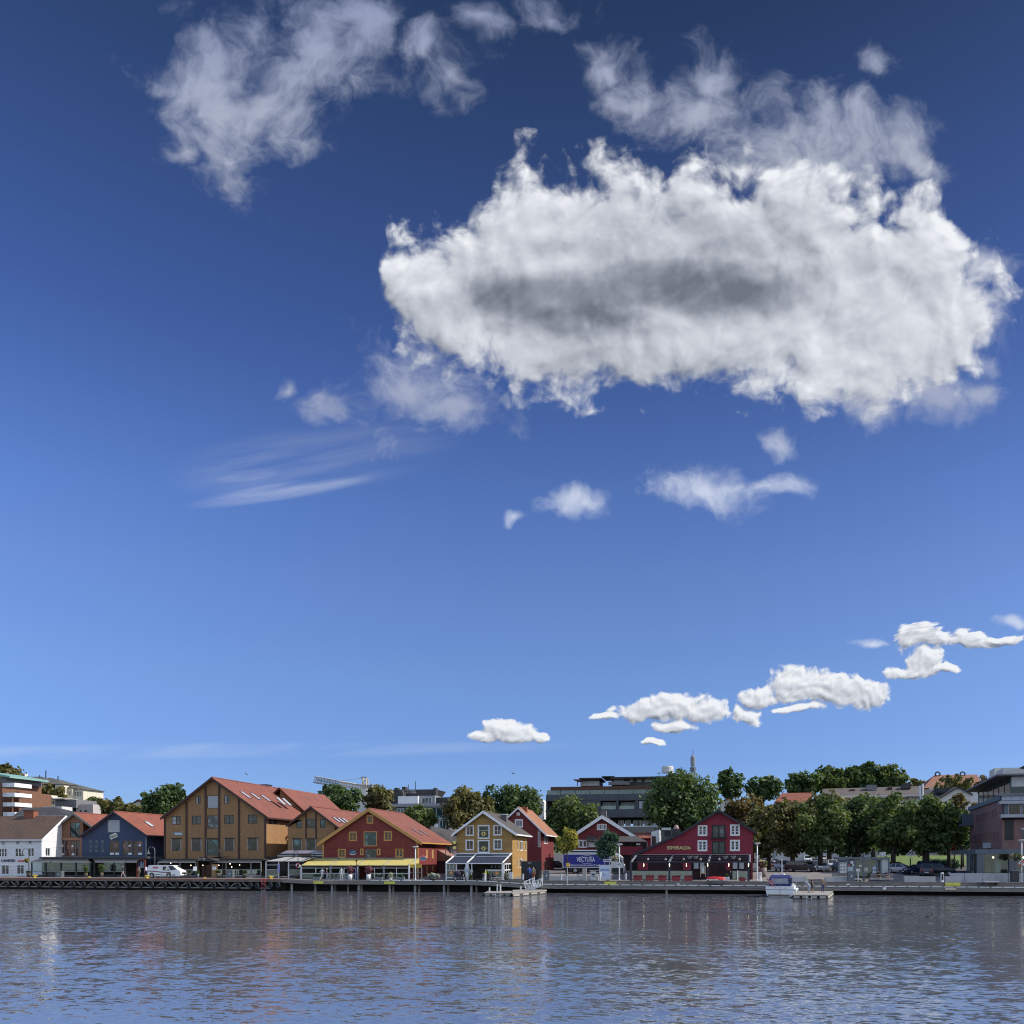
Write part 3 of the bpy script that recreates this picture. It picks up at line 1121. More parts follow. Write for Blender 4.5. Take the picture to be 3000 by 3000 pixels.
# ground: paved apron, then streets that climb behind the houses
M_ASPH = mat('asphalt', (0.075, 0.073, 0.072), 0.9, 0.25, 0.4, bump=0.2, bscale=30)
M_PAVE = mat('paving', (0.19, 0.18, 0.175), 0.85, 0.2, 0.7, bump=0.2, bscale=8)
M_EARTH = mat('hill_ground', (0.07, 0.085, 0.04), 0.95, 0.35, 0.05)
mb = MB()
ds = [3.0, 6.0, 10, 15, 20, 25]
for a, b in zip(ds, ds[1:]):
  mb.face([(-300, a, ground_z(a)), (320, a, ground_z(a)), (320, b, ground_z(b)), (-300, b, ground_z(b))])
mb.face([(-300, 3, 1.5), (320, 3, 1.5), (320, 3, -3), (-300, 3, -3)])
o = mb.B('pavement', M_PAVE)
o['kind'] = 'structure'
mb = MB()
ds = [25, 45, 65, 110, 160, 260, 900]
for a, b in zip(ds, ds[1:]):
  mb.face([(-900, a, ground_z(a)), (900, a, ground_z(a)), (900, b, ground_z(b)), (-900, b, ground_z(b))])
o = mb.B('road', M_ASPH)
o['kind'] = 'structure'


def hill(name, cx, cy, rx, ry, h, base, seed):
  rnd = np.random.RandomState(seed)
  n, m = 36, 10
  vs, fs = [], []
  for i in range(m + 1):
    r = i / m
    for j in range(n):
      t = 2 * math.pi * j / n
      k = 0.5 + 0.5 * math.cos(math.pi * r)
      vs.append((cx + rx * r * math.cos(t), cy + ry * r * math.sin(t), base - 0.4 + h * k * (1 + 0.05 * (rnd.rand() - 0.5)) ))
  for i in range(m):
    for j in range(n):
      a, b = i * n + j, i * n + (j + 1) % n
      fs.append((a, b, b + n, a + n) if i else (a, b + n, a + n))
  q = MB()
  q.mesh(vs, fs)
  o = q.B(name, M_EARTH, smooth=True)
  o['kind'] = 'structure'
  return o


hill('hill', S(80, 300), 300, 130, 110, 27, 6, 3)
hill('hill', S(2450, 330), 330, 190, 100, 22, 6, 4)

# ---------------------------------------------------------------- left quay: timber frame hung with tyres
M_KERB = mat('red_quay_kerb', (0.30, 0.085, 0.06), 0.8, 0.3, 1.0, col2=(0.22, 0.15, 0.11))
M_BEAM = mat('quay_beam', (0.17, 0.145, 0.125), 0.85, 0.3, 1.2)
M_BRACE = mat('pale_brace', (0.24, 0.23, 0.21), 0.85, 0.25, 2.0)
M_RUBBER = mat('tyre_rubber', (0.018, 0.022, 0.028), 0.75, 0.3, 3.0)
M_DECK = mat('deck_boards', (0.155, 0.14, 0.13), 0.85, 0.25, 1.2, boards=('h', 0.2))
M_UNDERSHADE = mat('under_deck_shade', (0.02, 0.018, 0.017), 0.9, 0.2)  # near-black wall colour stands in for the shade under the decks
xs_l, xs_r = S(-250, 0), S(826, 0)
lq = thing('quay', None, None, (xs_l, 0, 0))
lq['kind'] = 'structure'
MB().box(xs_l, xs_r, 0.32, 8.5, 1.52, 1.70).B('deck', M_PAVE, lq)
MB().box(xs_l, xs_r, 0.0, 0.30, 1.50, 1.72).B('kerb', M_KERB, lq)
MB().box(xs_l, xs_r, 0.05, 0.34, 1.28, 1.497).B('beam', M_BEAM, lq)
MB().box(xs_l, xs_r, 1.6, 1.9, -2, 1.5).B('sheet_wall', M_UNDERSHADE, lq)
tyres = [-12, 22, 52, 84, 116, 148, 183, 216, 246, 278, 311, 344, 379, 412, 447, 483, 519, 554, 590, 627, 664, 699, 735, 754, 794, 816]
for i in range(len(tyres) - 1):
  a, b = S(tyres[i], 0), S(tyres[i + 1], 0)
  w = b - a
  if w < 1.2:
    continue
  q = MB()
  q.box(a + 0.15, b - 0.15, 0.08, 0.26, 0.32, 0.47)
  q.B('waler', M_BRACE, lq)
  q = MB()
  z0, z1 = (1.22, 0.62) if i % 2 else (0.62, 1.22)
  x0, x1 = a + w * 0.27, b - w * 0.27
  q.hexa([(x0, 0.12, z0), (x1, 0.12, z1), (x1, 0.12, z1 - 0.14), (x0, 0.12, z0 - 0.14)], [(x0, 0.26, z0), (x1, 0.26, z1), (x1, 0.26, z1 - 0.14), (x0, 0.26, z0 - 0.14)])
  q.B('brace', M_BRACE, lq)
q = MB()
q.torus((0, 0, 0), 0.30, 0.13, 20, 10, None, 'y')
ty0 = q.B('tyre', M_RUBBER, None, smooth=True, loc=(0, 0, 0))
q = MB()
q.torus((0, -0.03, 0), 0.19, 0.025, 20, 6, None, 'y')
q.B('rim', mat('tyre_bead', (0.10, 0.11, 0.12), 0.6, 0.2), ty0, local=True)
tag(ty0, 'worn black tyre hung as a fender on the braced timber quay front', 'tyre', 'tyre fenders along the left quay')
rnd = random.Random(5)
for i, x in enumerate(tyres):
  o = ty0 if i == 0 else copy_tree(ty0)
  o.location = (S(x, 0), -0.17, 0.80 + rnd.uniform(-0.06, 0.05))
  o.rotation_euler = (rnd.uniform(-0.05, 0.05), rnd.uniform(0, 6), rnd.uniform(-0.55, -0.1))

# bollards
def bollard(x, big, label):
  b = thing('bollard', label, 'bollard', (S(x, 0.55), 0.55, 1.70), 0, 'yellow bollards on the left quay')
  q = MB()
  k = 1.0 if big else 0.55
  q.lathe([(0.26 * k, 0), (0.20 * k, 0.08 * k), (0.17 * k, 0.25 * k), (0.22 * k, 0.36 * k), (0.0, 0.38 * k)], (0, 0, 0), 14)
  q.B('post', M_YELLOW, b, smooth=True, local=True)
  q = MB()
  q.hexa([(-0.34 * k, -0.16 * k, 0.28 * k), (0.34 * k, -0.16 * k, 0.28 * k), (0.34 * k, 0.16 * k, 0.28 * k), (-0.34 * k, 0.16 * k, 0.28 * k)],
     [(-0.26 * k, -0.12 * k, 0.45 * k), (0.40 * k, -0.12 * k, 0.42 * k), (0.40 * k, 0.12 * k, 0.42 * k), (-0.26 * k, 0.12 * k, 0.45 * k)])
  q.B('head', M_YELLOW, b, local=True)


bollard(102, True, 'big yellow mooring bollard in front of the dark terrace car park end')
bollard(262, False, 'small pale yellow bollard before the blue restaurant tent')
bollard(431, True, 'big yellow mooring bollard behind the back of the white van')
bollard(600, False, 'small pale yellow bollard before the gabled tent entrance')
bollard(794, True, 'big yellow mooring bollard right of the red ladder')

# red ladder over the quay edge
lad = thing('ladder', 'red steel ladder hanging over the quay edge into the water', 'ladder', (S(773, 0), 0, 0))
for sgn in (-1, 1):
  q = MB(); xx = S(773, 0) + sgn * 0.24
  q.tube([(xx, -0.12, 1.80), (xx, -0.14, 0.25)], 0.04, 8); q.B('rail', mat('ladder_red', (0.45, 0.06, 0.06), 0.5, 0.1), lad, smooth=True)
  MB().tube([(xx, -0.14, 0.26), (xx, -0.14, -0.5)], 0.038, 8).B('rail', M_STEEL, lad, smooth=True)
for k in range(6):
  q = MB(); zz = 1.62 - k * 0.31
  q.tube([(S(773, 0) - 0.24, -0.14, zz), (S(773, 0) + 0.24, -0.14, zz)], 0.025, 6); q.B('rung', MATS['ladder_red'] if zz > 0.3 else M_STEEL, lad)

# ---------------------------------------------------------------- boardwalk and the lower quay to the right
def bw_top(x):
  pts = ((826, 1.70), (925, 1.50), (1385, 1.50), (1455, 1.36), (1530, 1.16), (1640, 1.05), (3300, 1.0))
  for (a, za), (b, zb) in zip(pts, pts[1:]):
    if x <= b:
      return za + (zb - za) * (x - a) / (b - a)
  return 1.0


bw = thing('boardwalk', None, None, (xs_r, 0, 0))
bw['kind'] = 'structure'
brk = [826, 875, 925, 1010, 1095, 1180, 1265, 1340, 1385, 1455, 1530, 1640, 1760, 1880, 2000, 2120, 2240, 2360, 2480, 2600, 2720, 2840, 2960, 3120]
for a, b in zip(brk, brk[1:]):
  xa, xb, za, zb = S(a, 0), S(b, 0), bw_top(a), bw_top(b)
  q = MB()
  q.hexa([(xa, 0.16, za - 0.12), (xb, 0.16, zb - 0.12), (xb, 3.0, zb - 0.12), (xa, 3.0, za - 0.12)], [(xa, 0.16, za), (xb, 0.16, zb), (xb, 3.0, zb), (xa, 3.0, za)])
  q.B('deck', M_DECK, bw)
  g = 0.012
  for k, (t, bo) in enumerate(((0.06, 0.245), (0.255, 0.50))):
    q = MB()
    yo = 0.0 if k == 0 else 0.03
    q.hexa([(xa + g, yo, za - bo), (xb - g, yo, zb - bo), (xb - g, 0.15, zb - bo), (xa + g, 0.15, za - bo)], [(xa + g, yo, za - t), (xb - g, yo, zb - t), (xb - g, 0.15, zb - t), (xa + g, 0.15, za - t)])
    q.B('plank', M_TIMBER, bw)
# white kerb timbers along the edge
kb = MB(); kb.box(0, 1.12, -0.02, 0.14, 0.0, 0.09)
k0 = None
x = 1085
while x < 3010:
  xa = S(x, 0)
  o = kb.B('kerb_board', M_WHITE, bw, local=True) if k0 is None else k0.copy()
  if k0 is not None:
    COL.objects.link(o)
  k0 = k0 or o
  o.parent = bw
  o.location = Vector((xa, 0.04, bw_top(x) + 0.03)) - Vector(bw.location)
  dz = (bw_top(x + 22) - bw_top(x))
  o.rotation_euler = (0, -math.atan2(dz, 1.1), 0)
  x += 34.5 * (120 / Dp(x, 0)) ** 1
# timber bearers under the kerb boards
q = MB()
for a, b in zip(brk[3:], brk[4:]):
  xa, xb = S(a, 0), S(b, 0)
  q.hexa([(xa, 0.02, bw_top(a) - 0.055), (xb, 0.02, bw_top(b) - 0.055), (xb, 0.2, bw_top(b) - 0.055), (xa, 0.2, bw_top(a) - 0.055)],
     [(xa, 0.02, bw_top(a) + 0.028), (xb, 0.02, bw_top(b) + 0.028), (xb, 0.2, bw_top(b) + 0.028), (xa, 0.2, bw_top(a) + 0.028)])
q.B('bearer', M_TIMBER2, bw)
# piles
q = MB(); q.lathe([(0.17, -2.0), (0.17, 1.2)], (0, 0, 0), 10)
p0 = None
M_PILE = mat('pale_pile', (0.26, 0.255, 0.25), 0.9, 0.35, 2.5)
for x, d in ((855, 0.5), (924, 1.2), (973, 0.5), (982, 2.0), (1020, 1.8), (1051, 0.5), (1059, 1.6), (1142, 0.5), (1152, 1.8), (1216, 0.5), (1228, 1.6), (1301, 0.5), (1313, 1.6), (1381, 0.5), (1396, 1.7), (1953, 0.5)):
  o = q.B('pile', M_PILE, bw, smooth=True, local=True) if p0 is None else p0.copy()
  if p0 is not None:
    COL.objects.link(o)
  p0 = p0 or o
  o.parent = bw
  o.location = Vector((S(x, d), d, -0.15)) - Vector(bw.location)
# back of the void under the deck, its shade put into the colour
MB().box(xs_r, S(3150, 2.6), 2.6, 2.9, -2, 0.95).B('sheet_wall', M_UNDERSHADE, bw)
# upper step: timber-faced wall with a pale stone edge
st = thing('quay_step', None, None, (S(1385, 3), 3, 1))
st['kind'] = 'structure'
for a, b in zip(brk[8:], brk[9:]):
  xa, xb = S(a, 2.9), S(b, 2.9)
  zl_ = min(bw_top(a), bw_top(b))
  for k in range(2):
    z0 = zl_ - 0.02 + k * 0.28
    z1 = min(z0 + 0.27, 1.52)
    if z1 - z0 > 0.05:
      MB().box(xa + 0.01, xb - 0.01, 2.72 + 0.02 * k, 2.98, z0, z1).B('plank', M_TIMBER, st)
  MB().box(xa + 0.01, xb - 0.01, 2.66, 3.5, 1.525, 1.60).B('edge_stone', mat('edge_stone', (0.16, 0.15, 0.15), 0.85, 0.3, 1.5), st)

M_LIME = mat('lime_board', (0.56, 0.60, 0.10), 0.5, 0.1)
def board(x0, y0, x1, y1, d, label, m, name='fender_board', cat='board', th=0.10, group=None):
  o = thing(name, label, cat, (S((x0 + x1) / 2, d), d, Z((y0 + y1) / 2, (x0 + x1) / 2, d)), 0, group)
  MB().box(S(x0, d), S(x1, d), d - th, d, Z(y1, x0, d), Z(y0, x0, d)).B('panel', m, o)
  q = MB()
  for zz in (Z(y1, x0, d) - 0.0, Z(y0, x0, d) - 0.04):
    q.box(S(x0, d) - 0.01, S(x1, d) + 0.01, d - th - 0.015, d - th, zz, zz + 0.04)
  q.B('trim', M_YELLOW if m is M_LIME else M_WHITE, o)
  return o


board(918.5, 2582, 946.5, 2589, -0.02, 'lime yellow board on the boardwalk front below the couple in white and blue', M_LIME, group='lime yellow boards on the quay')
board(1126, 2582.5, 1156, 2590, -0.02, 'lime yellow board on the boardwalk front under the small white flowering shrub', M_LIME, group='lime yellow boards on the quay')
board(1771, 2583, 1806, 2591, 2.65, 'lime yellow board on the timber step in front of the blue truck', M_LIME, group='lime yellow boards on the quay')
board(2769, 2586, 2813, 2594.5, 2.65, 'lime yellow board on the timber step near the brick office building', M_LIME, group='lime yellow boards on the quay')
board(2769, 2602.5, 2800, 2606.5, -0.02, 'narrow orange yellow strip on the lower quay front', mat('orange_strip', (0.62, 0.42, 0.05), 0.5, 0.1), 'marker_strip', 'marker')
board(2586, 2600, 2596, 2606, -0.02, 'small white plate fixed to the lower quay front', M_WHITE, 'number_plate', 'plate')
board(2479, 2589.5, 2489, 2593, 2.65, 'small pale plate on the timber step beside the grey bin post', M_WHITE, 'step_plate', 'plate')
board(1982, 2588.5, 1991, 2591.5, 2.65, 'small white plate on the timber step before the red restaurant', M_WHITE, 'step_plate', 'plate')

# ---------------------------------------------------------------- waterfront houses
M_WHITEWALL = mat('white_boards', (0.70, 0.71, 0.73), 0.6, 0.05, boards=('h', 0.17), bump=0.3)
M_BROWNBR = mat('brown_cladding', (0.23, 0.115, 0.075), 0.85, 0.12, 1.0, boards=('v', 0.22), bump=0.3)
M_OLIVE = mat('olive_boards', (0.20, 0.17, 0.115), 0.85, 0.1, boards=('h', 0.2), bump=0.3)
M_BLUEWALL = mat('blue_boards', (0.040, 0.060, 0.115), 0.7, 0.1, boards=('v', 0.18), bump=0.4)
M_OCHRE = mat('ochre_boards', (0.31, 0.175, 0.078), 0.75, 0.10, boards=('v', 0.18), bump=0.4, streak=0.15)
M_OCHRE2 = mat('yellow_ochre_boards', (0.34, 0.20, 0.065), 0.75, 0.08, boards=('h', 0.18), bump=0.3, streak=0.1)
M_REDWALL = mat('barn_red_boards', (0.175, 0.032, 0.028), 0.75, 0.12, boards=('v', 0.18), bump=0.4, streak=0.12)
M_REDWALL2 = mat('red_lap_boards', (0.165, 0.028, 0.032), 0.75, 0.12, boards=('h', 0.20), bump=0.5)
M_CRIMSON = mat('crimson_boards', (0.22, 0.022, 0.042), 0.75, 0.12, boards=('v', 0.20), bump=0.3, streak=0.2)
M_DKBROWN = mat('dark_brown_trim', (0.055, 0.028, 0.022), 0.7, 0.12)
M_OCHTRIM = mat('ochre_trim', (0.46, 0.25, 0.08), 0.65, 0.08)
M_GREYBARGE = mat('grey_barge', (0.20, 0.19, 0.17), 0.75, 0.1)
M_NAVYTRIM = mat('navy_trim', (0.02, 0.028, 0.05), 0.6, 0.1)
M_PURPLEFR = mat('purple_grey_frame', (0.14, 0.12, 0.14), 0.6, 0.08)
M_TEALFR = mat('teal_frame', (0.05, 0.10, 0.11), 0.6, 0.08)
M_GREYFR = mat('grey_green_frame', (0.16, 0.19, 0.19), 0.6, 0.08)
M_BROWNFR = mat('brown_window_frame', (0.075, 0.05, 0.04), 0.6, 0.08)

C1 = lambda x, y: (x / 3.864, 2200 + y / 3.864)
C2 = lambda x, y: (450 + x / 3.864, 2200 + y / 3.864)
C3 = lambda x, y: (850 + x / 3.864, 2200 + y / 3.864)
C4 = lambda x, y: (1250 + x / 3.864, 2200 + y / 3.864)
C5 = lambda x, y: (1600 + x / 3.864, 2200 + y / 3.864)
C6 = lambda x, y: (1950 + x / 3.864, 2200 + y / 3.864)
C8 = lambda x, y: (2500 + x / 3.864, 2200 + y / 3.864)


def rc(C, x0, y0, x1, y1):
  return (*C(x0, y0), *C(x1, y1))


def W(C, x0, y0, x1, y1, **k):
  k['r'] = rc(C, x0, y0, x1, y1)
  return k


# white house, eaves to the harbour
def white_house():
  d, dep = 9.0, 11.0
  xr = 122
  sl, sr = S(-230, d), S(xr, d)
  ze, zr_ = Z(2456.5, 60, d), Z(2391, 60, d + dep / 2)
  t = thing('white_house', 'long white board house with a brown tiled roof at the left edge of the quay', 'house', (sr, d, 1.2))
  pf, pr = front_plane(d), right_plane(sr)
  wins = [(22, 1020, 52, 1065, 0), (182, 1018, 214, 1060, 0), (326, 1014, 358, 1055, 0),
      (-14, 1105, 76, 1198, 3), (174, 1103, 238, 1196, 2), (318, 1100, 382, 1193, 2),
      (18, 1294, 100, 1396, 4), (190, 1292, 270, 1394, 4)]
  holes = []
  for x0, y0, x1, y1, k in wins:
    (a, b), (c, e) = C1(x0, y0), C1(x1, y1)
    holes.append((S(a, d), S(c, d), Z(e, a, d), Z(b, a, d)))
  mb = MB()
  wall(mb, pf, [(sl, 1.2), (sr, 1.2), (sr, ze - 0.1), (sl, ze - 0.1)], holes)
  gx0, gx1 = DS(C1(515, 0)[0], sr), DS(C1(568, 0)[0], sr)
  if gx1 < gx0 + 1:
    gx1 = gx0 + 1.2
  gh = [(gx0, min(gx1, d + dep - .5), Z(C1(0, 1190)[1], 137, gx0), Z(C1(0, 1100)[1], 137, gx0))]
  wall(mb, pr, [(d, 1.2), (d + dep, 1.2), (d + dep, ze - 0.1), (d + dep / 2, zr_ - 0.25), (d, ze - 0.1)], gh)
  wall(mb, left_plane(sl), [(d, 1.2), (d + dep, 1.2), (d + dep, ze - 0.1), (d + dep / 2, zr_ - 0.25), (d, ze - 0.1)], [])
  wall(mb, Plane((0, d + dep, 0), (1, 0, 0), (0, 1, 0)), [(sl, 1.2), (sr, 1.2), (sr, ze - 0.1), (sl, ze - 0.1)], [])
  mb.B('wall', M_WHITEWALL, t)
  for h, (_, _, _, _, k) in zip(holes, wins):
    if k == 0:
      window(t, pf, *h, M_WHITE, M_GLASS, cols=2, rows=1, fw=0.05, casing=0.07)
    elif k in (2, 3):
      window(t, pf, *h, M_WHITE, M_GLASS, cols=k, rows=2, fw=0.06, casing=0.11, mull=0.14)
    else:
      window(t, pf, *h, M_WHITE, M_GLASS2, cols=2, rows=2, fw=0.06, casing=0.12, split=0.72)
  window(t, pr, *gh[0], M_WHITE, M_GLASS2, cols=2, fw=0.06, casing=0.1)
  r = MB()
  y0, y1, x1 = d - 0.4, d + dep + 0.4, sr + 0.35
  roof_slope(r, (sl, d + dep / 2, zr_), (x1, d + dep / 2, zr_), (sl, y0, ze - 0.15), (x1, y0, ze - 0.15), 0.16)
  roof_slope(r, (sl, d + dep / 2, zr_), (x1, d + dep / 2, zr_), (sl, y1, ze - 0.15), (x1, y1, ze - 0.15), 0.16)
  rf = r.B('roof', M_TILEB, t)
  for yy, zz in ((y0, ze - 0.15), (y1, ze - 0.15)):
    b = MB()
    m_ = (d + dep / 2)
    b.hexa([(x1 + 0.01, m_, zr_ + 0.04), (x1 + 0.01, yy, zz + 0.04), (x1 + 0.01, yy, zz - 0.36), (x1 + 0.01, m_, zr_ - 0.36)],
       [(x1 + 0.10, m_, zr_ + 0.04), (x1 + 0.10, yy, zz + 0.04), (x1 + 0.10, yy, zz - 0.36), (x1 + 0.10, m_, zr_ - 0.36)])
    b.B('barge_board', M_WHITE, t)
  MB().box(sl, x1, y0 - 0.10, y0 - 0.01, ze - 0.42, ze - 0.14).B('gutter_board', M_GREYW, t)
  MB().box(sr - 0.14, sr + 0.03, d - 0.035, d + 0.15, 1.2, ze - 0.2).B('corner_board', M_WHITE, t)
  # chimney
  cx = S(C1(352, 0)[0], d + dep / 2)
  b = MB(); b.box(cx - 0.9, cx + 0.9, d + dep / 2 - 0.6, d + dep / 2 + 0.6, zr_ - 0.9, Z(C1(0, 682)[1], 91, d + dep / 2)); ch = b.B('chimney', mat('chimney_brick', (0.24, 0.085, 0.05), 0.85, 0.2, 3.0), rf)
  b = MB(); zt = Z(C1(0, 682)[1], 91, d + dep / 2); b.box(cx - 0.98, cx + 0.98, d + dep / 2 - 0.68, d + dep / 2 + 0.68, zt + 0.002, zt + 0.14); b.B('chimney_cap', M_DKBROWN, rf)
  # lettering and signs on the wall
  text('G HAVNEVESEN', 'lettering', t, mat('dark_letters', (0.03, 0.03, 0.06), 0.6, 0), (S(24, d), d - 0.03, Z(2522, 24, d)), 0.62, width=2.55, bold=0.012)
  sg = MB(); sg.box(S(53, d), S(71, d), d - 0.07, d - 0.005, Z(2525, 60, d), Z(2519.5, 60, d)); s1 = sg.B('red_sign', mat('sign_red', (0.50, 0.03, 0.05), 0.5, 0.05), t)
  MB().box(S(54.5, d), S(69.5, d), d - 0.085, d - 0.071, Z(2522.8, 60, d), Z(2521.8, 60, d)).B('sign_stripe', M_WHITE, s1)
  sg = MB(); sg.lathe([(0.0, -0.01), (0.29, -0.01), (0.29, -0.08), (0.0, -0.08)], (S(37, d), d, Z(2542, 37, d)), 20, None, 'y'); s2 = sg.B('round_sign', M_WHITE, t)
  MB().torus((S(37, d), d - 0.09, Z(2542, 37, d)), 0.24, 0.035, 20, 6, None, 'y', 0.6, 3.2).B('sign_mark', MATS['sign_red'], s2)
  return t


white_house()

# brown clad house with a large gable window
h = gable_house('brown_house', 'tall brown clad gable house between the white house and the blue restaurant', 163, 243, C1(832, 698), C1(596, 882), C1(1062, 868), 14.0, 16, M_BROWNBR, M_TILE2, M_GREYBARGE,
        wins=[W(C1, 795, 812, 902, 972, frame=M_BLACK, glass=M_GLASST, cols=2, rows=2, split=0.33, fw=0.06),
           W(C1, 680, 1016, 780, 1196, frame=M_PURPLEFR, glass=M_GLASSR, cols=2, rows=2, split=0.28, fw=0.06, mull=0.22),
           W(C1, 800, 1016, 906, 1196, frame=M_PURPLEFR, glass=M_GLASSR, cols=2, rows=2, split=0.28, fw=0.06, mull=0.22)], over=0.5, barge=0.4)
q = MB()
for x0, x1 in ((640, 676), (910, 938)):
  q.box(S(C1(x0, 0)[0], 14), S(C1(x1, 0)[0], 14), 13.86, 13.995, 1.3, Z(C1(0, 1008)[1], 200, 14))
q.box(S(C1(640, 0)[0], 14), S(C1(938, 0)[0], 14), 13.84, 13.995, Z(C1(0, 1010)[1], 200, 14), Z(C1(0, 982)[1], 200, 14))
q.B('window_surround', mat('tan_surround', (0.30, 0.15, 0.10), 0.8, 0.1), h['t'])
# lean-to on its left
q = MB()
sx0, sx1 = S(148, 14.2), h['sl'] - 0.003
zt0, zt1 = Z(C1(0, 975)[1], 150, 14), Z(C1(0, 905)[1], 165, 14)
q.prism([(sx0, 1.2), (sx1, 1.2), (sx1, zt1), (sx0, zt0)], 'y', 14.2, 28)
q.B('side_wing', M_OLIVE, h['t'])
q = MB()
q.hexa([(sx0 - 0.5, 13.6, zt0 - 0.2), (sx1, 13.6, zt1 + 0.05), (sx1, 29, zt1 + 0.05), (sx0 - 0.5, 29, zt0 - 0.2)], [(sx0 - 0.5, 13.6, zt0 + 0.05), (sx1, 13.6, zt1 + 0.3), (sx1, 29, zt1 + 0.3), (sx0 - 0.5, 29, zt0 + 0.05)])
q.B('wing_roof', M_GREYBARGE, h['t'])
MB().tube([(sx0 - 0.12, 14.05, zt0 - 0.2), (sx0 - 0.12, 14.05, 1.7)], 0.08, 8).B('downpipe', M_DKBROWN, h['t'])

# blue restaurant house
def logo(parent, x, y, d, w, hgt, tilt=0.28, m=None):
  q = MB()
  c, s = math.cos(tilt), math.sin(tilt)
  ox, oz = S(x, d), Z(y, x, d)
  pts = [(-w / 2, -hgt / 2), (-w / 2 + hgt * .3, -hgt * .75), (w / 2, -hgt / 2), (w / 2 + .03, hgt * .2), (w / 2 - hgt * .3, hgt * .62), (-w / 2, hgt / 2)]
  q.prism([(ox + c * a - s * b, oz + s * a + c * b) for a, b in pts], 'y', d - 0.06, d - 0.02)
  return q.B('logo_sign', m or mat('cream_sign', (0.62, 0.62, 0.52), 0.6, 0.1), parent)


wl = []
for r in range(3):
  for c in range(3):
    x0, y0 = 1008 + 66 * c, 1012 + 48 * r
    wl.append(W(C1, x0, y0, x0 + 34, y0 + 32, frame=mat('pale_blue_frame', (0.16, 0.22, 0.30), 0.6, 0.1), glass=M_GLASST, cols=1, fw=0.05, casing=0.0))
wl += [W(C1, 1226, 790, 1350, 916, frame=M_GREYW, glass=M_BLIND, cols=2, rows=2, fw=0.05, mull=0.05, casing=0.05),
   W(C1, 1238, 1018, 1346, 1180, frame=M_PURPLEFR, glass=M_GLASSR, cols=2, rows=2, split=0.27, fw=0.05, mull=0.16),
   W(C1, 1388, 1016, 1498, 1180, frame=M_PURPLEFR, glass=M_GLASSR, cols=2, rows=2, split=0.27, fw=0.05, mull=0.16),
   W(C1, 1504, 1016, 1612, 1180, frame=M_PURPLEFR, glass=M_GLASSR, cols=2, rows=2, split=0.27, fw=0.05, mull=0.16)]
hb = gable_house('blue_house', 'dark blue boarded gable house with a red tiled roof and nine little square windows', 240, 428, C1(1282, 684), C1(888, 972), C1(1668, 957), 13.0, 24, M_BLUEWALL, M_TILE2, M_NAVYTRIM, wins=wl, over=0.6, barge=0.3)
lg = logo(hb['t'], 333, 2449, 13, 1.35, 0.62)
text('Egon', 'lettering', lg, mat('sign_grey_letters', (0.16, 0.15, 0.12), 0.6, 0), (S(333, 13), 12.93, Z(2449, 333, 13)), 0.6, tilt=0.28, bold=0.01)
for cx, cy in ((1472, 1072), (1585, 1068)):
  logo(hb['t'], *C1(cx, cy), 13, 0.45, 0.2, m=M_WHITE)
for cx, cy in ((706, 1077), (824, 1077)):
  logo(h['t'], *C1(cx, cy), 14, 0.42, 0.2, m=M_WHITE)
for x0 in (1246, 1306, 1452, 1566):
  a, b = C1(x0, 1153), C1(x0 + 42, 1174)
  MB().box(S(a[0], 13), S(b[0], 13), 12.96, 12.99, Z(b[1], a[0], 13), Z(a[1], a[0], 13)).B('window_plate', M_WHITE, hb['t'])
for x0 in (690, 808):
  q = MB()
  a, b = C1(x0, 1158), C1(x0 + 40, 1180)
  q.prism([(S(a[0], 14), Z(b[1], a[0], 14)), (S(b[0], 14), Z(b[1], a[0], 14)), (S(b[0] - 2, 14), Z(a[1], a[0], 14)), (S(a[0] + 3, 14), Z(a[1], a[0], 14))], 'y', 13.95, 13.98)
  q.B('window_plate', M_WHITE, h['t'])
skylight(hb, *C1(1690, 832), 1.2, 1.6)
q = MB(); xx = hb['sr'] + 0.08
q.tube([(xx, 12.9, hb['ztr'] - 0.3), (xx, 12.9, 1.7)], 0.09, 8); q.B('downpipe', mat('grey_pipe', (0.25, 0.26, 0.28), 0.5, 0.05), hb['t'])

# great ochre warehouse
def wr(x0, y0, x1, y1, **k):
  return W(C2, x0, y0, x1, y1, **k)


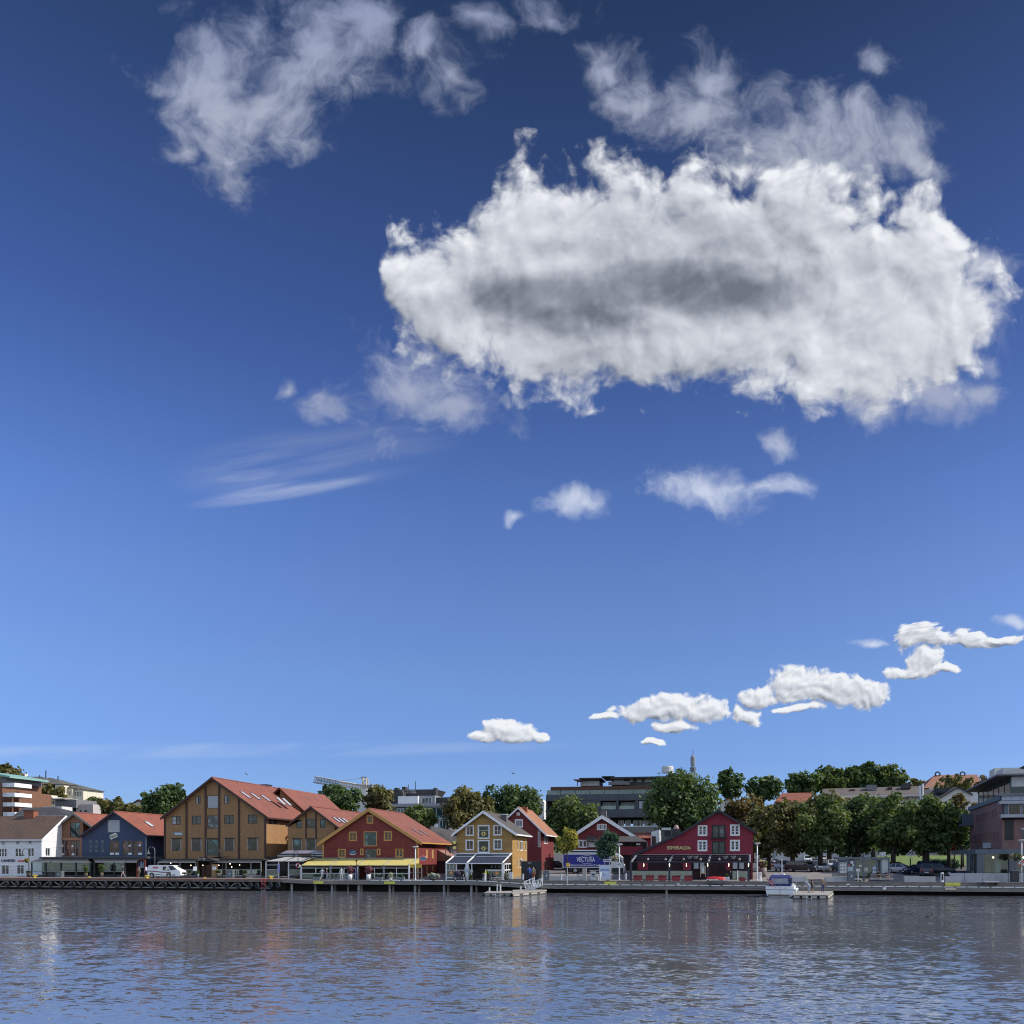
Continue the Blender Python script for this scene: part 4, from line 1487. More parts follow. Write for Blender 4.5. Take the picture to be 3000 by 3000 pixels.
wl = [wr(475, 510, 533, 604, frame=M_BROWNFR, glass=M_BLIND, cols=2, rows=3, fw=0.09, casing=0.0, glass2=M_GLASS2),
   wr(606, 503, 740, 650, frame=M_BROWNFR, glass=M_BLIND, cols=1, fw=0.08),
   wr(798, 500, 858, 596, frame=M_BROWNFR, glass=M_BLIND, cols=2, rows=3, fw=0.09, glass2=M_GLASS2),
   wr(204, 738, 308, 836, frame=M_BROWNFR, glass=M_BLIND, glass2=M_GLASS2, cols=2, rows=2, fw=0.10),
   wr(432, 733, 538, 833, frame=M_BROWNFR, glass=M_GLASS2, cols=2, rows=2, fw=0.10),
   wr(608, 730, 742, 880, frame=M_BROWNFR, glass=M_GLASS2, cols=1, rows=2, split=0.4, fw=0.06),
   wr(800, 725, 908, 826, frame=M_BROWNFR, glass=M_GLASS2, cols=2, rows=1, fw=0.10),
   wr(1066, 720, 1174, 824, frame=M_BROWNFR, glass=M_GLASS, cols=2, rows=3, fw=0.10),
   wr(206, 996, 314, 1134, frame=M_BROWNFR, glass=M_GLASS, cols=1, fw=0.05),
   wr(436, 993, 544, 1132, frame=M_BROWNFR, glass=M_GLASS, cols=1, fw=0.05),
   wr(602, 1000, 746, 1184, frame=M_BROWNFR, glass=M_GLASST, cols=1, rows=2, split=0.25, fw=0.06),
   wr(806, 992, 912, 1130, frame=M_BROWNFR, glass=M_GLASS, cols=2, rows=2, split=0.3, fw=0.05),
   wr(1068, 990, 1176, 1128, frame=M_BROWNFR, glass=M_GLASS, cols=1, fw=0.05)]
ho = gable_house('ochre_warehouse', 'great ochre gabled warehouse, tallest of the row, with brown strips and red roof', 484, 777, C2(655, 298), C2(78, 757), C2(1296, 750), 12.0, 26, M_OCHRE, M_TILE, M_DKBROWN, wins=wl, over=0.7, barge=0.4,
        side_wins=[dict(r=(*C2(1303, 762), *C2(1345, 830)), frame=M_BROWNFR, glass=M_GLASS2, cols=2, fw=0.1), dict(r=(*C2(1352, 764), *C2(1398, 832)), frame=M_BROWNFR, glass=M_GLASS2, cols=2, fw=0.1)])
for cx in (374, 590, 744, 968, 1266, 128):
  x = C2(cx, 0)[0]
  s_ = S(x, 12)
  zt = min(ho['zl'](s_), ho['zr'](s_)) - 0.42
  MB().box(s_ - 0.16, s_ + 0.16, 11.93, 11.998, 1.3, zt).B('wall_strip', M_DKBROWN, ho['t'])
# lintels and white side strips of the lower windows
for x0, x1, y0, y1 in ((198, 322, 985, 1134), (424, 550, 983, 1132), (592, 752, 985, 1184), (798, 922, 983, 1130), (1058, 1186, 980, 1128)):
  a, b = C2(x0, y0), C2(x1, y1)
  MB().box(S(a[0], 12), S(b[0], 12), 11.90, 11.99, Z(a[1] + 2.6, a[0], 12), Z(a[1], a[0], 12)).B('lintel', M_DKBROWN, ho['t'])
  for xx in (x0 + 6, x1 - 16):
    e = C2(xx, 0)[0]
    MB().box(S(e, 12), S(e + 2.4, 12), 11.95, 11.995, Z(b[1], a[0], 12), Z(a[1] + 2.8, a[0], 12)).B('side_strip', mat('grey_strip', (0.34, 0.30, 0.30), 0.6, 0.1), ho['t'])
text('kitchen', 'lettering', ho['t'], mat('pale_blue_letters', (0.55, 0.68, 0.80), 0.5, 0), (S(C2(285, 0)[0], 12), 11.96, Z(C2(0, 938)[1], 523, 12)), 0.62, width=1.25, bold=0.02)
MB().box(S(C2(215, 0)[0], 12), S(C2(330, 0)[0], 12), 11.975, 11.995, Z(C2(0, 957)[1], 520, 12), Z(C2(0, 918)[1], 520, 12)).B('sign_board', mat('grey_sign_board', (0.20, 0.19, 0.17), 0.6, 0.1), ho['t'])
for p in ((1040, 500), (1155, 520), (1268, 538)):
  skylight(ho, *C2(*p), 1.0, 1.9)
# broad rear body of the warehouse
y0r, y1r = ho['y1'] - 9, ho['y1'] + 12
ar, ab_ = ray(C2(1390, 0)[0])
zr2 = ho['za'] - 0.3
sx = ho['sa'] + 3.0
se = S(C2(1660, 0)[0], y0r)
zeR = Z(C2(0, 690)[1], C2(1660, 0)[0], y0r)
q = MB()
roof_slope(q, (sx, y0r, zr2), (sx, y1r, zr2), (se + 1.0, y0r, zeR), (se + 1.0, y1r, zeR), 0.2)
roof_slope(q, (sx, y0r, zr2), (sx, y1r, zr2), (sx - (se + 1 - sx), y0r, zeR), (sx - (se + 1 - sx), y1r, zeR), 0.2)
rr = q.B('rear_roof', M_TILE, ho['t'])
q = MB()
q.prism([(ho['sr'] - 6, 1.2), (se, 1.2), (se, zeR + 0.2), (sx, zr2 - 0.35), (ho['sr'] - 6, zeR + 1)], 'y', y0r + 0.6, y1r - 0.5)
q.B('rear_wall', M_OCHRE, ho['t'])
hrear = dict(sa=sx, za=zr2, strr=se + 1.0, ztr=zeR, roof=rr)
for p in ((1438, 570), (1505, 580)):
  skylight(hrear, *C2(*p), 1.2, 2.0)
cd = ho['y1'] - 4
q = MB(); q.box(S(C2(1204, 0)[0], cd), S(C2(1284, 0)[0], cd), cd, cd + 2, Z(C2(0, 500)[1], 770, cd) - 1.5, Z(C2(0, 385)[1], 770, cd)); ch = q.B('chimney', mat('dark_chimney', (0.05, 0.06, 0.08), 0.6, 0.1), ho['roof'])
MB().box(S(C2(1200, 0)[0], cd), S(C2(1288, 0)[0], cd), cd - .1, cd + 2.1, Z(C2(0, 385)[1], 770, cd) + .002, Z(C2(0, 378)[1], 770, cd)).B('chimney_cap', M_DARKMETAL, ho['roof'])

# link between the two ochre houses
t = thing('link_building', 'narrow ochre link with a maroon roof between the two ochre houses', 'building', (S(828, 20), 20, 1.2))
MB().box(S(806, 20), S(846, 20), 20, 30, 1.2, Z(2460, 828, 20)).B('wall', M_OCHRE, t)
q = MB(); q.hexa([(S(806, 19.5), 19.5, Z(2455, 828, 19.5)), (S(848, 19.5), 19.5, Z(2455, 828, 19.5)), (S(846, 24), 24, Z(2428, 828, 24)), (S(818, 24), 24, Z(2428, 828, 24))],
        [(S(806, 19.5), 19.5, Z(2452, 828, 19.5)), (S(848, 19.5), 19.5, Z(2452, 828, 19.5)), (S(846, 24), 24, Z(2425, 828, 24)), (S(818, 24), 24, Z(2425, 828, 24))])
q.B('roof', mat_roof('maroon_tiles', (0.13, 0.03, 0.03), (0.09, 0.025, 0.025)), t)
q = MB(); q.box(S(813, 19.98), S(842, 19.98), 19.9, 19.99, Z(2492, 828, 20), Z(2466, 828, 20)); w_ = q.B('window', M_BROWNFR, t)
MB().box(S(816, 19.9), S(839, 19.9), 19.87, 19.895, Z(2490, 828, 20), Z(2469, 828, 20)).B('pane', M_GLASS, w_)

# smaller ochre house
wl = [W(C3, 68, 782, 133, 876, frame=M_BROWNFR, glass=M_GLASST, cols=1, rows=2, fw=0.11), W(C3, 186, 768, 288, 872, frame=M_BROWNFR, glass=M_GLASS2, cols=1, fw=0.11), W(C3, 338, 774, 402, 872, frame=M_BROWNFR, glass=M_GLASST, cols=1, rows=2, fw=0.11),
   W(C3, 36, 998, 130, 1122, frame=M_BROWNFR, glass=M_GLASST, cols=1, fw=0.05), W(C3, 184, 998, 290, 1122, frame=M_BROWNFR, glass=M_GLASS, cols=1, fw=0.05)]
h2 = gable_house('ochre_house', 'smaller ochre gabled house squeezed behind the grey awnings', 843, 981, C3(232, 627), C2(1500, 842), C3(540, 858), 13.0, 24, M_OCHRE, M_TILE, M_DKBROWN, wins=wl, over=0.6, barge=0.36)
for cx in (180, 294, -1):
  if cx > 0:
    s_ = S(C3(cx, 0)[0], 13)
    MB().box(s_ - 0.11, s_ + 0.11, 12.93, 12.998, Z(2458, 900, 13), min(h2['zl'](s_), h2['zr'](s_)) - 0.4).B('wall_strip', M_DKBROWN, h2['t'])
for x0, x1 in ((24, 138), (174, 300)):
  a, b = C3(x0, 988), C3(x1, 1122)
  MB().box(S(a[0], 13), S(b[0], 13), 12.90, 12.99, Z(a[1] + 2.4, a[0], 13), Z(a[1], a[0], 13)).B('lintel', M_DKBROWN, h2['t'])
  for xx in (x0 + 4, x1 - 14):
    e = C3(xx, 0)[0]
    MB().box(S(e, 13), S(e + 2.2, 13), 12.95, 12.995, Z(b[1], a[0], 13), Z(a[1] + 2.6, a[0], 13)).B('side_strip', MATS['grey_strip'], h2['t'])
for p in ((525, 783), (578, 790), (628, 794)):
  skylight(h2, *C3(*p), 1.0, 1.5)

# barn red house with ochre trim
wl = [W(C3, 878, 738, 930, 812, frame=M_OCHTRIM, glass=M_GLASS, cols=2, rows=2, fw=0.07, casing=0.16, cas_mat=M_OCHTRIM),
   W(C3, 676, 924, 746, 1010, frame=M_OCHTRIM, glass=M_GLASS, cols=2, rows=3, fw=0.07, mull=0.12, bar=0.05, casing=0.15),
   W(C3, 1072, 918, 1144, 1008, frame=M_OCHTRIM, glass=M_GLASS, cols=2, rows=3, fw=0.07, mull=0.12, bar=0.05, casing=0.15),
   W(C3, 842, 920, 976, 1070, frame=M_TEALFR, glass=M_GLASST, cols=3, rows=2, split=0.42, fw=0.06, mull=0.08, casing=0.13, cas_mat=M_OCHTRIM),
   W(C3, 552, 1118, 620, 1200, frame=M_OCHTRIM, glass=M_GLASS, cols=2, rows=3, fw=0.07, mull=0.12, bar=0.05, casing=0.15),
   W(C3, 1202, 1112, 1272, 1196, frame=M_OCHTRIM, glass=M_GLASS, cols=2, rows=3, fw=0.07, mull=0.12, bar=0.05, casing=0.15),
   W(C3, 848, 1114, 974, 1206, frame=M_GREYFR, glass=M_GLASS2, cols=1, fw=0.05)]
sw = [dict(r=(*C3(1541, 1110), *C3(1565, 1212)), frame=M_OCHTRIM, glass=mat('ochre_shutter', (0.40, 0.24, 0.10), 0.7, 0.1), cols=1, fw=0.08), dict(r=(*C3(1605, 1113), *C3(1630, 1216)), frame=M_OCHTRIM, glass=mat('ochre_shutter', (0, 0, 0)), cols=1, fw=0.08),
   dict(r=(*C3(1540, 1292), *C3(1564, 1395)), frame=M_OCHTRIM, glass=mat('ochre_shutter', (0, 0, 0)), cols=1, fw=0.08), dict(r=(*C3(1604, 1292), *C3(1629, 1360)), frame=M_OCHTRIM, glass=mat('ochre_shutter', (0, 0, 0)), cols=1, fw=0.08)]
hr = gable_house('red_house', 'barn red gabled house with ochre yellow trim above the yellow awnings', 945, 1225, C3(885, 650), C3(305, 1047), C3(1490, 1030), 9.0, 17, M_REDWALL, M_TILE, M_OCHTRIM, wins=wl, side_wins=sw, over=0.5, barge=0.52, corner=M_OCHTRIM, corner_w=0.24)
q = MB(); zz = Z(C3(0, 1103)[1], 1100, 9); q.box(hr['sl'] + 0.26, hr['sr'] - 0.26, 8.95, 8.998, zz - 0.06, zz + 0.06); q.B('string_course', mat('dark_red_trim', (0.14, 0.02, 0.016), 0.7, 0.1), hr['t'])
for x0, x1 in ((794, 832), (982, 1024)):
  a, b = C3(x0, 1106), C3(x1, 1180)
  q = MB(); q.box(S(a[0], 9), S(b[0], 9), 8.93, 8.995, Z(b[1], a[0], 9), Z(a[1], a[0], 9)); s_ = q.B('shutter', M_OCHTRIM, hr['t'])
  q = MB(); mx = (S(a[0], 9) + S(b[0], 9)) / 2; q.box(mx - 0.09, mx + 0.09, 8.91, 8.929, Z(b[1] - 4, a[0], 9), Z(a[1] + 3, a[0], 9)); q.B('shutter_mark', M_DKBROWN, s_)
for p in ((1435, 920), (1518, 933)):
  skylight(hr, *C3(*p), 0.5, 1.9)


def oval_sign(parent, x, y, d, w, hgt, m1, m2, dep=0.08, name='oval_sign'):
  cx, cz = S(x, d), Z(y, x, d)
  n = 24
  q = MB(); q.prism([(cx + w / 2 * math.cos(2 * math.pi * i / n), cz + hgt / 2 * math.sin(2 * math.pi * i / n)) for i in range(n)], 'y', d - dep, d - 0.01); o = q.B(name, m1, parent)
  q = MB()
  pts = [(cx + w * .47 * math.cos(t), cz + hgt * .45 * math.sin(t)) for t in [math.pi * (1.12 + 0.76 * i / 10) for i in range(11)]] + [(cx + w * .40 * math.cos(t), cz + hgt * .34 * math.sin(t)) for t in [math.pi * (1.88 - 0.76 * i / 10) for i in range(11)]]
  q.prism(pts, 'y', d - dep - 0.02, d - dep - 0.002); q.B('sign_mark', m2, o)
  return o


ov = oval_sign(hr['t'], *C3(712, 1150), 9, 1.18, 0.84, mat('sign_navy', (0.05, 0.07, 0.17), 0.5, 0.1), M_WHITE)
q = MB(); cx, cz = S(C3(715, 0)[0], 9), Z(C3(0, 1145)[1], 1035, 9)
q.prism([(cx - .38, cz - .10), (cx - .1, cz - .02), (cx + .22, cz + .16), (cx + .36, cz + .12), (cx + .1, cz - .06), (cx + .3, cz - .1), (cx - .1, cz - .14)], 'y', 8.89, 8.918); q.B('sign_mark', mat('sign_green', (0.22, 0.33, 0.27), 0.5, 0.1), ov)

# yellow house with white trim
def cw(x0, y0, x1, y1, **k):
  k.setdefault('frame', M_WHITE); k.setdefault('casing', 0.15)
  return W(C4, x0 + 12, y0 + 12, x1 - 12, y1 - 12, **k)


wl = [cw(440, 840, 535, 962, glass=M_GLASSR, cols=2, rows=1, fw=0.03), cw(755, 838, 852, 958, glass=M_GLASSR, cols=2, rows=2, fw=0.03), cw(577, 838, 713, 996, glass=M_GLASS, cols=1, rows=2, split=0.62, fw=0.05),
   cw(440, 1004, 536, 1126, glass=M_GLASSR, cols=2, rows=1, fw=0.03), cw(756, 998, 854, 1122, glass=M_GLASS, cols=2, rows=3, fw=0.05), cw(577, 1008, 713, 1156, glass=M_GLASS, cols=1, rows=2, split=0.35, fw=0.05)]
sw = [dict(r=(*C4(a, y0), *C4(b, y1)), frame=M_WHITE, glass=M_GLASS, cols=c, fw=0.14, mull=0.12, casing=0.0) for a, b, y0, y1, c in ((1030, 1043, 1010, 1125, 1), (1061, 1090, 1016, 1128, 2), (1116, 1128, 1022, 1132, 1), (1032, 1044, 1217, 1320, 1), (1060, 1090, 1217, 1320, 2), (1117, 1128, 1218, 1316, 1))]
hy = gable_house('yellow_house', 'small mustard yellow gabled house with white trim and dark awning in front', 1338, 1501, C4(637, 678), C4(278, 947), C4(1016, 936), 9.0, 12.5, M_OCHRE2, M_TILEG, M_WHITE, wins=wl, side_wins=sw, over=0.6, barge=0.38)
for i, (cx, cy) in enumerate(((644, 938), (645, 1104))):
  x, y = C4(cx, cy)
  q = MB(); q.lathe([(0, -0.02), (0.31, -0.02), (0.31, -0.05), (0, -0.05)], (S(x, 8.96), 9.0, Z(y, x, 8.96)), 20, None, 'y'); s_ = q.B('round_sign', mat('sign_yellow', (0.72, 0.62, 0.18), 0.5, 0.05), hy['t'])
  q = MB(); cx2, cz2 = S(x, 8.96), Z(y, x, 8.96); q.prism([(cx2 - .05, cz2 - .22), (cx2 + .08, cz2 - .16), (cx2 + .03, cz2 - .02), (cx2 + .14, cz2 + .04), (cx2 + .02, cz2 + .24), (cx2 - .06, cz2 + .08), (cx2 - .16, cz2 + .02)], 'y', 8.92, 8.948); q.B('sign_mark', mat('sign_brown', (0.12, 0.07, 0.03), 0.6, 0.1), s_)
# stair-shaped chimney block on its roof
q = MB(); dd = 15.0; q.box(S(C4(835, 0)[0], dd), S(C4(902, 0)[0], dd), dd, dd + 1, Z(C4(0, 790)[1], 1470, dd), Z(C4(0, 725)[1], 1470, dd)); q.B('chimney', mat('lead_chimney', (0.12, 0.11, 0.11), 0.7, 0.1), hy['roof'])
MB().box(S(C4(828, 0)[0], dd), S(C4(908, 0)[0], dd), dd - .1, dd + 1.1, Z(C4(0, 725)[1], 1470, dd) + .002, Z(C4(0, 713)[1], 1470, dd)).B('chimney_cap', M_GREYW, hy['roof'])
# yellow lamps of the house's left corner
for i, (cx, cy) in enumerate(((315, 1036), (315, 1096), (316, 1150))):
  x, y = C4(cx, cy)
  o = MB(); o.lathe([(0, -0.08), (0.26, -0.08), (0.26, 0.08), (0, 0.08)], (S(x, 8.6), 8.6, Z(y, x, 8.6)), 18, None, 'y')
  s_ = o.B('blade_sign', MATS['sign_yellow'] if i < 2 else mat('sign_pink', (0.5, 0.32, 0.26), 0.5, 0.1), None, loc=(S(x, 8.6), 8.6, Z(y, x, 8.6)))
  tag(s_, ['upper round yellow sign on a bracket left of the mustard house', 'middle round yellow sign on a bracket left of the mustard house', 'pinkish round sign lowest on the mustard house corner'][i], 'sign', 'bracket signs beside the mustard house')
  MB().tube([(0.2, 0, 0.0), (S(1338, 8.6) - S(x, 8.6) + .1, 0.2, 0.0)], 0.03, 6).B('bracket', M_DARKMETAL, s_, local=True)

# red house behind, white trim
wl = [W(C4, 1024, 700, 1052, 725, frame=M_WHITE, glass=M_WHITE, cols=1, fw=0.06, casing=0.08), W(C4, 1010, 785, 1078, 855, frame=M_WHITE, glass=M_GLASS2, cols=3, rows=1, fw=0.07, mull=0.12, casing=0.18)]
h8 = gable_house('red_town_house', 'dark red steep gabled town house with white trim and ladder behind the mustard house', C4(930, 0)[0], C4(1300, 0)[0], C4(1035, 635), C4(895, 765), C4(1356, 945), 30.0, 14, M_REDWALL2, mat_roof('orange_old_tiles', (0.36, 0.15, 0.07), (0.22, 0.10, 0.06)), M_WHITE, wins=wl, over=0.5, barge=0.36,
        side_wins=[dict(r=(*C4(1326, 962), *C4(1352, 1050)), frame=M_WHITE, glass=M_GLASS2, cols=3, fw=0.1, mull=0.12), dict(r=(*C4(1356, 962), *C4(1376, 1050)), frame=M_WHITE, glass=M_GLASS2, cols=2, fw=0.1, mull=0.12)])
q = MB(); x = C4(1113, 0)[0]; q.box(S(C4(1080, 0)[0], 33), S(C4(1134, 0)[0], 33), 33, 34.2, Z(C4(0, 730)[1], x, 33), Z(C4(0, 632)[1], x, 33)); q.B('chimney', MATS['chimney_brick'], h8['roof'])
ld = thing('roof_ladder', 'grey fire ladder fixed to the dark red town house gable', 'ladder', (S(C4(1272, 0)[0], 29.9), 29.9, 2))
for cx in (1262, 1283):
  q = MB(); x = C4(cx, 0)[0]; q.tube([(S(x, 29.85), 29.85, Z(C4(0, 895)[1], x, 29.85)), (S(x, 29.85), 29.85, Z(C4(0, 1090)[1], x, 29.85))], 0.06, 6); q.B('rail', M_GREYW, ld)
for k in range(11):
  q = MB(); zz = Z(C4(0, 902 + k * 18)[1], 1580, 29.85); q.tube([(S(C4(1262, 0)[0], 29.85), 29.85, zz), (S(C4(1283, 0)[0], 29.85), 29.85, zz)], 0.04, 6); q.B('rung', M_GREYW, ld)

# red lap-board house behind the truck
wl = [W(C5, 583, 834, 676, 888, frame=M_WHITE, glass=M_BLIND, glass2=M_GLASS2, cols=4, fw=0.07, mull=0.1, casing=0.12), W(C5, 374, 1016, 458, 1088, frame=M_WHITE, glass=M_GLASS, cols=2, rows=1, fw=0.08, mull=0.24, casing=0.14)]
h9 = gable_house('red_lap_house', 'red lap-board gabled house with broad white edge behind the blue truck', C5(345, 0)[0], C5(985, 0)[0], C5(630, 728), C5(318, 934), C5(1030, 972), 36.0, 14, M_REDWALL2, M_TILEG, M_WHITE, wins=wl, over=0.6, barge=0.62)
MB().box(S(C5(478, 0)[0], 35.5), S(C5(558, 0)[0], 35.5), 35.6, 35.99, Z(C5(0, 1090)[1], 1730, 35.5), Z(C5(0, 1030)[1], 1730, 35.5)).B('porch', M_GREYW, h9['t'])
q = MB(); q.hexa([(S(C5(455, 0)[0], 34.6), 34.6, Z(C5(0, 1022)[1], 1730, 34.6)), (S(C5(570, 0)[0], 34.6), 34.6, Z(C5(0, 1022)[1], 1730, 34.6)), (S(C5(570, 0)[0], 35.98), 35.98, Z(C5(0, 970)[1], 1730, 36)), (S(C5(460, 0)[0], 35.98), 35.98, Z(C5(0, 970)[1], 1730, 36))],
        [(S(C5(455, 0)[0], 34.6), 34.6, Z(C5(0, 1016)[1], 1730, 34.6)), (S(C5(570, 0)[0], 34.6), 34.6, Z(C5(0, 1016)[1], 1730, 34.6)), (S(C5(570, 0)[0], 35.98), 35.98, Z(C5(0, 964)[1], 1730, 36)), (S(C5(460, 0)[0], 35.98), 35.98, Z(C5(0, 964)[1], 1730, 36))])
q.B('porch_roof', M_TILEG, h9['t'])
MB().box(S(C5(616, 0)[0], 40), S(C5(680, 0)[0], 40), 40, 41.4, Z(C5(0, 760)[1], 1770, 40), Z(C5(0, 675)[1], 1770, 40)).B('chimney', mat('grey_chimney', (0.14, 0.13, 0.13), 0.8, 0.2), h9['roof'])
# lean-to restaurant wing with a red balcony front
t = thing('lean_to_wing', 'low wing with dark roof and red balcony boards right of the red lap-board house', 'building', (S(C5(960, 0)[0], 30), 30, 2))
q = MB(); q.hexa([(S(C5(815, 0)[0], 29), 29, Z(C5(0, 1032)[1], 1850, 29)), (S(C5(1152, 0)[0], 29), 29, Z(C5(0, 1032)[1], 1850, 29)), (S(C5(1010, 0)[0], 35.9), 35.9, Z(C5(0, 965)[1], 1850, 36)), (S(C5(815, 0)[0], 35.9), 35.9, Z(C5(0, 965)[1], 1850, 36))],
        [(S(C5(815, 0)[0], 29), 29, Z(C5(0, 1026)[1], 1850, 29)), (S(C5(1152, 0)[0], 29), 29, Z(C5(0, 1026)[1], 1850, 29)), (S(C5(1010, 0)[0], 35.9), 35.9, Z(C5(0, 959)[1], 1850, 36)), (S(C5(815, 0)[0], 35.9), 35.9, Z(C5(0, 959)[1], 1850, 36))])
q.B('roof', mat('slate_grey_roof', (0.055, 0.052, 0.055), 0.85, 0.2), t)
MB().box(S(C5(820, 0)[0], 33), S(C5(1140, 0)[0], 33), 33, 35.9, 1.5, Z(C5(0, 1036)[1], 1850, 33)).B('wall', mat('dark_wing_wall', (0.025, 0.022, 0.025), 0.8, 0.2), t)
MB().box(S(C5(800, 0)[0], 29.6), S(C5(1086, 0)[0], 29.6), 29.6, 29.7, Z(C5(0, 1176)[1], 1850, 29.6), Z(C5(0, 1082)[1], 1850, 29.6)).B('balcony_front', mat('balcony_red', (0.22, 0.025, 0.04), 0.7, 0.12), t)
MB().box(S(C5(1020, 0)[0], 29.5), S(C5(1066, 0)[0], 29.5), 29.5, 29.58, Z(C5(0, 1066)[1], 1870, 29.5), Z(C5(0, 1044)[1], 1870, 29.5)).B('sign_board', M_GREYW, t)
for cx in (850, 960, 1080):
  q = MB(); x = C5(cx, 0)[0]; q.box(S(x, 29.7), S(x + 3, 29.7), 29.72, 29.85, 1.6, Z(C5(0, 1030)[1], x, 29.7)); q.B('post', M_DKBROWN, t)

# crimson restaurant with the long cat-slide roof
def cz(x0, y0, x1, y1, **k):
  return W(C6, x0 + 9, y0 + 9, x1 - 9, y1 - 9, **k)


wk = dict(frame=M_WHITE, glass=M_GLASS2, glass2=M_GLASS, cols=2, rows=3, fw=0.10, mull=0.20, bar=0.06, casing=0.13)
wl = [cz(366, 842, 470, 962, **wk), cz(732, 834, 838, 960, **wk), cz(364, 1012, 470, 1134, **wk), cz(730, 1008, 838, 1132, **wk),
   W(C6, 530, 842, 674, 985, frame=M_BLACK, glass=M_GLASS2, cols=2, rows=1, fw=0.12, mull=0.22, casing=0.07), W(C6, 530, 1024, 674, 1168, frame=M_BLACK, glass=M_GLASST, cols=2, rows=1, fw=0.12, mull=0.2, casing=0.05)]
kx, ky = 1996, 2438
hE = gable_house('crimson_house', 'crimson boarded restaurant house with a long low roof running down to the left', 1880, 2205.5, C6(602, 662), C5(975, 1172), C6(1032, 917), 9.0, 15, M_CRIMSON, M_TILEG, mat('dark_blue_black_trim', (0.018, 0.02, 0.03), 0.6, 0.1), wins=wl, over=0.5, barge=0.36,
        kink=(S(kx, 8.5), Z(ky, kx, 8.5)))
x, y = C5(1502, 1099)
text('ESMERALDA', 'lettering', hE['t'], mat('gold_letters', (0.62, 0.50, 0.24), 0.45, 0.0), (S(x, 9), 8.93, Z(y, x, 9)), 0.62, width=3.25, bold=0.018, extrude=0.03)
# hoist beam under the apex and small dark fixings
MB().box(hE['sa'] - 0.08, hE['sa'] + 0.08, 8.0, 8.99, hE['za'] - 0.62, hE['za'] - 0.45).B('hoist_beam', M_BLACK, hE['t'])
q = MB(); q.box(S(C6(505, 0)[0], 8.6), S(C6(700, 0)[0], 8.6), 8.55, 8.99, Z(C6(0, 992)[1], 2100, 8.6), Z(C6(0, 986)[1], 2100, 8.6))
for cx in (506, 552, 600, 648, 696):
  x = C6(cx, 0)[0]; q.box(S(x, 8.55), S(x + .8, 8.55), 8.55, 8.58, Z(C6(0, 988)[1], x, 8.6), Z(C6(0, 940)[1], x, 8.6))
q.box(S(C6(505, 0)[0], 8.55), S(C6(700, 0)[0], 8.55), 8.54, 8.59, Z(C6(0, 940)[1], 2100, 8.6), Z(C6(0, 936)[1], 2100, 8.6))
q.B('balcony_rail', M_BLACK, hE['t'])
# roof plant on the low slope: grey ventilation hoods
def roof_plant():
  t = thing('roof_vent', 'grey ventilation housing with louvres on the low slope of the crimson restaurant roof', 'vent', (S(1958, 14), 14, Z(2445, 1958, 14)))
  MB().box(S(1938, 14), S(1968, 14), 14, 16, Z(2470, 1950, 14), Z(2432, 1950, 14)).B('housing', mat('vent_grey', (0.11, 0.105, 0.11), 0.6, 0.15), t)
  MB().box(S(1947, 13.9), S(1966, 13.9), 13.9, 13.99, Z(2450, 1950, 14), Z(2434, 1950, 14)).B('louvre', M_BLACK, t)
  MB().box(S(1938, 13.8), S(1965, 13.8), 13.8, 14.4, Z(2432, 1950, 14) + .002, Z(2425, 1950, 14)).B('top_frame', M_GREYW, t)
  t = thing('roof_cowl', 'grey box with a pale domed cowl beside the roof ventilation housing', 'vent', (S(1983, 15), 15, Z(2440, 1983, 15)))
  MB().box(S(1969, 15), S(1992, 15), 15, 17, Z(2462, 1980, 15), Z(2428, 1980, 15)).B('housing', mat('vent_dark', (0.06, 0.055, 0.06), 0.6, 0.15), t)
  MB().lathe([(0.42, 0), (0.36, 0.3), (0.18, 0.55), (0.0, 0.62)], (S(1981, 15.6), 16, Z(2428, 1980, 15) + .002), 12).B('cowl', mat('cowl_copper', (0.33, 0.22, 0.20), 0.5, 0.1), t)


roof_plant()
# white shed wall seen over the cat-slide
t = thing('white_shed', 'white boarded shed with a dark door between red wing and crimson roof', 'shed', (S(1922, 24), 24, 2))
MB().prism([(S(1906, 24), 2), (S(1934, 24), 2), (S(1932, 24), Z(2431, 1920, 24)), (S(1908, 24), Z(2437, 1920, 24))], 'y', 24, 29).B('wall', mat('white_shed_boards', (0.62, 0.64, 0.65), 0.7, 0.06, boards=('v', 0.3)), t)
MB().box(S(1909.5, 23.9), S(1921, 23.9), 23.9, 23.99, Z(2476, 1915, 24), Z(2450, 1915, 24)).B('door', M_DKBROWN, t)
# tiled roof peeping out behind it
t = thing('small_tiled_roof', 'small house with rust orange tiled roof behind the red wing', 'house', (S(1880, 40), 40, 2.5))
MB().box(S(1862, 40), S(1906, 40), 40, 48, 2, Z(2455, 1880, 40)).B('wall', M_CRIMSON, t)
q = MB(); roof_slope(q, (S(1856, 44), 44, Z(2438, 1880, 42)), (S(1910, 44), 44, Z(2438, 1880, 42)), (S(1856, 39), 39, Z(2455, 1880, 40)), (S(1910, 39), 39, Z(2455, 1880, 40)), 0.15)
q.B('roof', M_TILE2, t)

# ---------------------------------------------------------------- buildings behind the waterfront
def blk(t, name, m, d, x0, x1, y0, y1, dep, zb=None, parent=None):
  """box part: front face spans pixels (x0..x1, y0..y1) on the plane d"""
  q = MB()
  xm = (x0 + x1) / 2
  q.box(S(x0, d), S(x1, d), d, d + dep, Z(y1, xm, d) if zb is None else zb, Z(y0, xm, d))
  return q.B(name, m, parent or t)


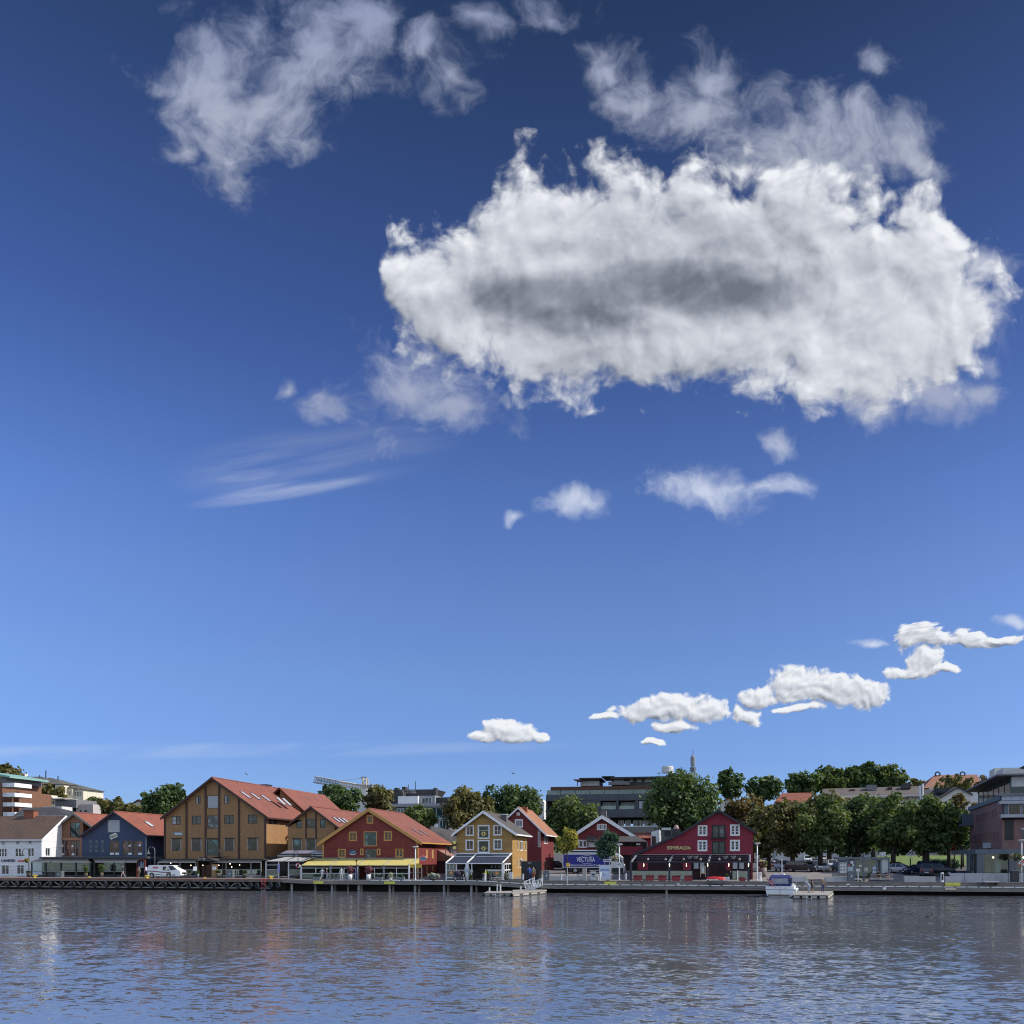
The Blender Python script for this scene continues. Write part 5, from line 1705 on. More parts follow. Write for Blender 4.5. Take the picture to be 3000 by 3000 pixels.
def win_on(t, d, x0, y0, x1, y1, frame, glass, cols=2, rows=1, fw=0.08, name='window'):
  """window standing a little proud of a far wall"""
  q = MB()
  xm = (x0 + x1) / 2
  sx0, sx1, z0, z1 = S(x0, d), S(x1, d), Z(y1, xm, d), Z(y0, xm, d)
  q.box(sx0, sx1, d - 0.07, d - 0.004, z0, z0 + fw); q.box(sx0, sx1, d - 0.07, d - 0.004, z1 - fw, z1)
  q.box(sx0, sx0 + fw, d - 0.07, d - 0.004, z0 + fw, z1 - fw); q.box(sx1 - fw, sx1, d - 0.07, d - 0.004, z0 + fw, z1 - fw)
  for c in range(1, cols):
    xx = sx0 + (sx1 - sx0) * c / cols
    q.box(xx - fw * .4, xx + fw * .4, d - 0.068, d - 0.005, z0 + fw, z1 - fw)
  for r in range(1, rows):
    zz = z0 + (z1 - z0) * r / rows
    q.box(sx0 + fw, sx1 - fw, d - 0.066, d - 0.006, zz - fw * .4, zz + fw * .4)
  w = q.B(name, frame, t)
  g = MB(); g.face([(sx0 + fw, d - 0.03, z0 + fw), (sx1 - fw, d - 0.03, z0 + fw), (sx1 - fw, d - 0.03, z1 - fw), (sx0 + fw, d - 0.03, z1 - fw)])
  g.B('pane', glass, w, fix=False)
  return w


def bldg(name, label, x, d, cat='building', group=None):
  return thing(name, label, cat, (S(x, d), d, ground_z(d)), 0, group)


M_CREAM = mat('cream_render', (0.60, 0.56, 0.46), 0.85, 0.06, 0.4)
M_PALEY = mat('pale_yellow_render', (0.62, 0.58, 0.40), 0.85, 0.06, 0.4)
M_OFFW = mat('off_white_render', (0.55, 0.55, 0.53), 0.85, 0.06, 0.4)
M_BRICKB = mat('brown_brick', (0.17, 0.085, 0.055), 0.9, 0.18, 2.0)
M_SLATE = mat('slate_roof', (0.10, 0.10, 0.088), 0.8, 0.15, 0.6)
M_DKROOF = mat('dark_felt_roof', (0.045, 0.047, 0.052), 0.85, 0.2, 0.5)
M_GREYCL = mat('grey_cladding', (0.075, 0.082, 0.10), 0.6, 0.08, 0.6, boards=('v', 0.5), bump=0.1)
M_GREYCL2 = mat('mid_grey_cladding', (0.15, 0.15, 0.16), 0.7, 0.08, 0.6)
M_RUST = mat('brown_wood_parapet', (0.10, 0.048, 0.030), 0.8, 0.15, 1.0)
M_CLEAR = mat_clear('clear_sheet')
CH = lambda x, y: (x / 6.44, 2220 + y / 6.44)

# school on the hill
d = 230
t = bldg('hill_school', 'long cream school building with grey hipped roofs on top of the hill', 110, d)
for (x0, x1, y0, dd, dep) in ((500, 790, 490, d, 14), (1040, 1190, 505, d + 2, 14), (1185, 1365, 575, d + 5, 14), (1370, 1572, 592, d + 6, 14)):
  a, b = CH(x0, y0), CH(x1, 900)
  blk(t, 'wall', M_CREAM, dd, a[0], b[0], a[1], b[1] + 10, dep)
def hip(t, d, x0, x1, ye, xr0, xr1, yr, dep, m, over=0.8):
  q = MB()
  xm = (x0 + x1) / 2
  z0, z1 = Z(ye, xm, d), Z(yr, xm, d + dep / 2)
  a = [(S(x0, d) - over, d - over, z0), (S(x1, d) + over, d - over, z0), (S(x1, d) + over, d + dep + over, z0), (S(x0, d) - over, d + dep + over, z0)]
  r = [(S(xr0, d + dep / 2), d + dep / 2, z1), (S(xr1, d + dep / 2), d + dep / 2, z1)]
  q.mesh(a + r, [(0, 1, 5, 4), (1, 2, 5), (2, 3, 4, 5), (3, 0, 4), (3, 2, 1, 0)])
  return q.B('roof', m, t)
def hpx(*v):
  return [x / 6.44 for x in v]
for (x0, x1, ye, r0, r1, yr, dd) in ((395, 900, 495, 480, 790, 358, d), (870, 1195, 500, 900, 960, 375, d + 2), (1050, 1370, 570, 1065, 1170, 420, d + 5), (1310, 1585, 600, 1365, 1400, 490, d + 6)):
  p = hpx(x0, x1, r0, r1)
  hip(t, dd, p[0], p[1], 2220 + ye / 6.44, p[2], p[3], 2220 + yr / 6.44, 14, M_SLATE, 0.5)
for wx in (1200, 1258, 1316):
  a, b = CH(wx - 20, 625), CH(wx + 20, 712); win_on(t, d + 5, *a, *b, M_CREAM, M_GLASS2, 2, 2, 0.12)
for wx in (1425, 1472, 1520):
  for y0, y1 in ((640, 725), (785, 840)):
    a, b = CH(wx - 20, y0), CH(wx + 20, y1); win_on(t, d + 6, *a, *b, M_CREAM, M_GLASS2, 2, 2, 0.12)
for wx in (560, 610, 655):
  a, b = CH(wx - 20, 545), CH(wx + 20, 590); win_on(t, d, *a, *b, M_CREAM, M_GLASS2, 2, 1, 0.12)
for cx, y0, y1, w_ in ((865, 240, 365, 2.2), (745, 330, 370, 1.6), (1095, 345, 420, 1.4)):
  a = CH(cx, y0); MB().tube([(S(a[0], d + 7), d + 7, Z(2220 + y1 / 6.44 + 4, a[0], d + 7)), (S(a[0], d + 7), d + 7, Z(a[1], a[0], d + 7))], 0.22, 6).B('mast', M_DARKMETAL, t)
a, b = CH(413, 295), CH(470, 370); blk(t, 'chimney', M_OFFW, d + 7, a[0], b[0], a[1], b[1] + 4, 2)

# apartment block at the left edge: brick, white balconies
d = 75
t = bldg('apartment_block', 'brick apartment block with white balcony fronts at the left edge', 20, d)
blk(t, 'wall', M_BRICKB, d, -60, CH(45, 0)[0], 2220 + 470 / 6.44, 2340, 14, zb=2)
blk(t, 'upper_wall', M_GREYCL2, d + 0.1, -60, CH(105, 0)[0], 2220 + 372 / 6.44, 2220 + 480 / 6.44, 13)
blk(t, 'side_wall', M_BRICKB, d + 4, CH(45, 0)[0], CH(356, 0)[0], 2220 + 640 / 6.44, 2340, 12, zb=2)
q = MB(); q.prism([(S(-60, d - 1), Z(2262, 0, d - 1)), (S(CH(183, 0)[0], d - 1), Z(2220 + 378 / 6.44, 20, d - 1)), (S(CH(183, 0)[0], d - 1), Z(2220 + 345 / 6.44, 20, d - 1)), (S(-60, d - 1), Z(2262 - 6, 0, d - 1))], 'y', d - 1, d + 13)
q.B('roof', mat('verdigris_roof', (0.20, 0.36, 0.33), 0.6, 0.1), t)
for k, y0 in enumerate((475, 660, 842, 1025)):
  a, b = CH(45 + k * 4, y0), CH(272 + k * 3, y0 + 75)
  q = MB(); zz0, zz1 = Z(b[1], 20, d - 2), Z(a[1], 20, d - 2)
  xm = S(CH(125 + k * 4, 0)[0], d - 2)
  q.box(xm, S(b[0], d - 2), d - 2.0, d - 1.9, zz0, zz1); q.box(S(b[0], d - 2) - 0.1, S(b[0], d - 2), d - 1.9, d + 4, zz0, zz1)
  bal = q.B('balcony_front', M_WHITE, t)
  MB().box(S(a[0], d - 2), xm - 0.01, d - 1.98, d - 1.9, zz0, zz1).B('balcony_panel', M_GREYW, t)
  MB().box(S(a[0], d - 2), S(b[0], d - 2) - .12, d - 1.88, d + 3.9, zz0 - 0.05, zz0 + 0.12).B('balcony_slab', M_CONC, t)
  if k < 3:
    win_on(t, d + 4, *CH(60 + k * 3, y0 + 90), *CH(180 + k * 3, y0 + 172), M_DARKMETAL, M_GLASS2, 3, 1, 0.12)

# pale yellow terrace and flat roofed modern houses between
d = 110
t = bldg('yellow_terrace', 'pale yellow flat roofed terrace with a row of narrow dark windows below the school', 80, d)
a, b = CH(358, 690), CH(640, 1000); blk(t, 'wall', M_PALEY, d, a[0], b[0], a[1], b[1], 10)
a, b = CH(640, 745), CH(1040, 1000); blk(t, 'wall', M_PALEY, d + 3, a[0], b[0], a[1], b[1], 10)
MB().box(S(CH(352, 0)[0], d), S(CH(645, 0)[0], d), d - 1, d + 10, Z(CH(0, 692)[1], 80, d), Z(CH(0, 678)[1], 80, d)).B('roof', M_OFFW, t)
MB().box(S(CH(640, 0)[0], d + 3), S(CH(1042, 0)[0], d + 3), d + 1.8, d + 13, Z(CH(0, 772)[1], 130, d + 3), Z(CH(0, 748)[1], 130, d + 3)).B('roof', M_OFFW, t)
win_on(t, d, *CH(385, 758), *CH(455, 812), M_DARKMETAL, M_GLASS, 2, 1, 0.1)
for x0 in (540, 585):
  win_on(t, d, *CH(x0, 760), *CH(x0 + 22, 830), M_DARKMETAL, M_GLASS, 1, 1, 0.08)
for x0 in (722, 780, 845, 900, 960, 1000):
  win_on(t, d + 3, *CH(x0, 808), *CH(x0 + 28, 878), M_DARKMETAL, M_GLASS, 1, 1, 0.08)
d = 95
t = bldg('grey_modern_house', 'flat grey modern house with white side wall under the hill school', 225, d)
a, b = CH(1040, 790), CH(1440, 1000); blk(t, 'wall', M_GREYCL2, d + 4, a[0], b[0], a[1], b[1], 9)
a, b = CH(1170, 875), CH(1435, 945); blk(t, 'balcony', M_GREYCL2, d, a[0], b[0], a[1], b[1], 4)
a, b = CH(1435, 880), CH(1755, 1100); blk(t, 'side_wall', mat('pale_pink_render', (0.42, 0.39, 0.38), 0.85, 0.05), d + 1, a[0], b[0], a[1], b[1], 10)
MB().box(S(CH(1035, 0)[0], d + 4), S(CH(1260, 0)[0], d + 4), d + 3, d + 13, Z(CH(0, 792)[1], 180, d + 4), Z(CH(0, 770)[1], 180, d + 4)).B('roof', M_GREYCL2, t)
for x0, x1 in ((1508, 1540), (1598, 1640)):
  win_on(t, d + 1, *CH(x0, 990), *CH(x1, 1022), M_DARKMETAL, M_GLASS, 1, 1, 0.08)
win_on(t, d + 2, *CH(1280, 960), *CH(1440, 1020), M_DARKMETAL, M_GLASS2, 3, 1, 0.1)
a, b = CH(1175, 945), CH(1480, 1060); blk(t, 'lower_wall', M_DKROOF, d + 2.2, a[0], b[0], a[1], b[1], 5)
d = 70
t = bldg('dark_hip_house', 'low house with a dark hipped roof and white gable band behind the white house', 110, d)
p = hpx(290, 1240, 430, 1000)
blk(t, 'wall', M_OFFW, d, p[0] + 3, p[1], 2220 + 1090 / 6.44, 2420, 12, zb=2)
hip(t, d, p[0], p[1] + 8, 2220 + 1110 / 6.44, p[2], p[3] + 8, 2220 + 935 / 6.44, 12, M_DKROOF, 0.5)
a, b = CH(800, 920), CH(1165, 1000); blk(t, 'white_band', M_OFFW, d + 9, a[0], b[0], a[1], b[1], 4)
a, b = CH(1755, 895), CH(1890, 1000); t = bldg('blue_grey_house', 'low blue grey roofed house beside the hill trees', 285, 120); blk(t, 'wall', M_GREYCL2, 120, a[0], b[0] + 20, a[1] + 8, b[1], 8, zb=4)
q = MB(); roof_slope(q, (S(a[0], 124), 124, Z(a[1], 285, 124)), (S(b[0] + 22, 124), 124, Z(a[1], 285, 124)), (S(a[0], 119), 119, Z(a[1] + 12, 285, 119)), (S(b[0] + 22, 119), 119, Z(a[1] + 12, 285, 119)), 0.2); q.B('roof', mat('blue_slate', (0.12, 0.13, 0.15), 0.7, 0.1), t)
d = 100
t = bldg('brown_roof_house', 'small white house with dark gable roof between hill trees', 405, d)
MB().prism([(S(388, d), 3), (S(424, d), 3), (S(424, d), Z(2354, 405, d)), (S(407, d), Z(2344, 407, d)), (S(388, d), Z(2354, 405, d))], 'y', d, d + 8).B('wall', M_OFFW, t)
q = MB(); roof_slope(q, (S(407, d), d - .5, Z(2342, 407, d)), (S(407, d), d + 8, Z(2342, 407, d)), (S(426, d), d - .5, Z(2355, 407, d)), (S(426, d), d + 8, Z(2355, 407, d)), 0.2)
roof_slope(q, (S(407, d), d - .5, Z(2342, 407, d)), (S(407, d), d + 8, Z(2342, 407, d)), (S(386, d), d - .5, Z(2355, 407, d)), (S(386, d), d + 8, Z(2355, 407, d)), 0.2); q.B('roof', M_DKBROWN, t)

# modern town block behind the barn red house
d = 95
t = bldg('town_block', 'modern white and dark town block with a glass front behind the barn red house', 1210, d)
a, b = C3(1165, 600), C3(1810, 900); blk(t, 'wall', M_GREYCL2, d, a[0], b[0], a[1], b[1], 16, zb=3)
a, b = C3(1220, 512), C3(1446, 612); blk(t, 'penthouse', M_WHITE, d + 1, a[0], b[0], a[1], b[1], 8)
a, b = C3(1446, 506), C3(1640, 604); blk(t, 'roof_storey', mat('pale_grey_panel', (0.27, 0.28, 0.30), 0.6, 0.06), d + 2, a[0], b[0], a[1], b[1], 10)
a, b = C3(1640, 525), C3(1830, 604); blk(t, 'roof_storey', M_DKROOF, d + 3, a[0], b[0], a[1], b[1], 10)
win_on(t, d + 2, *C3(1490, 528), *C3(1602, 598), M_GREYW, M_GLASS2, 3, 1, 0.12)
q = MB(); a, b = C3(1155, 600), C3(1815, 636); q.box(S(a[0], d - .8), S(b[0], d - .8), d - 0.8, d - 0.01, Z(b[1], a[0], d), Z(a[1], a[0], d)); q.B('cornice', mat('pale_grey_panel', (0, 0, 0)), t)
for x0, x1, y0, y1, c in ((1210, 1290, 650, 710, 2), (1510, 1800, 640, 765, 4), (1690, 1800, 785, 915, 3)):
  win_on(t, d, *C3(x0, y0), *C3(x1, y1), M_GREYW, M_GLASST, c, 1, 0.16)
q = MB(); a, b = C3(1500, 765), C3(1810, 786); q.box(S(a[0], d - .3), S(b[0], d - .3), d - 0.3, d - 0.01, Z(b[1], a[0], d), Z(a[1], a[0], d)); q.B('string_course', MATS['pale_grey_panel'], t)
a, b = C3(1628, 825), C3(1678, 872); blk(t, 'sign_board', M_WHITE, d - .2, a[0], b[0], a[1], b[1], .15)
q = MB(); a, b = C3(1085, 440), C3(1290, 592); q.prism([(S(a[0], d + 9), Z(b[1], 1150, d + 9)), (S(b[0], d + 9), Z(b[1], 1150, d + 9)), (S(b[0] - 6, d + 9), Z(a[1], 1150, d + 9)), (S(a[0], d + 9), Z(a[1], 1150, d + 9))], 'y', d + 9, d + 20); q.B('mansard', M_DKROOF, t)
q = MB(); a, b = C3(1290, 436), C3(1650, 515); q.prism([(S(a[0], d + 12), Z(b[1], 1230, d + 12)), (S(b[0] - 14, d + 12), Z(b[1], 1230, d + 12)), (S(b[0], d + 12), Z(a[1], 1230, d + 12)), (S(a[0], d + 12), Z(a[1], 1230, d + 12))], 'y', d + 12, d + 22); q.B('mansard', mat('mansard_dark', (0.055, 0.05, 0.055), 0.8, 0.15), t)
for cx, w_ in ((1198, 10), (1285, 10), (1636, 8)):
  a = C3(cx - w_ * 2, 405 if cx == 1285 else 418); b = C3(cx + w_ * 2, 445 if cx < 1600 else 512); blk(t, 'chimney', M_DKROOF, d + 11, a[0], b[0], a[1], b[1] + 2, 2)
for cx, y0 in ((1418, 345), (1338, 380)):
  a = C3(cx, y0); MB().tube([(S(a[0], d + 11), d + 11, Z(2320, a[0], d + 11)), (S(a[0], d + 11), d + 11, Z(a[1], a[0], d + 11))], 0.09, 6).B('mast', M_DARKMETAL, t)
for x0, x1 in ((1310, 1350), (1365, 1425)):
  win_on(t, d + 12, *C3(x0, 448), *C3(x1, 478), M_GREYW, M_GLASS2, 2, 1, 0.1)
# white tower with slanted dark roof beside the crane
d = 100
t = bldg('white_tower', 'white rendered block with a slanted dark roof next to the crane', 1070, d)
a, b = C3(782, 428), C3(868, 640); blk(t, 'wall', M_OFFW, d, a[0], b[0], a[1], b[1] + 10, 8, zb=3)
MB().prism([(S(C3(868, 0)[0], d), 3), (S(C3(935, 0)[0], d), 3), (S(C3(935, 0)[0], d), Z(C3(0, 500)[1], 1085, d)), (S(C3(905, 0)[0], d), Z(C3(0, 425)[1], 1085, d)), (S(C3(868, 0)[0], d), Z(C3(0, 425)[1], 1085, d))], 'y', d + .5, d + 8).B('side_wall', mat('tower_dark', (0.10, 0.09, 0.09), 0.8, 0.2), t)
a, b = C3(730, 590), C3(860, 700); blk(t, 'lower_wall', M_OFFW, d - 4, a[0], b[0], a[1], b[1], 4, zb=3)
# low roofs left of the ochre house top
d = 100
t = bldg('far_flat_roofs', 'cluster of dark flat roofs with a white chimney behind the ochre warehouse', 905, d)
blk(t, 'wall', M_OFFW, d, 868, 935, 2352, 2380, 10, zb=3)
blk(t, 'roof', M_DKROOF, d - .5, 862, 935, 2348, 2352, 11)
blk(t, 'upper_wall', M_DKROOF, d + 4, 884, 912, 2341, 2348, 5); blk(t, 'upper_wall', M_GREYCL2, d + 5, 910, 936, 2334, 2348, 5)
blk(t, 'chimney', M_WHITE, d + 2, 887, 893, 2340, 2352, 1.2)
# low dark houses in the gap left of the mustard house
d = 26
t = bldg('gap_house', 'low house with brown tiled roof and pale wall in the alley beside the mustard house', 1305, d, 'house')
MB().box(S(1290, 27), S(1350, 27), 27, 34, 2, Z(2470, 1310, 27)).B('wall', mat('lilac_wall', (0.30, 0.30, 0.36), 0.8, 0.06), t)
q = MB(); roof_slope(q, (S(1262, 34), 34, Z(2420, 1290, 34)), (S(1345, 34), 34, Z(2437, 1320, 34)), (S(1262, 26.4), 26.4, Z(2471, 1290, 26.4)), (S(1345, 26.4), 26.4, Z(2470, 1320, 26.4)), 0.25); q.B('roof', M_TILEG, t)
d = 20
t = bldg('lean_to_shed', 'low shed with a pinkish tiled lean-to roof in the alley by the red house', 1300, d, 'shed')
MB().box(S(1284, 20), S(1326, 20), 20, 25, 1.5, Z(2524, 1305, 20)).B('wall', mat('dark_plum_boards', (0.06, 0.025, 0.03), 0.8, 0.15, boards=('v', 0.2)), t)
MB().prism([(S(1283, 20), Z(2523, 1290, 20)), (S(1326, 20), Z(2523, 1290, 20)), (S(1322, 20), Z(2512, 1320, 20)), (S(1285, 20), Z(2490, 1285, 20)), (S(1283, 20), Z(2490, 1285, 20))], 'y', 19.6, 25).B('roof', mat_roof('pink_tiles', (0.30, 0.16, 0.12), (0.20, 0.11, 0.09)), t)

# big grey apartment building
d = 78
t = bldg('grey_apartments', 'wide dark grey apartment building with brown parapet and set-back penthouses', 1790, d)
X5 = lambda x: C5(x, 0)[0]
Y5 = lambda y: 2200 + y / 3.864
def b5(name, m, dd, x0, x1, y0, y1, dep):
  return blk(t, name, m, dd, X5(x0), X5(x1), Y5(y0), Y5(y1), dep)
b5('wall', M_GREYCL, d, -2, 1420, 488, 562, 20)
b5('wall', M_GREYCL, d, -2, 1420, 662, 752, 20)
for x0, x1 in ((-2, 12), (180, 615), (795, 818), (1004, 1045), (1172, 1420)):
  b5('wall', M_GREYCL, d, x0, x1, 562.3, 661.7, 20)
b5('back_wall', M_DKROOF, d + 2.2, -2, 1420, 562.3, 661.7, 10)
b5('wall', mat('lower_grey_wall', (0.055, 0.058, 0.065), 0.8, 0.1), d + 3, 760, 1420, 752.5, 800, 14)
b5('wall', mat('lower_pale_wall', (0.22, 0.22, 0.21), 0.85, 0.1), d + 2, 700, 1420, 855, 930, 14)
b5('wall', M_GREYCL2, d + 1, -2, 700, 752.5, 960, 14)
for x0 in (820, 895, 985, 1040, 1110, 1165):
  win_on(t, d + 2, X5(x0), Y5(788), X5(x0 + 62), Y5(852), M_GREYW, M_GLASS2, 2, 1, 0.12)
for x0, x1 in ((640, 790), (845, 1000)):
  win_on(t, d + 2.1, X5(x0), Y5(580), X5(x1), Y5(656), M_GREYW, M_BLIND, 2, 2, 0.14)
win_on(t, d, X5(1046), Y5(563), X5(1171), Y5(658), M_DARKMETAL, M_BLIND, 3, 1, 0.12)
for x0, x1 in ((640, 790), (845, 1000)):
  MB().box(S(X5(x0 - 20), d), S(X5(x1 - 2), d), d + 0.02, d + 0.06, Z(Y5(661), 1800, d), Z(Y5(622), 1800, d)).B('balcony_glass', M_CLEAR, t)
b5('parapet', M_RUST, d + 4, 50, 1500, 398, 436, 14)
b5('terrace_wall', M_GREYCL2, d + 8, 10, 1500, 436.5, 486, 8)
for x0, x1 in ((300, 460), (500, 610), (1075, 1145), (1220, 1330)):
  win_on(t, d + 8, X5(x0), Y5(446), X5(x1), Y5(482), M_GREYW, M_BLIND, 4, 1, 0.12)
for k in range(9):
  x0 = 0 + k * 165
  MB().box(S(X5(x0 + 3), d + .3), S(X5(x0 + 162), d + .3), d + 0.3, d + 0.36, Z(Y5(487), 1800, d), Z(Y5(438), 1800, d)).B('glass_panel', M_CLEAR, t)
b5('penthouse', M_GREYCL, d + 9, 388, 606, 322, 397, 8)
b5('penthouse', M_GREYCL, d + 9, 740, 1480, 290, 397, 9)
win_on(t, d + 9, X5(392), Y5(345), X5(602), Y5(392), M_GREYW, M_BLIND, 5, 1, 0.12)
for x0, x1 in ((775, 880), (948, 980), (1032, 1076), (1115, 1196), (1330, 1400)):
  win_on(t, d + 9, X5(x0), Y5(312), X5(x1), Y5(350), M_GREYW, M_BLIND, 3, 1, 0.12)
b5('parapet', M_GREYCL2, d + 7, 705, 945, 346, 383, 1)
b5('roof', mat('roof_slab_dark', (0.035, 0.036, 0.042), 0.7, 0.1), d + 7.5, 372, 622, 303, 320, 11)
b5('roof', mat('roof_slab_dark', (0, 0, 0)), d + 7.5, 628, 770, 284, 296, 11)
MB().hexa([(S(X5(728), d + 7), d + 7, Z(Y5(286), 1790, d)), (S(X5(1482), d + 7), d + 7, Z(Y5(272), 1980, d)), (S(X5(1482), d + 7), d + 19, Z(Y5(272), 1980, d)), (S(X5(728), d + 7), d + 19, Z(Y5(286), 1790, d))],
        [(S(X5(728), d + 7), d + 7, Z(Y5(266), 1790, d)), (S(X5(1482), d + 7), d + 7, Z(Y5(252), 1980, d)), (S(X5(1482), d + 7), d + 19, Z(Y5(252), 1980, d)), (S(X5(728), d + 7), d + 19, Z(Y5(266), 1790, d))]).B('roof', MATS['roof_slab_dark'], t)
MB().prism([(S(X5(300), d + 6), Z(Y5(322), 1680, d + 6)), (S(X5(375), d + 6), Z(Y5(322), 1680, d + 6)), (S(X5(380), d + 6), Z(Y5(334), 1690, d + 6)), (S(X5(345), d + 6), Z(Y5(338), 1690, d + 6))], 'y', d + 6, d + 10).B('awning', M_RUST, t)
MB().tube([(S(X5(355), d + 8), d + 8, Z(Y5(395), 1690, d + 8)), (S(X5(355), d + 8), d + 8, Z(Y5(325), 1690, d + 8))], 0.1, 6).B('post', M_DARKMETAL, t)
MB().lathe([(1.3, 0), (1.3, 1.2), (1.2, 1.5), (0.0, 1.6)], (S(X5(1374), d + 12), d + 12, Z(Y5(250), 1955, d + 12)), 14).B('roof_tank', M_OFFW, t)
MB().prism([(S(X5(1250), d + 6.5), Z(Y5(300), 1930, d)), (S(X5(1450), d + 6.5), Z(Y5(300), 1930, d)), (S(X5(1450), d + 6.5), Z(Y5(318), 1930, d)), (S(X5(1270), d + 6.5), Z(Y5(318), 1930, d))], 'y', d + 6.4, d + 9).B('awning', mat('dusty_awning', (0.13, 0.085, 0.08), 0.8, 0.1), t)
# small pale house edge left of it
d = 120
t = bldg('pale_gable', 'small pale gable seen between the round tree and grey apartments', 1583, d, 'house')
MB().prism([(S(1570, d), 4), (S(1594, d), 4), (S(1594, d), Z(2350, 1583, d)), (S(1580, d), Z(2338, 1580, d)), (S(1570, d), Z(2345, 1575, d))], 'y', d, d + 8).B('wall', M_OFFW, t)

# radio mast
d = 200
t = thing('radio_mast', 'grey lattice radio mast with antenna drums rising behind the big tree', 'mast', (S(2030, d), d, 10))
xb = S(2030, d)
q = MB()
zt = Z(2214, 2030, d)
for sx, sy in ((-1, -1), (1, -1), (0, 1)):
  q.tube([(xb + sx * 1.1, d + sy * 1.1, 8), (xb + sx * 0.35, d + sy * .35, zt)], 0.14, 5)
q.B('mast_leg', M_GREYW if False else mat('mast_grey', (0.16, 0.17, 0.19), 0.6, 0.1), t)
q = MB()
for k in range(16):
  za, zb_ = 8 + (zt - 8) * k / 16, 8 + (zt - 8) * (k + 1) / 16
  ra, rb = 1.1 - .75 * k / 16, 1.1 - .75 * (k + 1) / 16
  pts = ((-1, -1), (1, -1), (0, 1))
  for i in range(3):
    a, b = pts[i], pts[(i + 1) % 3]
    q.tube([(xb + a[0] * ra, d + a[1] * ra, za), (xb + b[0] * rb, d + b[1] * rb, zb_)], 0.07, 4)
o = q.B('lattice', MATS['mast_grey'], t); o['kind'] = 'stuff'
MB().lathe([(0.72, Z(2244, 2030, d)), (0.8, Z(2236, 2030, d)), (0.8, Z(2219, 2030, d)), (0.5, Z(2214, 2030, d))], (xb, d, 0), 10).B('antenna_drum', mat('drum_grey', (0.22, 0.24, 0.26), 0.6, 0.1), t)
MB().tube([(xb, d, zt), (xb, d, Z(2196, 2030, d))], 0.12, 6).B('spike', MATS['mast_grey'], t)
for yy in (2253, 2259):
  MB().lathe([(1.1, 0), (1.1, 0.5)], (xb, d, Z(yy, 2030, d)), 10).B('platform', MATS['mast_grey'], t)

# tower crane
d = 150
t = thing('tower_crane', 'pale tower crane with a long jib pointing left behind the ochre house', 'crane', (S(1069, d), d, 5))
M_CRANE = mat('crane_cream', (0.58, 0.50, 0.38), 0.6, 0.1)
M_CRANEG = mat('crane_grey', (0.36, 0.38, 0.40), 0.6, 0.1)
def lattice(q, p0, p1, w0, w1, n, r=0.09):
  p0, p1 = Vector(p0), Vector(p1)
  ax = (p1 - p0).normalized()
  u = Vector((0, 1, 0)); v = ax.cross(u).normalized()
  cs = [(1, 1), (1, -1), (-1, -1), (-1, 1)]
  def c(k, i):
    w = w0 + (w1 - w0) * k / n
    return p0 + (p1 - p0) * (k / n) + u * cs[i][0] * w / 2 + v * cs[i][1] * w / 2
  for i in range(4):
    q.tube([c(0, i), c(n, i)], r * 1.4, 4)
  for k in range(n):
    for i in range(4):
      q.tube([c(k, i), c(k + 1, (i + 1) % 4)], r, 4, cap=False)
  return q
xm = S(1069.5, d)
q = lattice(MB(), (xm, d, 5), (xm, d, Z(2280, 1069, d)), 1.6, 1.3, 22, 0.11); o = q.B('mast', M_CRANE, t); 
pj = (xm, d, Z(2309, 1069, d)); pe = (S(923, d), d, Z(2284, 923, d))
q = lattice(MB(), pj, ((pj[0] + pe[0]) / 2, d, (pj[2] + pe[2]) / 2), 1.5, 1.5, 16, 0.12); o = q.B('jib', M_CRANE, t)
q = lattice(MB(), ((pj[0] + pe[0]) / 2 - .02, d, (pj[2] + pe[2]) / 2), pe, 1.7, 1.9, 16, 0.13); o = q.B('jib_end', M_CRANEG, t)
q = MB(); top = (xm, d, Z(2279, 1069, d)); q.tube([top, ((pj[0] * .45 + pe[0] * .55), d, (pj[2] * .45 + pe[2] * .55) + .8)], 0.07, 5); q.B('tie_bar', M_CRANEG, t)
MB().tube([top, (S(1095, d), d, Z(2301, 1095, d))], 0.07, 5).B('tie_bar', M_CRANEG, t)
q = lattice(MB(), pj, (S(1095, d), d, Z(2304, 1095, d)), 1.3, 1.3, 6, 0.1); q.B('counter_jib', M_CRANEG, t)
MB().box(xm - 1.0, xm + 1.0, d - 1.2, d - .9, Z(2280, 1069, d), Z(2276.5, 1069, d)).B('mast_head', M_CRANEG, t)

# roofs behind the park
d = 150
t = bldg('long_dark_roof', 'long low building with brown grey roof and chimney boxes behind the park trees', 2550, d)
MB().box(S(2412, d), S(2690, d), d, d + 16, 3, Z(2330, 2550, d)).B('wall', M_OFFW, t)
q = MB(); roof_slope(q, (S(2410, d + 8), d + 8, Z(2311, 2410, d + 8)), (S(2692, d + 8), d + 8, Z(2303, 2692, d + 8)), (S(2408, d - 1), d - 1, Z(2340, 2410, d)), (S(2694, d - 1), d - 1, Z(2336, 2692, d)), 0.3); rf = q.B('roof', mat_roof('brown_grey_tiles', (0.13, 0.105, 0.095), (0.09, 0.075, 0.07)), t)
for x0, x1, y0, y1, m in ((2491, 2505, 2312, 2326, M_DKBROWN), (2540, 2569, 2299, 2315, M_GREYCL2), (2604, 2614, 2306, 2322, M_DKBROWN), (2643, 2669, 2297, 2310, M_DKROOF)):
  blk(t, 'chimney', m, d + 5, x0, x1, y0, y1, 2, parent=rf)
for x0 in (2695, 2703):
  MB().tube([(S(x0, d), d, 4), (S(x0, d), d, Z(2296 if x0 > 2700 else 2302, x0, d))], 0.3, 8).B('flue', M_GREYW, t)
d = 210
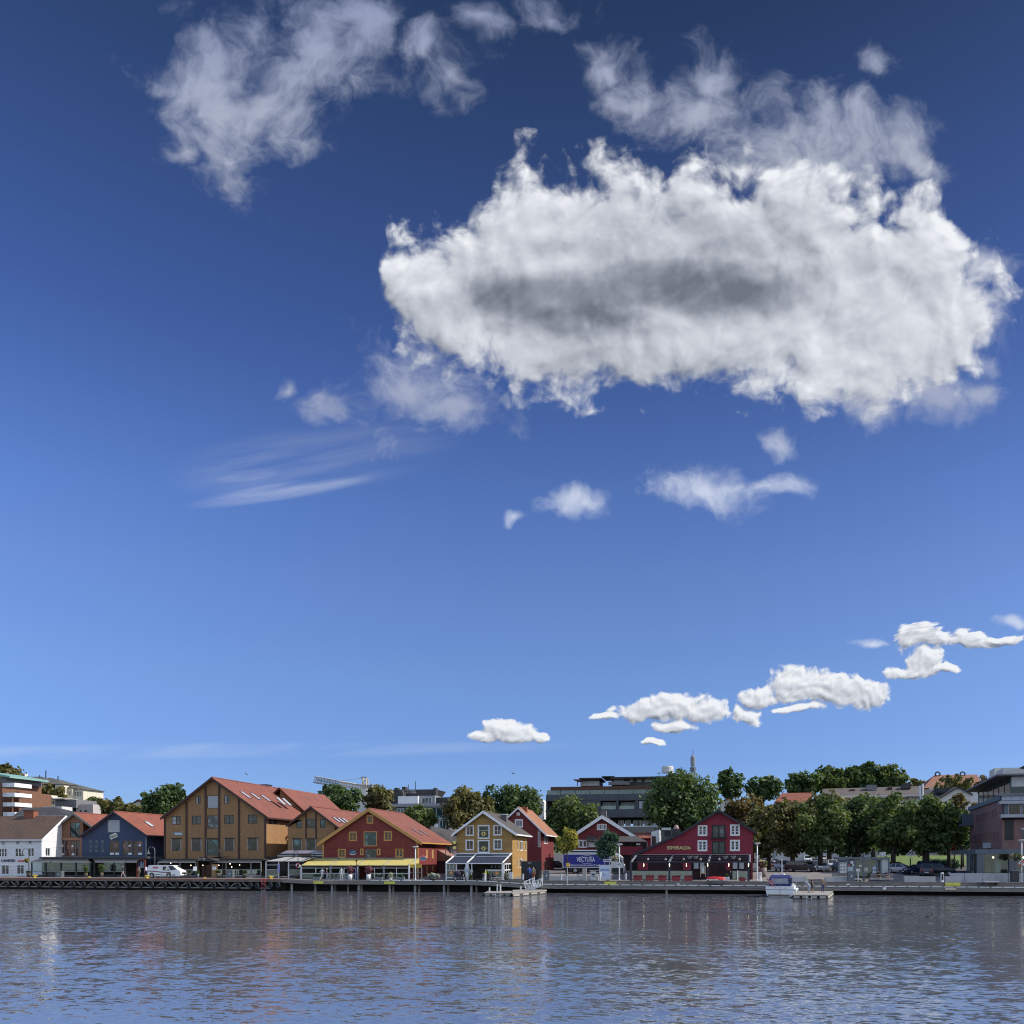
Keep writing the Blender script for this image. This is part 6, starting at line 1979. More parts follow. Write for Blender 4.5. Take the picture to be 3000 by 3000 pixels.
t = bldg('big_red_roof', 'large building with a broad salmon red hipped roof and two round dormer vents on the hill', 2790, d)
blk(t, 'wall', M_OFFW, d, 2722, 2870, 2306, 2340, 16, zb=6)
rf = hip(t, d, 2706, 2884, 2307.5, 2738, 2862, 2270, 16, mat_roof('salmon_tiles', (0.29, 0.13, 0.085), (0.23, 0.10, 0.07), 0.5, 0.4), 0.2)
for cx in (2746, 2819):
  MB().torus((S(cx, d + 8), d + 7.5, Z(2268.5, cx, d + 8)), 0.75, 0.22, 16, 6, None, 'y').B('vent_dormer', M_DARKMETAL, rf)
d = 130
t = bldg('dark_gable_house', 'dark slate gabled house under the salmon roof', 2790, d, 'house')
MB().prism([(S(2712, d), 4), (S(2845, d), 4), (S(2845, d), Z(2325, 2845, d)), (S(2806, d), Z(2307, 2806, d)), (S(2750, d), Z(2340, 2750, d)), (S(2712, d), Z(2340, 2712, d))], 'y', d, d + 12).B('wall', M_OFFW, t)
q = MB(); roof_slope(q, (S(2806, d), d - .6, Z(2304.5, 2806, d)), (S(2806, d), d + 12, Z(2304.5, 2806, d)), (S(2850, d), d - .6, Z(2328, 2850, d)), (S(2850, d), d + 12, Z(2328, 2850, d)), 0.25)
roof_slope(q, (S(2806, d), d - .6, Z(2304.5, 2806, d)), (S(2806, d), d + 12, Z(2304.5, 2806, d)), (S(2745, d), d - .6, Z(2341, 2745, d)), (S(2745, d), d + 12, Z(2341, 2745, d)), 0.25)
q.B('roof', mat('slate_purple', (0.055, 0.048, 0.055), 0.8, 0.15), t)
MB().hexa([(S(2706, d + 2), d + 2, Z(2342, 2706, d)), (S(2752, d + 2), d + 2, Z(2342, 2752, d)), (S(2758, d + 8), d + 8, Z(2315, 2755, d + 8)), (S(2708, d + 8), d + 8, Z(2315, 2708, d + 8))],
        [(S(2706, d + 2), d + 2, Z(2340, 2706, d)), (S(2752, d + 2), d + 2, Z(2340, 2752, d)), (S(2758, d + 8), d + 8, Z(2313, 2755, d + 8)), (S(2708, d + 8), d + 8, Z(2313, 2708, d + 8))]).B('wing_roof', MATS['slate_purple'], t)
blk(t, 'dormer', M_DKROOF, d + 4, 2748, 2782, 2308, 2322, 4)
d = 110
for nm, lab, x0, x1, yr, ye in (('red_roof_house', 'house with bright orange red roof and a dark chimney between two park trees', 2268, 2380, 2323, 2350),):
  t = bldg(nm, lab, 2320, d, 'house')
  blk(t, 'wall', M_OFFW, d, x0 + 4, x1 - 4, ye, 2400, 9, zb=3)
  q = MB(); roof_slope(q, (S(x0 + 24, d + 4.5), d + 4.5, Z(yr, 2320, d + 4.5)), (S(x1, d + 4.5), d + 4.5, Z(yr, 2320, d + 4.5)), (S(x0, d - 1), d - 1, Z(ye, 2320, d)), (S(x1, d - 1), d - 1, Z(ye, 2320, d)), 0.2); rf = q.B('roof', M_TILE2, t)
  blk(t, 'chimney', M_BLACK, d + 1, 2292, 2300, 2336, 2352, 1.4, parent=rf)
d = 120
t = bldg('pale_gable_house', 'pale gabled house with red verge behind the brown park tree', 2130, d, 'house')
MB().prism([(S(2108, d), 4), (S(2150, d), 4), (S(2150, d), Z(2352, 2145, d)), (S(2137, d), Z(2340, 2137, d)), (S(2112, d), Z(2352, 2112, d))], 'y', d, d + 10).B('wall', M_OFFW, t)
q = MB(); roof_slope(q, (S(2137, d), d - .5, Z(2337, 2137, d)), (S(2137, d), d + 10, Z(2337, 2137, d)), (S(2104, d), d - .5, Z(2350, 2104, d)), (S(2104, d), d + 10, Z(2350, 2104, d)), 0.25)
roof_slope(q, (S(2137, d), d - .5, Z(2337, 2137, d)), (S(2137, d), d + 10, Z(2337, 2137, d)), (S(2154, d), d - .5, Z(2354, 2154, d)), (S(2154, d), d + 10, Z(2354, 2154, d)), 0.25); q.B('roof', M_TILE2, t)

# brick office building at the right edge, turned a little towards the harbour
M_BRICK = mat('purple_brown_brick', (0.20, 0.115, 0.105), 0.85, 0.12, 0.8, bump=0.15, bscale=25)
M_OFFG = mat('office_blue_grey', (0.10, 0.125, 0.155), 0.55, 0.08)
M_PANEL = mat('pale_metal_panel', (0.34, 0.36, 0.40), 0.5, 0.06)
AL = R(10.76 - 18.7)          # its long side runs towards a point right of the quay's own vanishing point
def office():
  d0 = 9.0
  cx, cy = S(2936, d0), d0
  t = thing('brick_office', 'brick office building with glass top floor and overhanging roof at the right edge', 'building', (cx, cy, 1.5), AL)
  c, s = math.cos(AL), math.sin(AL)
  # local axes: u right along the front, v back along the left side
  def lz(y, x, v):
    """height of something seen at (x, y) on the left side wall"""
    px, py = cx - s * v, cy + c * v
    dep = -(px - CAMX) * ST + (py - CAMY) * CT
    return CAMZ + (HOR - y) / FPX * dep - 1.5
  def vx(x):
    """distance back along the left side wall at bearing x"""
    a, b = ray(x)
    # cx - s v = CAMX + t a ; cy + c v = CAMY + t b
    A = np.array([[-s, -a], [c, -b]]); r = np.linalg.solve(A, np.array([CAMX - cx, CAMY - cy]))
    return r[0]
  v1 = vx(2841)
  W_ = 24.0
  zf = lambda y: lz(y, 2936, 0)
  def P(name, m, u0, u1, v0, v1_, z0, z1, par=None):
    q = MB(); q.box(u0, u1, v0, v1_, z0, z1); return q.B(name, m, par or t, local=True)
  zA, zB, zC, zD, zE = zf(2488.5), zf(2392), zf(2343), zf(2318), zf(2270)
  # side wall of brick with rows of narrow openings
  pl = Plane((0, 0, 0), (0, 1, 0), (-1, 0, 0))
  holes = []
  def zs(y):
    return zf(y)
  def row(x0, x1, n, y0, y1, w):
    va, vb = vx(x1), vx(x0)
    xm = (x0 + x1) / 2
    vm = vx(xm)
    for i in range(n):
      vc = va + (vb - va) * (i + .5) / n
      ww = (vb - va) / n * w
      holes.append((vc - ww / 2, vc + ww / 2, lz(y1, xm, vm), lz(y0, xm, vm)))
  row(2858, 2903, 8, 2383, 2405, 0.55)
  row(2905, 2920, 3, 2370, 2394, 0.5)
  row(2844, 2880, 6, 2447, 2471, 0.5)
  row(2880, 2906, 5, 2441, 2466, 0.45)
  row(2907, 2929, 4, 2437, 2464, 0.5)
  q = MB(); wall(q, pl, [(0.003, zA), (v1, zA), (v1, zC), (0.003, zC)], holes, None, 0.25)
  q.B('wall', M_BRICK, t, local=True)
  for h in holes:
    g = MB(); pl.box(g, h[0], h[1], h[2], h[3], -0.22, -0.2); wv = g.B('window', M_GLASS, t, local=True)
  # front: brick, big black opening at the corner, window, bay with pale panels
  P('wall', M_BRICK, 0.0, W_, 0, 0.3, zA, zf(2402))
  P('wall', M_BRICK, 0.0, W_, 0.02, 0.32, zf(2397), zC)
  P('back_wall', M_BRICK, 0.02, W_, v1 - .3, v1, 0, zC)
  P('corner_window', M_BLACK, 0.3, 1.35, -0.06, -0.003, zf(2461), zf(2403))
  wq = P('window', M_OFFG, 2.35, 6.0, -0.08, -0.003, zf(2460), zf(2427)); P('pane', mat_glass('amber_glass', (0.07, 0.05, 0.02), warm=0.05), 2.45, 5.9, -0.1, -0.081, zf(2459), zf(2431), wq)
  P('window_head', M_PANEL, 2.2, 6.1, -0.2, -0.001, zf(2431), zf(2427) + .05)
  P('bay', M_PANEL, -0.3, W_, -1.2, -0.003, zf(2396), zf(2387))
  P('bay_wall', M_OFFG, 0.15, W_, -0.9, -0.004, zf(2386.8), zf(2357))
  for k in range(6):
    u0 = 0.55 + k * 1.6
    w_ = P('window', M_PANEL, u0, u0 + 1.5, -0.96, -0.905, zf(2386), zf(2357.5)); P('pane', M_GLASSR, u0 + .08, u0 + 1.42, -0.98, -0.962, zf(2385.5), zf(2358.3), w_)
  P('bay_roof', M_PANEL, -0.45, W_, -1.4, -0.002, zf(2356.8), zf(2348))
  for k in range(7):
    P('panel', M_PANEL, -0.1 + k * 1.1, 0.98 + k * 1.1, -0.6, -0.003, zf(2346), zf(2333.5))
  P('parapet', M_GREYCL2, -0.5, W_, -0.8, 0.3, zf(2333), zf(2325))
  P('side_parapet', M_OFFG, -0.25, 0.0, 0.35, v1 + .2, zC + 0.003, zC + 0.6)
  # glass top floor, set back under the long roof
  P('top_floor', mat_glass('top_floor_glass', (0.016, 0.032, 0.04)), 1.2, W_, 0.9, v1 - 0.6, zC, zf(2273))
  for k in range(7):
    P('mullion', M_OFFG, 1.14, 1.199, 1 + k * (v1 - 2) / 6, 1.12 + k * (v1 - 2) / 6, zC + .61, zf(2274))
  P('blind', M_GREYW, 1.25, 3.3, 0.82, 0.898, zf(2304), zf(2275)); P('blind', M_GREYW, 3.45, 6.3, 0.82, 0.898, zf(2304), zf(2275))
  P('roof', mat('office_roof', (0.15, 0.155, 0.175), 0.55, 0.08), -0.7, W_, -0.8, v1 + 2.0, zf(2272.8), zf(2268.5))
  MB().hexa([(0.3, 0.2, zf(2268.3)), (W_, 0.2, zf(2268.3)), (W_, v1 + 1.5, zf(2268.3)), (0.3, v1 + 1.5, zf(2268.3))], [(2.6, 1.6, zf(2252)), (W_, 1.6, zf(2252)), (W_, v1, zf(2252)), (2.6, v1, zf(2252))]).B('roof', MATS['office_roof'], t, local=True)
  P('plant_room', M_OFFW, 1.6, 4.2, 10, 16, zf(2262), lz(2251, 2920, 10)); P('plant_room', M_OFFW, 1.5, 3.6, 17, 22, zf(2262), lz(2251, 2900, 17))
  MB().prism([(5.2, zf(2249)), (9, zf(2246)), (9, zf(2225)), (3.4, zf(2235)), (5.0, zf(2247))], 'y', 2.0, 9.0).B('wing_roof', MATS['office_roof'], t, local=True)
  # projecting bay at the far end of the side
  va, vb = vx(2852), v1 + 0.4
  P('side_bay', M_OFFG, -1.6, -0.004, va, vb, lz(2418, 2845, va), lz(2385, 2845, va)); P('bay_window', M_GLASS, -1.68, -1.602, va + .4, vb - .3, lz(2413, 2845, va), lz(2389, 2845, va))
  # hanging white box sign
  sg = P('box_sign', mat('pale_sign', (0.42, 0.46, 0.48), 0.5, 0.05), -0.75, -0.02, vx(2904), vx(2896), lz(2485, 2896, vx(2900)), lz(2469, 2896, vx(2900)))
  # ground floor: fascia, columns, glazing, terrace
  P('fascia', M_OFFG, -3.4, W_, -1.8, v1 - 6, zf(2501.5), zA - 0.003)
  for u in (-3.2, 0.6, 4.4, 8.2):
    P('column', mat('office_column', (0.115, 0.13, 0.145), 0.6, 0.06), u, u + 0.85, -1.7, -1.0, 0, zf(2501.8))
  for u0, u1 in ((-2.3, 0.5), (1.5, 4.3), (5.3, 8.1)):
    P('glass_panel', M_CLEAR, u0, u1, -1.35, -1.31, 0.9, zf(2502))
    P('rail', M_OFFG, u0, u1, -1.4, -1.28, 0.75, 0.89)
  P('inner_wall', mat('cafe_wall', (0.10, 0.085, 0.065), 0.8, 0.3, 1.0), -2.6, W_, 3.0, 3.2, 0, zf(2502))
  for k, u in enumerate((-1.6, -0.4, 2.2, 3.4, 6.2)):
    P('menu_board', M_OFFW if k % 2 else mat('orange_board', (0.30, 0.14, 0.06), 0.7, 0.2), u, u + 0.7, 2.9, 2.999, 1.2, 2.6 + 0.3 * (k % 2))
  P('floor', M_PAVE, -3.4, W_, -1.8, v1, 0.0, 0.12)
  for k in range(5):
    P('side_glass', M_CLEAR, -3.3, -3.25, -0.9 + k * 1.7, 0.7 + k * 1.7, 0.7, zf(2502)); P('side_post', M_OFFG, -3.36, -3.2, 0.72 + k * 1.7, 0.80 + k * 1.7, 0, zf(2502))
  P('side_base', M_OFFG, -3.36, -3.2, -1.0, 7.6, 0, 0.69)
  for k, u in enumerate((-1.0, 2.6, 6.8)):
    MB().ball((u, 0.5, zf(2512)), .12, .12, .12, 8).B('pendant_lamp', M_BULB, t, local=True)
  return t


office()
# low concrete walls before the office
cb = thing('terrace_wall', 'pale concrete panel wall of the terrace before the brick office', 'wall', (S(2880, 5.5), 5.5, 1.5))
for x0, x1 in ((2782, 2826), (2827, 2879), (2880, 2917.5), (2918, 2954), (2955, 2999), (3000, 3050)):
  dd = 5.6
  MB().box(S(x0, dd) + .01, S(x1, dd) - .01, dd, dd + .2, 1.5, Z(2558, x0, dd)).B('panel', M_CONC2, cb)
for x0, x1, lab in ((2650, 2741, 'long low white concrete block beside the parked dark car'), (2770, 2817, 'short low white concrete block before the office terrace wall'), (2310, 2364, 'low white concrete block behind the motor boat'), (2418, 2484, 'low white concrete block left of the grey bin post')):
  dd = 4.4
  o = thing('concrete_block', lab, 'block', (S((x0 + x1) / 2, dd), dd, 1.5), 0, 'low white concrete blocks')
  MB().box(S(x0, dd), S(x1, dd), dd, dd + 0.6, 1.5, Z(2568.5, x0, dd)).B('block', M_CONC2, o)
  MB().box(S(x0, dd) - .02, S(x1, dd) + .02, dd - .02, dd + 0.62, Z(2568.5, x0, dd) + .002, Z(2568.5, x0, dd) + .05).B('cap', M_CONC2, o)
# pale low wall in front of the truck
o = thing('low_wall', 'low pale stone wall beside the road before the blue truck', 'wall', (S(1690, 5.2), 5.2, 1.5))
for x0, x1 in ((1608, 1655), (1656, 1704), (1705, 1752)):
  MB().box(S(x0, 5.2) + .01, S(x1, 5.2) - .01, 5.2, 5.6, 1.45, Z(2566, x0, 5.2)).B('block', M_CONC2, o)

# ---------------------------------------------------------------- trees
PAL = {
  'dark': [(0.023, 0.045, 0.019), (0.049, 0.086, 0.033), (0.085, 0.128, 0.048), (0.134, 0.175, 0.067)],
  'mid': [(0.031, 0.054, 0.022), (0.066, 0.104, 0.036), (0.116, 0.155, 0.052), (0.189, 0.216, 0.084)],
  'olive': [(0.049, 0.051, 0.022), (0.099, 0.099, 0.038), (0.157, 0.145, 0.058), (0.234, 0.203, 0.091)],
  'brown': [(0.058, 0.045, 0.025), (0.112, 0.086, 0.038), (0.174, 0.128, 0.058), (0.234, 0.175, 0.084)],
  'lime': [(0.112, 0.124, 0.029), (0.223, 0.216, 0.048), (0.356, 0.309, 0.071), (0.490, 0.413, 0.120)],
  'teal': [(0.018, 0.045, 0.033), (0.041, 0.086, 0.062), (0.076, 0.136, 0.096), (0.123, 0.185, 0.132)],
  'red': [(0.20, 0.03, 0.015), (0.32, 0.06, 0.03), (0.42, 0.11, 0.05), (0.40, 0.17, 0.08)],
  'purple': [(0.10, 0.035, 0.05), (0.18, 0.07, 0.10), (0.26, 0.12, 0.16), (0.34, 0.20, 0.22)],
  'white': [(0.05, 0.08, 0.03), (0.30, 0.33, 0.28), (0.55, 0.58, 0.55), (0.72, 0.73, 0.72)],
  'fern': [(0.02, 0.04, 0.012), (0.05, 0.09, 0.025), (0.09, 0.14, 0.04), (0.12, 0.17, 0.06)],
  'flower': [(0.03, 0.06, 0.02), (0.10, 0.12, 0.04), (0.45, 0.40, 0.34), (0.60, 0.55, 0.50)],
}
M_LEAF = {k: mat_leaf('leaves_' + k, v) for k, v in PAL.items()}
M_BARK = mat('bark', (0.045, 0.036, 0.028), 0.9, 0.3, 3.0, bump=0.4)


def foliage(name, parent, pal, lobes, n, size, seed, hollow=0.5, loc=None, squash=1.0):
  """leaf clumps as many small bent faces spread through the lobes (cx, cy, cz, r), local coordinates"""
  rs = np.random.RandomState(seed)
  vol = np.array([l[3] ** 2.4 for l in lobes])
  pick = rs.choice(len(lobes), n, p=vol / vol.sum())
  L = np.array([l[:4] for l in lobes])[pick]
  dirs = rs.normal(size=(n, 3))
  dirs /= np.linalg.norm(dirs, axis=1)[:, None]
  rad = hollow + (1 - hollow) * rs.rand(n) ** 0.7
  rad *= 1 + 0.16 * rs.normal(size=n)
  c = L[:, :3] + dirs * (L[:, 3] * rad)[:, None] * np.array([1, 1, squash])
  nn = dirs + 0.8 * rs.normal(size=(n, 3)) + np.array([0, 0, 0.35])
  nn /= np.linalg.norm(nn, axis=1)[:, None]
  a = np.cross(nn, rs.normal(size=(n, 3)))
  a /= np.linalg.norm(a, axis=1)[:, None]
  b = np.cross(nn, a)
  s = size * (0.6 + 0.8 * rs.rand(n))
  a *= s[:, None]
  b *= (s * (0.55 + 0.3 * rs.rand(n)))[:, None]
  k = nn * (s * 0.22)[:, None]
  v = np.empty((n, 4, 3))
  v[:, 0] = c - a - k
  v[:, 1] = c - b + k * 0.3
  v[:, 2] = c + a - k
  v[:, 3] = c + b + k * 0.3
  me = bpy.data.meshes.new(name)
  me.vertices.add(n * 4)
  me.vertices.foreach_set('co', v.reshape(-1))
  me.loops.add(n * 4)
  me.loops.foreach_set('vertex_index', np.arange(n * 4, dtype=np.int32))
  me.polygons.add(n)
  me.polygons.foreach_set('loop_start', np.arange(0, n * 4, 4, dtype=np.int32))
  me.polygons.foreach_set('loop_total', np.full(n, 4, dtype=np.int32))
  lob = rs.rand(len(lobes))[pick]
  val = np.clip(0.45 * lob + 0.55 * rs.rand(n), 0, 1)
  at = me.attributes.new('leaf', 'FLOAT', 'FACE')
  at.data.foreach_set('value', val.astype(np.float32))
  me.materials.append(M_LEAF[pal])
  me.update()
  me.validate()
  o = bpy.data.objects.new(name, me)
  COL.objects.link(o)
  o.parent = parent
  if loc is not None:
    o.location = loc
  return o


def tree(label, x0, x1, yt, yb, d, pal, seed, base=None, name='tree', dens=1.0, leaf=None, group=None, trunk_r=None, shape=1.0, nl=None):
  xm = (x0 + x1) / 2
  sx = S(xm, d)
  rx = (S(x1, d) - S(x0, d)) / 2
  zt, zb = Z(yt, xm, d), Z(yb, xm, d)
  zg = ground_z(d) if base is None else base
  t = thing(name, label, 'tree', (sx, d, zg), 0, group)
  rnd = random.Random(seed)
  cz, rz = (zt + zb) / 2 - zg, (zt - zb) / 2
  lobes = []
  nl = nl or (21 if rx > 2.5 else 12)
  for i in range(nl):
    ph = rnd.uniform(0, 2 * math.pi)
    h = -1 + 2 * (i + rnd.random()) / nl
    w = math.sqrt(max(0.0, 1 - abs(h) ** (2.6 * shape)))
    m_ = min(rx, rz * 1.15)
    lr = rnd.uniform(0.24, 0.44) * m_
    k = rnd.uniform(0.45, 1.0) if i % 3 else 1.0
    sg = math.cos(ph) if i % 3 else (1 if i % 2 else -1) * rnd.uniform(0.85, 1)
    lobes.append(((rx - lr * 0.75) * w * k * sg, (min(rx, 1.2 * rz) - lr) * w * k * math.sin(ph), cz + (rz - lr * .85) * h, lr))
  lobes.append((0, 0, cz, 0.55 * min(rx, rz)))
  lobes.append((-0.4 * rx, 0, cz - .25 * rz, 0.45 * min(rx, rz)))
  lobes.append((0.4 * rx, 0, cz - .2 * rz, 0.45 * min(rx, rz)))
  size = leaf or max(0.24, 0.0021 * (d + 127))
  area = sum(4 * l[3] ** 2 for l in lobes)
  n = int(min(9500, dens * 2.3 * area / (size * size)))
  foliage('crown', t, pal, lobes, n, size, seed)
  # trunk with limbs
  tr = trunk_r or max(0.12, min(0.42, rx * 0.085))
  q = MB()
  top = cz + rz * 0.45
  q.tube([(0, 0, -0.4), (rnd.uniform(-.1, .1), 0, top * 0.35), (rnd.uniform(-.3, .3) * rx * .2, 0, top * 0.7), (0, 0, top)], [tr * 1.15, tr, tr * 0.7, tr * 0.2], 8)
  q.B('trunk', M_BARK, t, smooth=True, local=True)
  for l in lobes[:6]:
    zs = max(0.2, min(l[2] - 0.3, max(cz - rz * 0.9, top * 0.3 + rnd.uniform(0, top * 0.25))))
    q = MB(); q.tube([(0, 0, zs), (l[0] * 0.5, l[1] * 0.5, (zs + l[2]) / 2 + 0.2), (l[0], l[1], l[2])], [tr * 0.5, tr * 0.33, tr * 0.12], 6)
    q.B('limb', M_BARK, t, smooth=True, local=True)
  return t


HT = 'trees on the hill'
tree('olive green tree at the left edge above the balconies', -40, 58, 2236, 2335, 190, 'olive', 11, 20, group=HT)
tree('low bushy tree right of the balcony block, below the school roof', 30, 118, 2292, 2362, 185, 'olive', 12, 14, group=HT)
tree('rounded tree in front of the cream school walls', 112, 190, 2296, 2352, 180, 'olive', 13, 14, group=HT)
tree('small pale tree alone on the skyline right of the school', 257, 291, 2333, 2366, 240, 'mid', 14, 14, group=HT)
BT = 'trees behind the waterfront houses'
tree('broad bushy tree behind the brown and blue houses, left of the pair', 290, 376, 2333, 2400, 75, 'olive', 15, group=BT)
tree('lower dark shrubby tree between two taller trees above the blue roof', 352, 428, 2352, 2402, 70, 'olive', 16, group=BT)
tree('dark tree touching the left eave of the ochre warehouse', 420, 500, 2312, 2402, 58, 'dark', 17, group=BT)
tree('tallest airy tree left of the ochre warehouse gable', 470, 554, 2293, 2392, 64, 'dark', 18, group=BT)
tree('dark tree under the crane jib behind the smaller ochre house', 930, 1052, 2291, 2400, 60, 'dark', 19, group=BT)
tree('olive tree right of the crane mast', 1064, 1154, 2297, 2400, 66, 'olive', 20, group=BT)
tree('small round tree in front of the glass town block', 1178, 1272, 2356, 2438, 46, 'mid', 21, group=BT)
tree('broad olive tree behind the left slope of the mustard house', 1300, 1442, 2302, 2450, 48, 'olive', 22, group=BT)
tree('wide dark domed tree behind the mustard and dark red houses', 1402, 1588, 2296, 2440, 64, 'dark', 23, group=BT)
tree('full round green tree in front of the grey apartments', 1594, 1764, 2330, 2500, 62, 'mid', 24, group=BT)
tree('big dark tree hiding the right end of the grey apartments', 1884, 2108, 2256, 2450, 46, 'dark', 25, group=BT, dens=0.85)
ST_ = 'small street trees'
tree('small yellow green street tree at the left end of the blue truck', 1627, 1695, 2421, 2502, 7.5, 'lime', 26, group=ST_, leaf=0.2, trunk_r=0.09)
tree('small dark green street tree hanging over the truck front', 1739, 1816, 2428, 2518, 8.5, 'teal', 27, group=ST_, leaf=0.2, trunk_r=0.09)
tree('tall hill tree with a pointed dark crown, leftmost on the right skyline', 2098, 2180, 2248, 2345, 265, 'dark', 28, 18, group=HT)
tree('rounded hill tree next to the pointed one on the right skyline', 2180, 2294, 2272, 2350, 258, 'dark', 29, 16, group=HT)
tree('rounded hill tree left end of the large skyline clump', 2298, 2398, 2260, 2340, 275, 'dark', 30, 18, group=HT)
tree('light topped tree second in the large skyline clump', 2378, 2480, 2242, 2335, 280, 'mid', 31, 18, group=HT)
tree('dark tree in the middle of the large skyline clump', 2462, 2556, 2240, 2330, 285, 'dark', 32, 18, group=HT)
tree('highest tree of the large skyline clump', 2506, 2602, 2230, 2325, 288, 'dark', 33, 20, group=HT)
tree('airy tree closing the large skyline clump on the right', 2576, 2660, 2235, 2322, 286, 'mid', 34, 20, group=HT)
tree('low shrubby tree between the skyline clump and salmon roof', 2650, 2728, 2281, 2330, 280, 'olive', 35, 18, group=HT)
tree('rounded olive tree half covering the salmon roof', 2742, 2850, 2269, 2332, 170, 'olive', 36, 10, group=HT)
tree('brownish treetop right of the salmon roof by the office', 2852, 2905, 2268, 2330, 160, 'brown', 37, 10, group=HT)
PT = 'park trees by the car park'
tree('brownish park tree right behind the crimson house gable', 2110, 2275, 2326, 2505, 56, 'brown', 40, group=PT)
tree('yellowish park tree beside the crimson house wall', 2175, 2330, 2355, 2512, 44, 'olive', 41, group=PT)
tree('dark olive park tree above the motor boat', 2245, 2400, 2340, 2512, 34, 'olive', 42, group=PT)
tree('green park tree behind the people on the pontoon', 2325, 2482, 2330, 2514, 30, 'mid', 43, group=PT)
tree('park tree with dark lower crown left over the kiosk', 2440, 2586, 2332, 2516, 33, 'dark', 44, group=PT)
tree('large park tree spreading over the glass kiosk', 2530, 2702, 2322, 2510, 29, 'mid', 45, group=PT)
tree('big leaning park tree with thick trunk by the dark car', 2628, 2800, 2326, 2502, 27, 'mid', 46, base=2.3, group=PT, trunk_r=0.5)
tree('dark park tree left of the brick office', 2720, 2842, 2350, 2490, 46, 'dark', 47, group=PT)
tree('brown olive poplar-like tree close to the office wall', 2778, 2864, 2318, 2470, 74, 'brown', 48, group=PT)
tree('park tree in the second row behind the boat', 2350, 2510, 2322, 2460, 64, 'olive', 49, group=PT)
tree('park tree in the second row behind the kiosk', 2480, 2640, 2325, 2450, 66, 'mid', 50, group=PT)
tree('dark slim tree in the shade between park and office', 2786, 2846, 2395, 2500, 58, 'teal', 51, group=PT)
for x0, x1, yt, dd, lab in ((2120, 2290, 2440, 120, 'far dark tree low behind the park trees, nearest the crimson house'), (2270, 2430, 2430, 130, 'far dark tree low behind the park trees above the boat'), (2420, 2580, 2425, 125, 'far dark tree low behind the park trees above the kiosk'), (2570, 2720, 2420, 135, 'far dark tree low behind the lawn'), (2690, 2850, 2410, 130, 'far dark tree low at the right end of the lawn')):
  tree(lab, x0, x1, yt, 2507, dd, 'dark', x0, group='far low trees behind the park', nl=14, leaf=.7)
tree('red leaved bush glowing left of the office terrace', 2776, 2818, 2457, 2500, 60, 'red', 52, name='bush', leaf=0.35)
# lawn behind the car park
q = MB(); n = 10
for i in range(n):
  xa, xb = 2570 + i * 26, 2596 + i * 26
  q.face([(S(xa, 75), 75, 3.1), (S(xb, 75), 75, 3.1), (S(xb, 125), 125, 5.2), (S(xa, 125), 125, 5.2)])
o = q.B('lawn', mat('lawn_grass', (0.10, 0.15, 0.03), 0.95, 0.2, 0.6)); o['kind'] = 'structure'
hg = thing('hedge', 'clipped dark hedge along the lawn behind the dark cars', 'hedge', (S(2760, 60), 60, 2.6))
MB().box(S(2735, 60), S(2800, 60), 60, 61.5, 2.4, Z(2531, 2760, 60)).B('stem', mat('hedge_core', (0.012, 0.025, 0.010), 0.9, 0.3, 3.0), hg)
hl = [((S(x, 60) - S(2760, 60)), 0.7, 0.9, 0.9) for x in range(2735, 2802, 8)]
foliage('leaves', hg, 'teal', hl, 1400, 0.25, 61)

# ---------------------------------------------------------------- restaurant terraces along the quay
M_AWNG = mat('grey_awning', (0.36, 0.36, 0.34), 0.8, 0.06, 0.8)
M_AWNY = mat('yellow_awning', (0.50, 0.42, 0.13), 0.8, 0.06, 0.8)
M_AWNN = mat('navy_awning', (0.022, 0.030, 0.055), 0.8, 0.1, 0.8)
M_CHAR = mat('charcoal_frame', (0.035, 0.038, 0.042), 0.6, 0.1)
M_STONEG = mat('grey_frame', (0.24, 0.25, 0.25), 0.6, 0.08)
M_SOFA = mat('brown_cushion', (0.16, 0.10, 0.075), 0.85, 0.15)
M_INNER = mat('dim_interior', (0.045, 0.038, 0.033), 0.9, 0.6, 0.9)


def awn(t, xb0, xb1, xf0, xf1, db, df, yb, yf, m, edge=None, val=0.16, th=0.05, name='awning'):
  zb_, zf_ = Z(yb, (xb0 + xb1) / 2, db), Z(yf, (xf0 + xf1) / 2, df)
  a = [(S(xf0, df), df, zf_), (S(xf1, df), df, zf_), (S(xb1, db), db, zb_), (S(xb0, db), db, zb_)]
  q = MB(); q.hexa([(x, y, z - th) for x, y, z in a], a)
  o = q.B(name, m, t)
  MB().box(S(xf0, df), S(xf1, df), df - .05, df - .004, zf_ - val, zf_ + .01).B('valance', edge or m, o)
  return o


def bar(t, x0, x1, d, y0, y1, m, name='rail', dp=0.08, par=None):
  q = MB(); xm = (x0 + x1) / 2; q.box(S(x0, d), S(x1, d), d, d + dp, Z(y1, xm, d), Z(y0, xm, d)); return q.B(name, m, par or t)


def post(t, x, d, ytop, m, w=0.14, zb=1.5, name='post'):
  q = MB(); s = S(x, d); q.box(s - w / 2, s + w / 2, d, d + w, zb, Z(ytop, x, d)); return q.B(name, m, t)


def dbar(t, x0, y0, d0, x1, y1, d1, r, m, name='rafter'):
  q = MB(); q.tube([(S(x0, d0), d0, Z(y0, x0, d0)), (S(x1, d1), d1, Z(y1, x1, d1))], r, 6); return q.B(name, m, t)


def bulbs(t, pts):
  for x, y, d in pts:
    MB().ball((S(x, d), d, Z(y, x, d)), .07, .07, .07, 8).B('lamp', M_BULB, t)


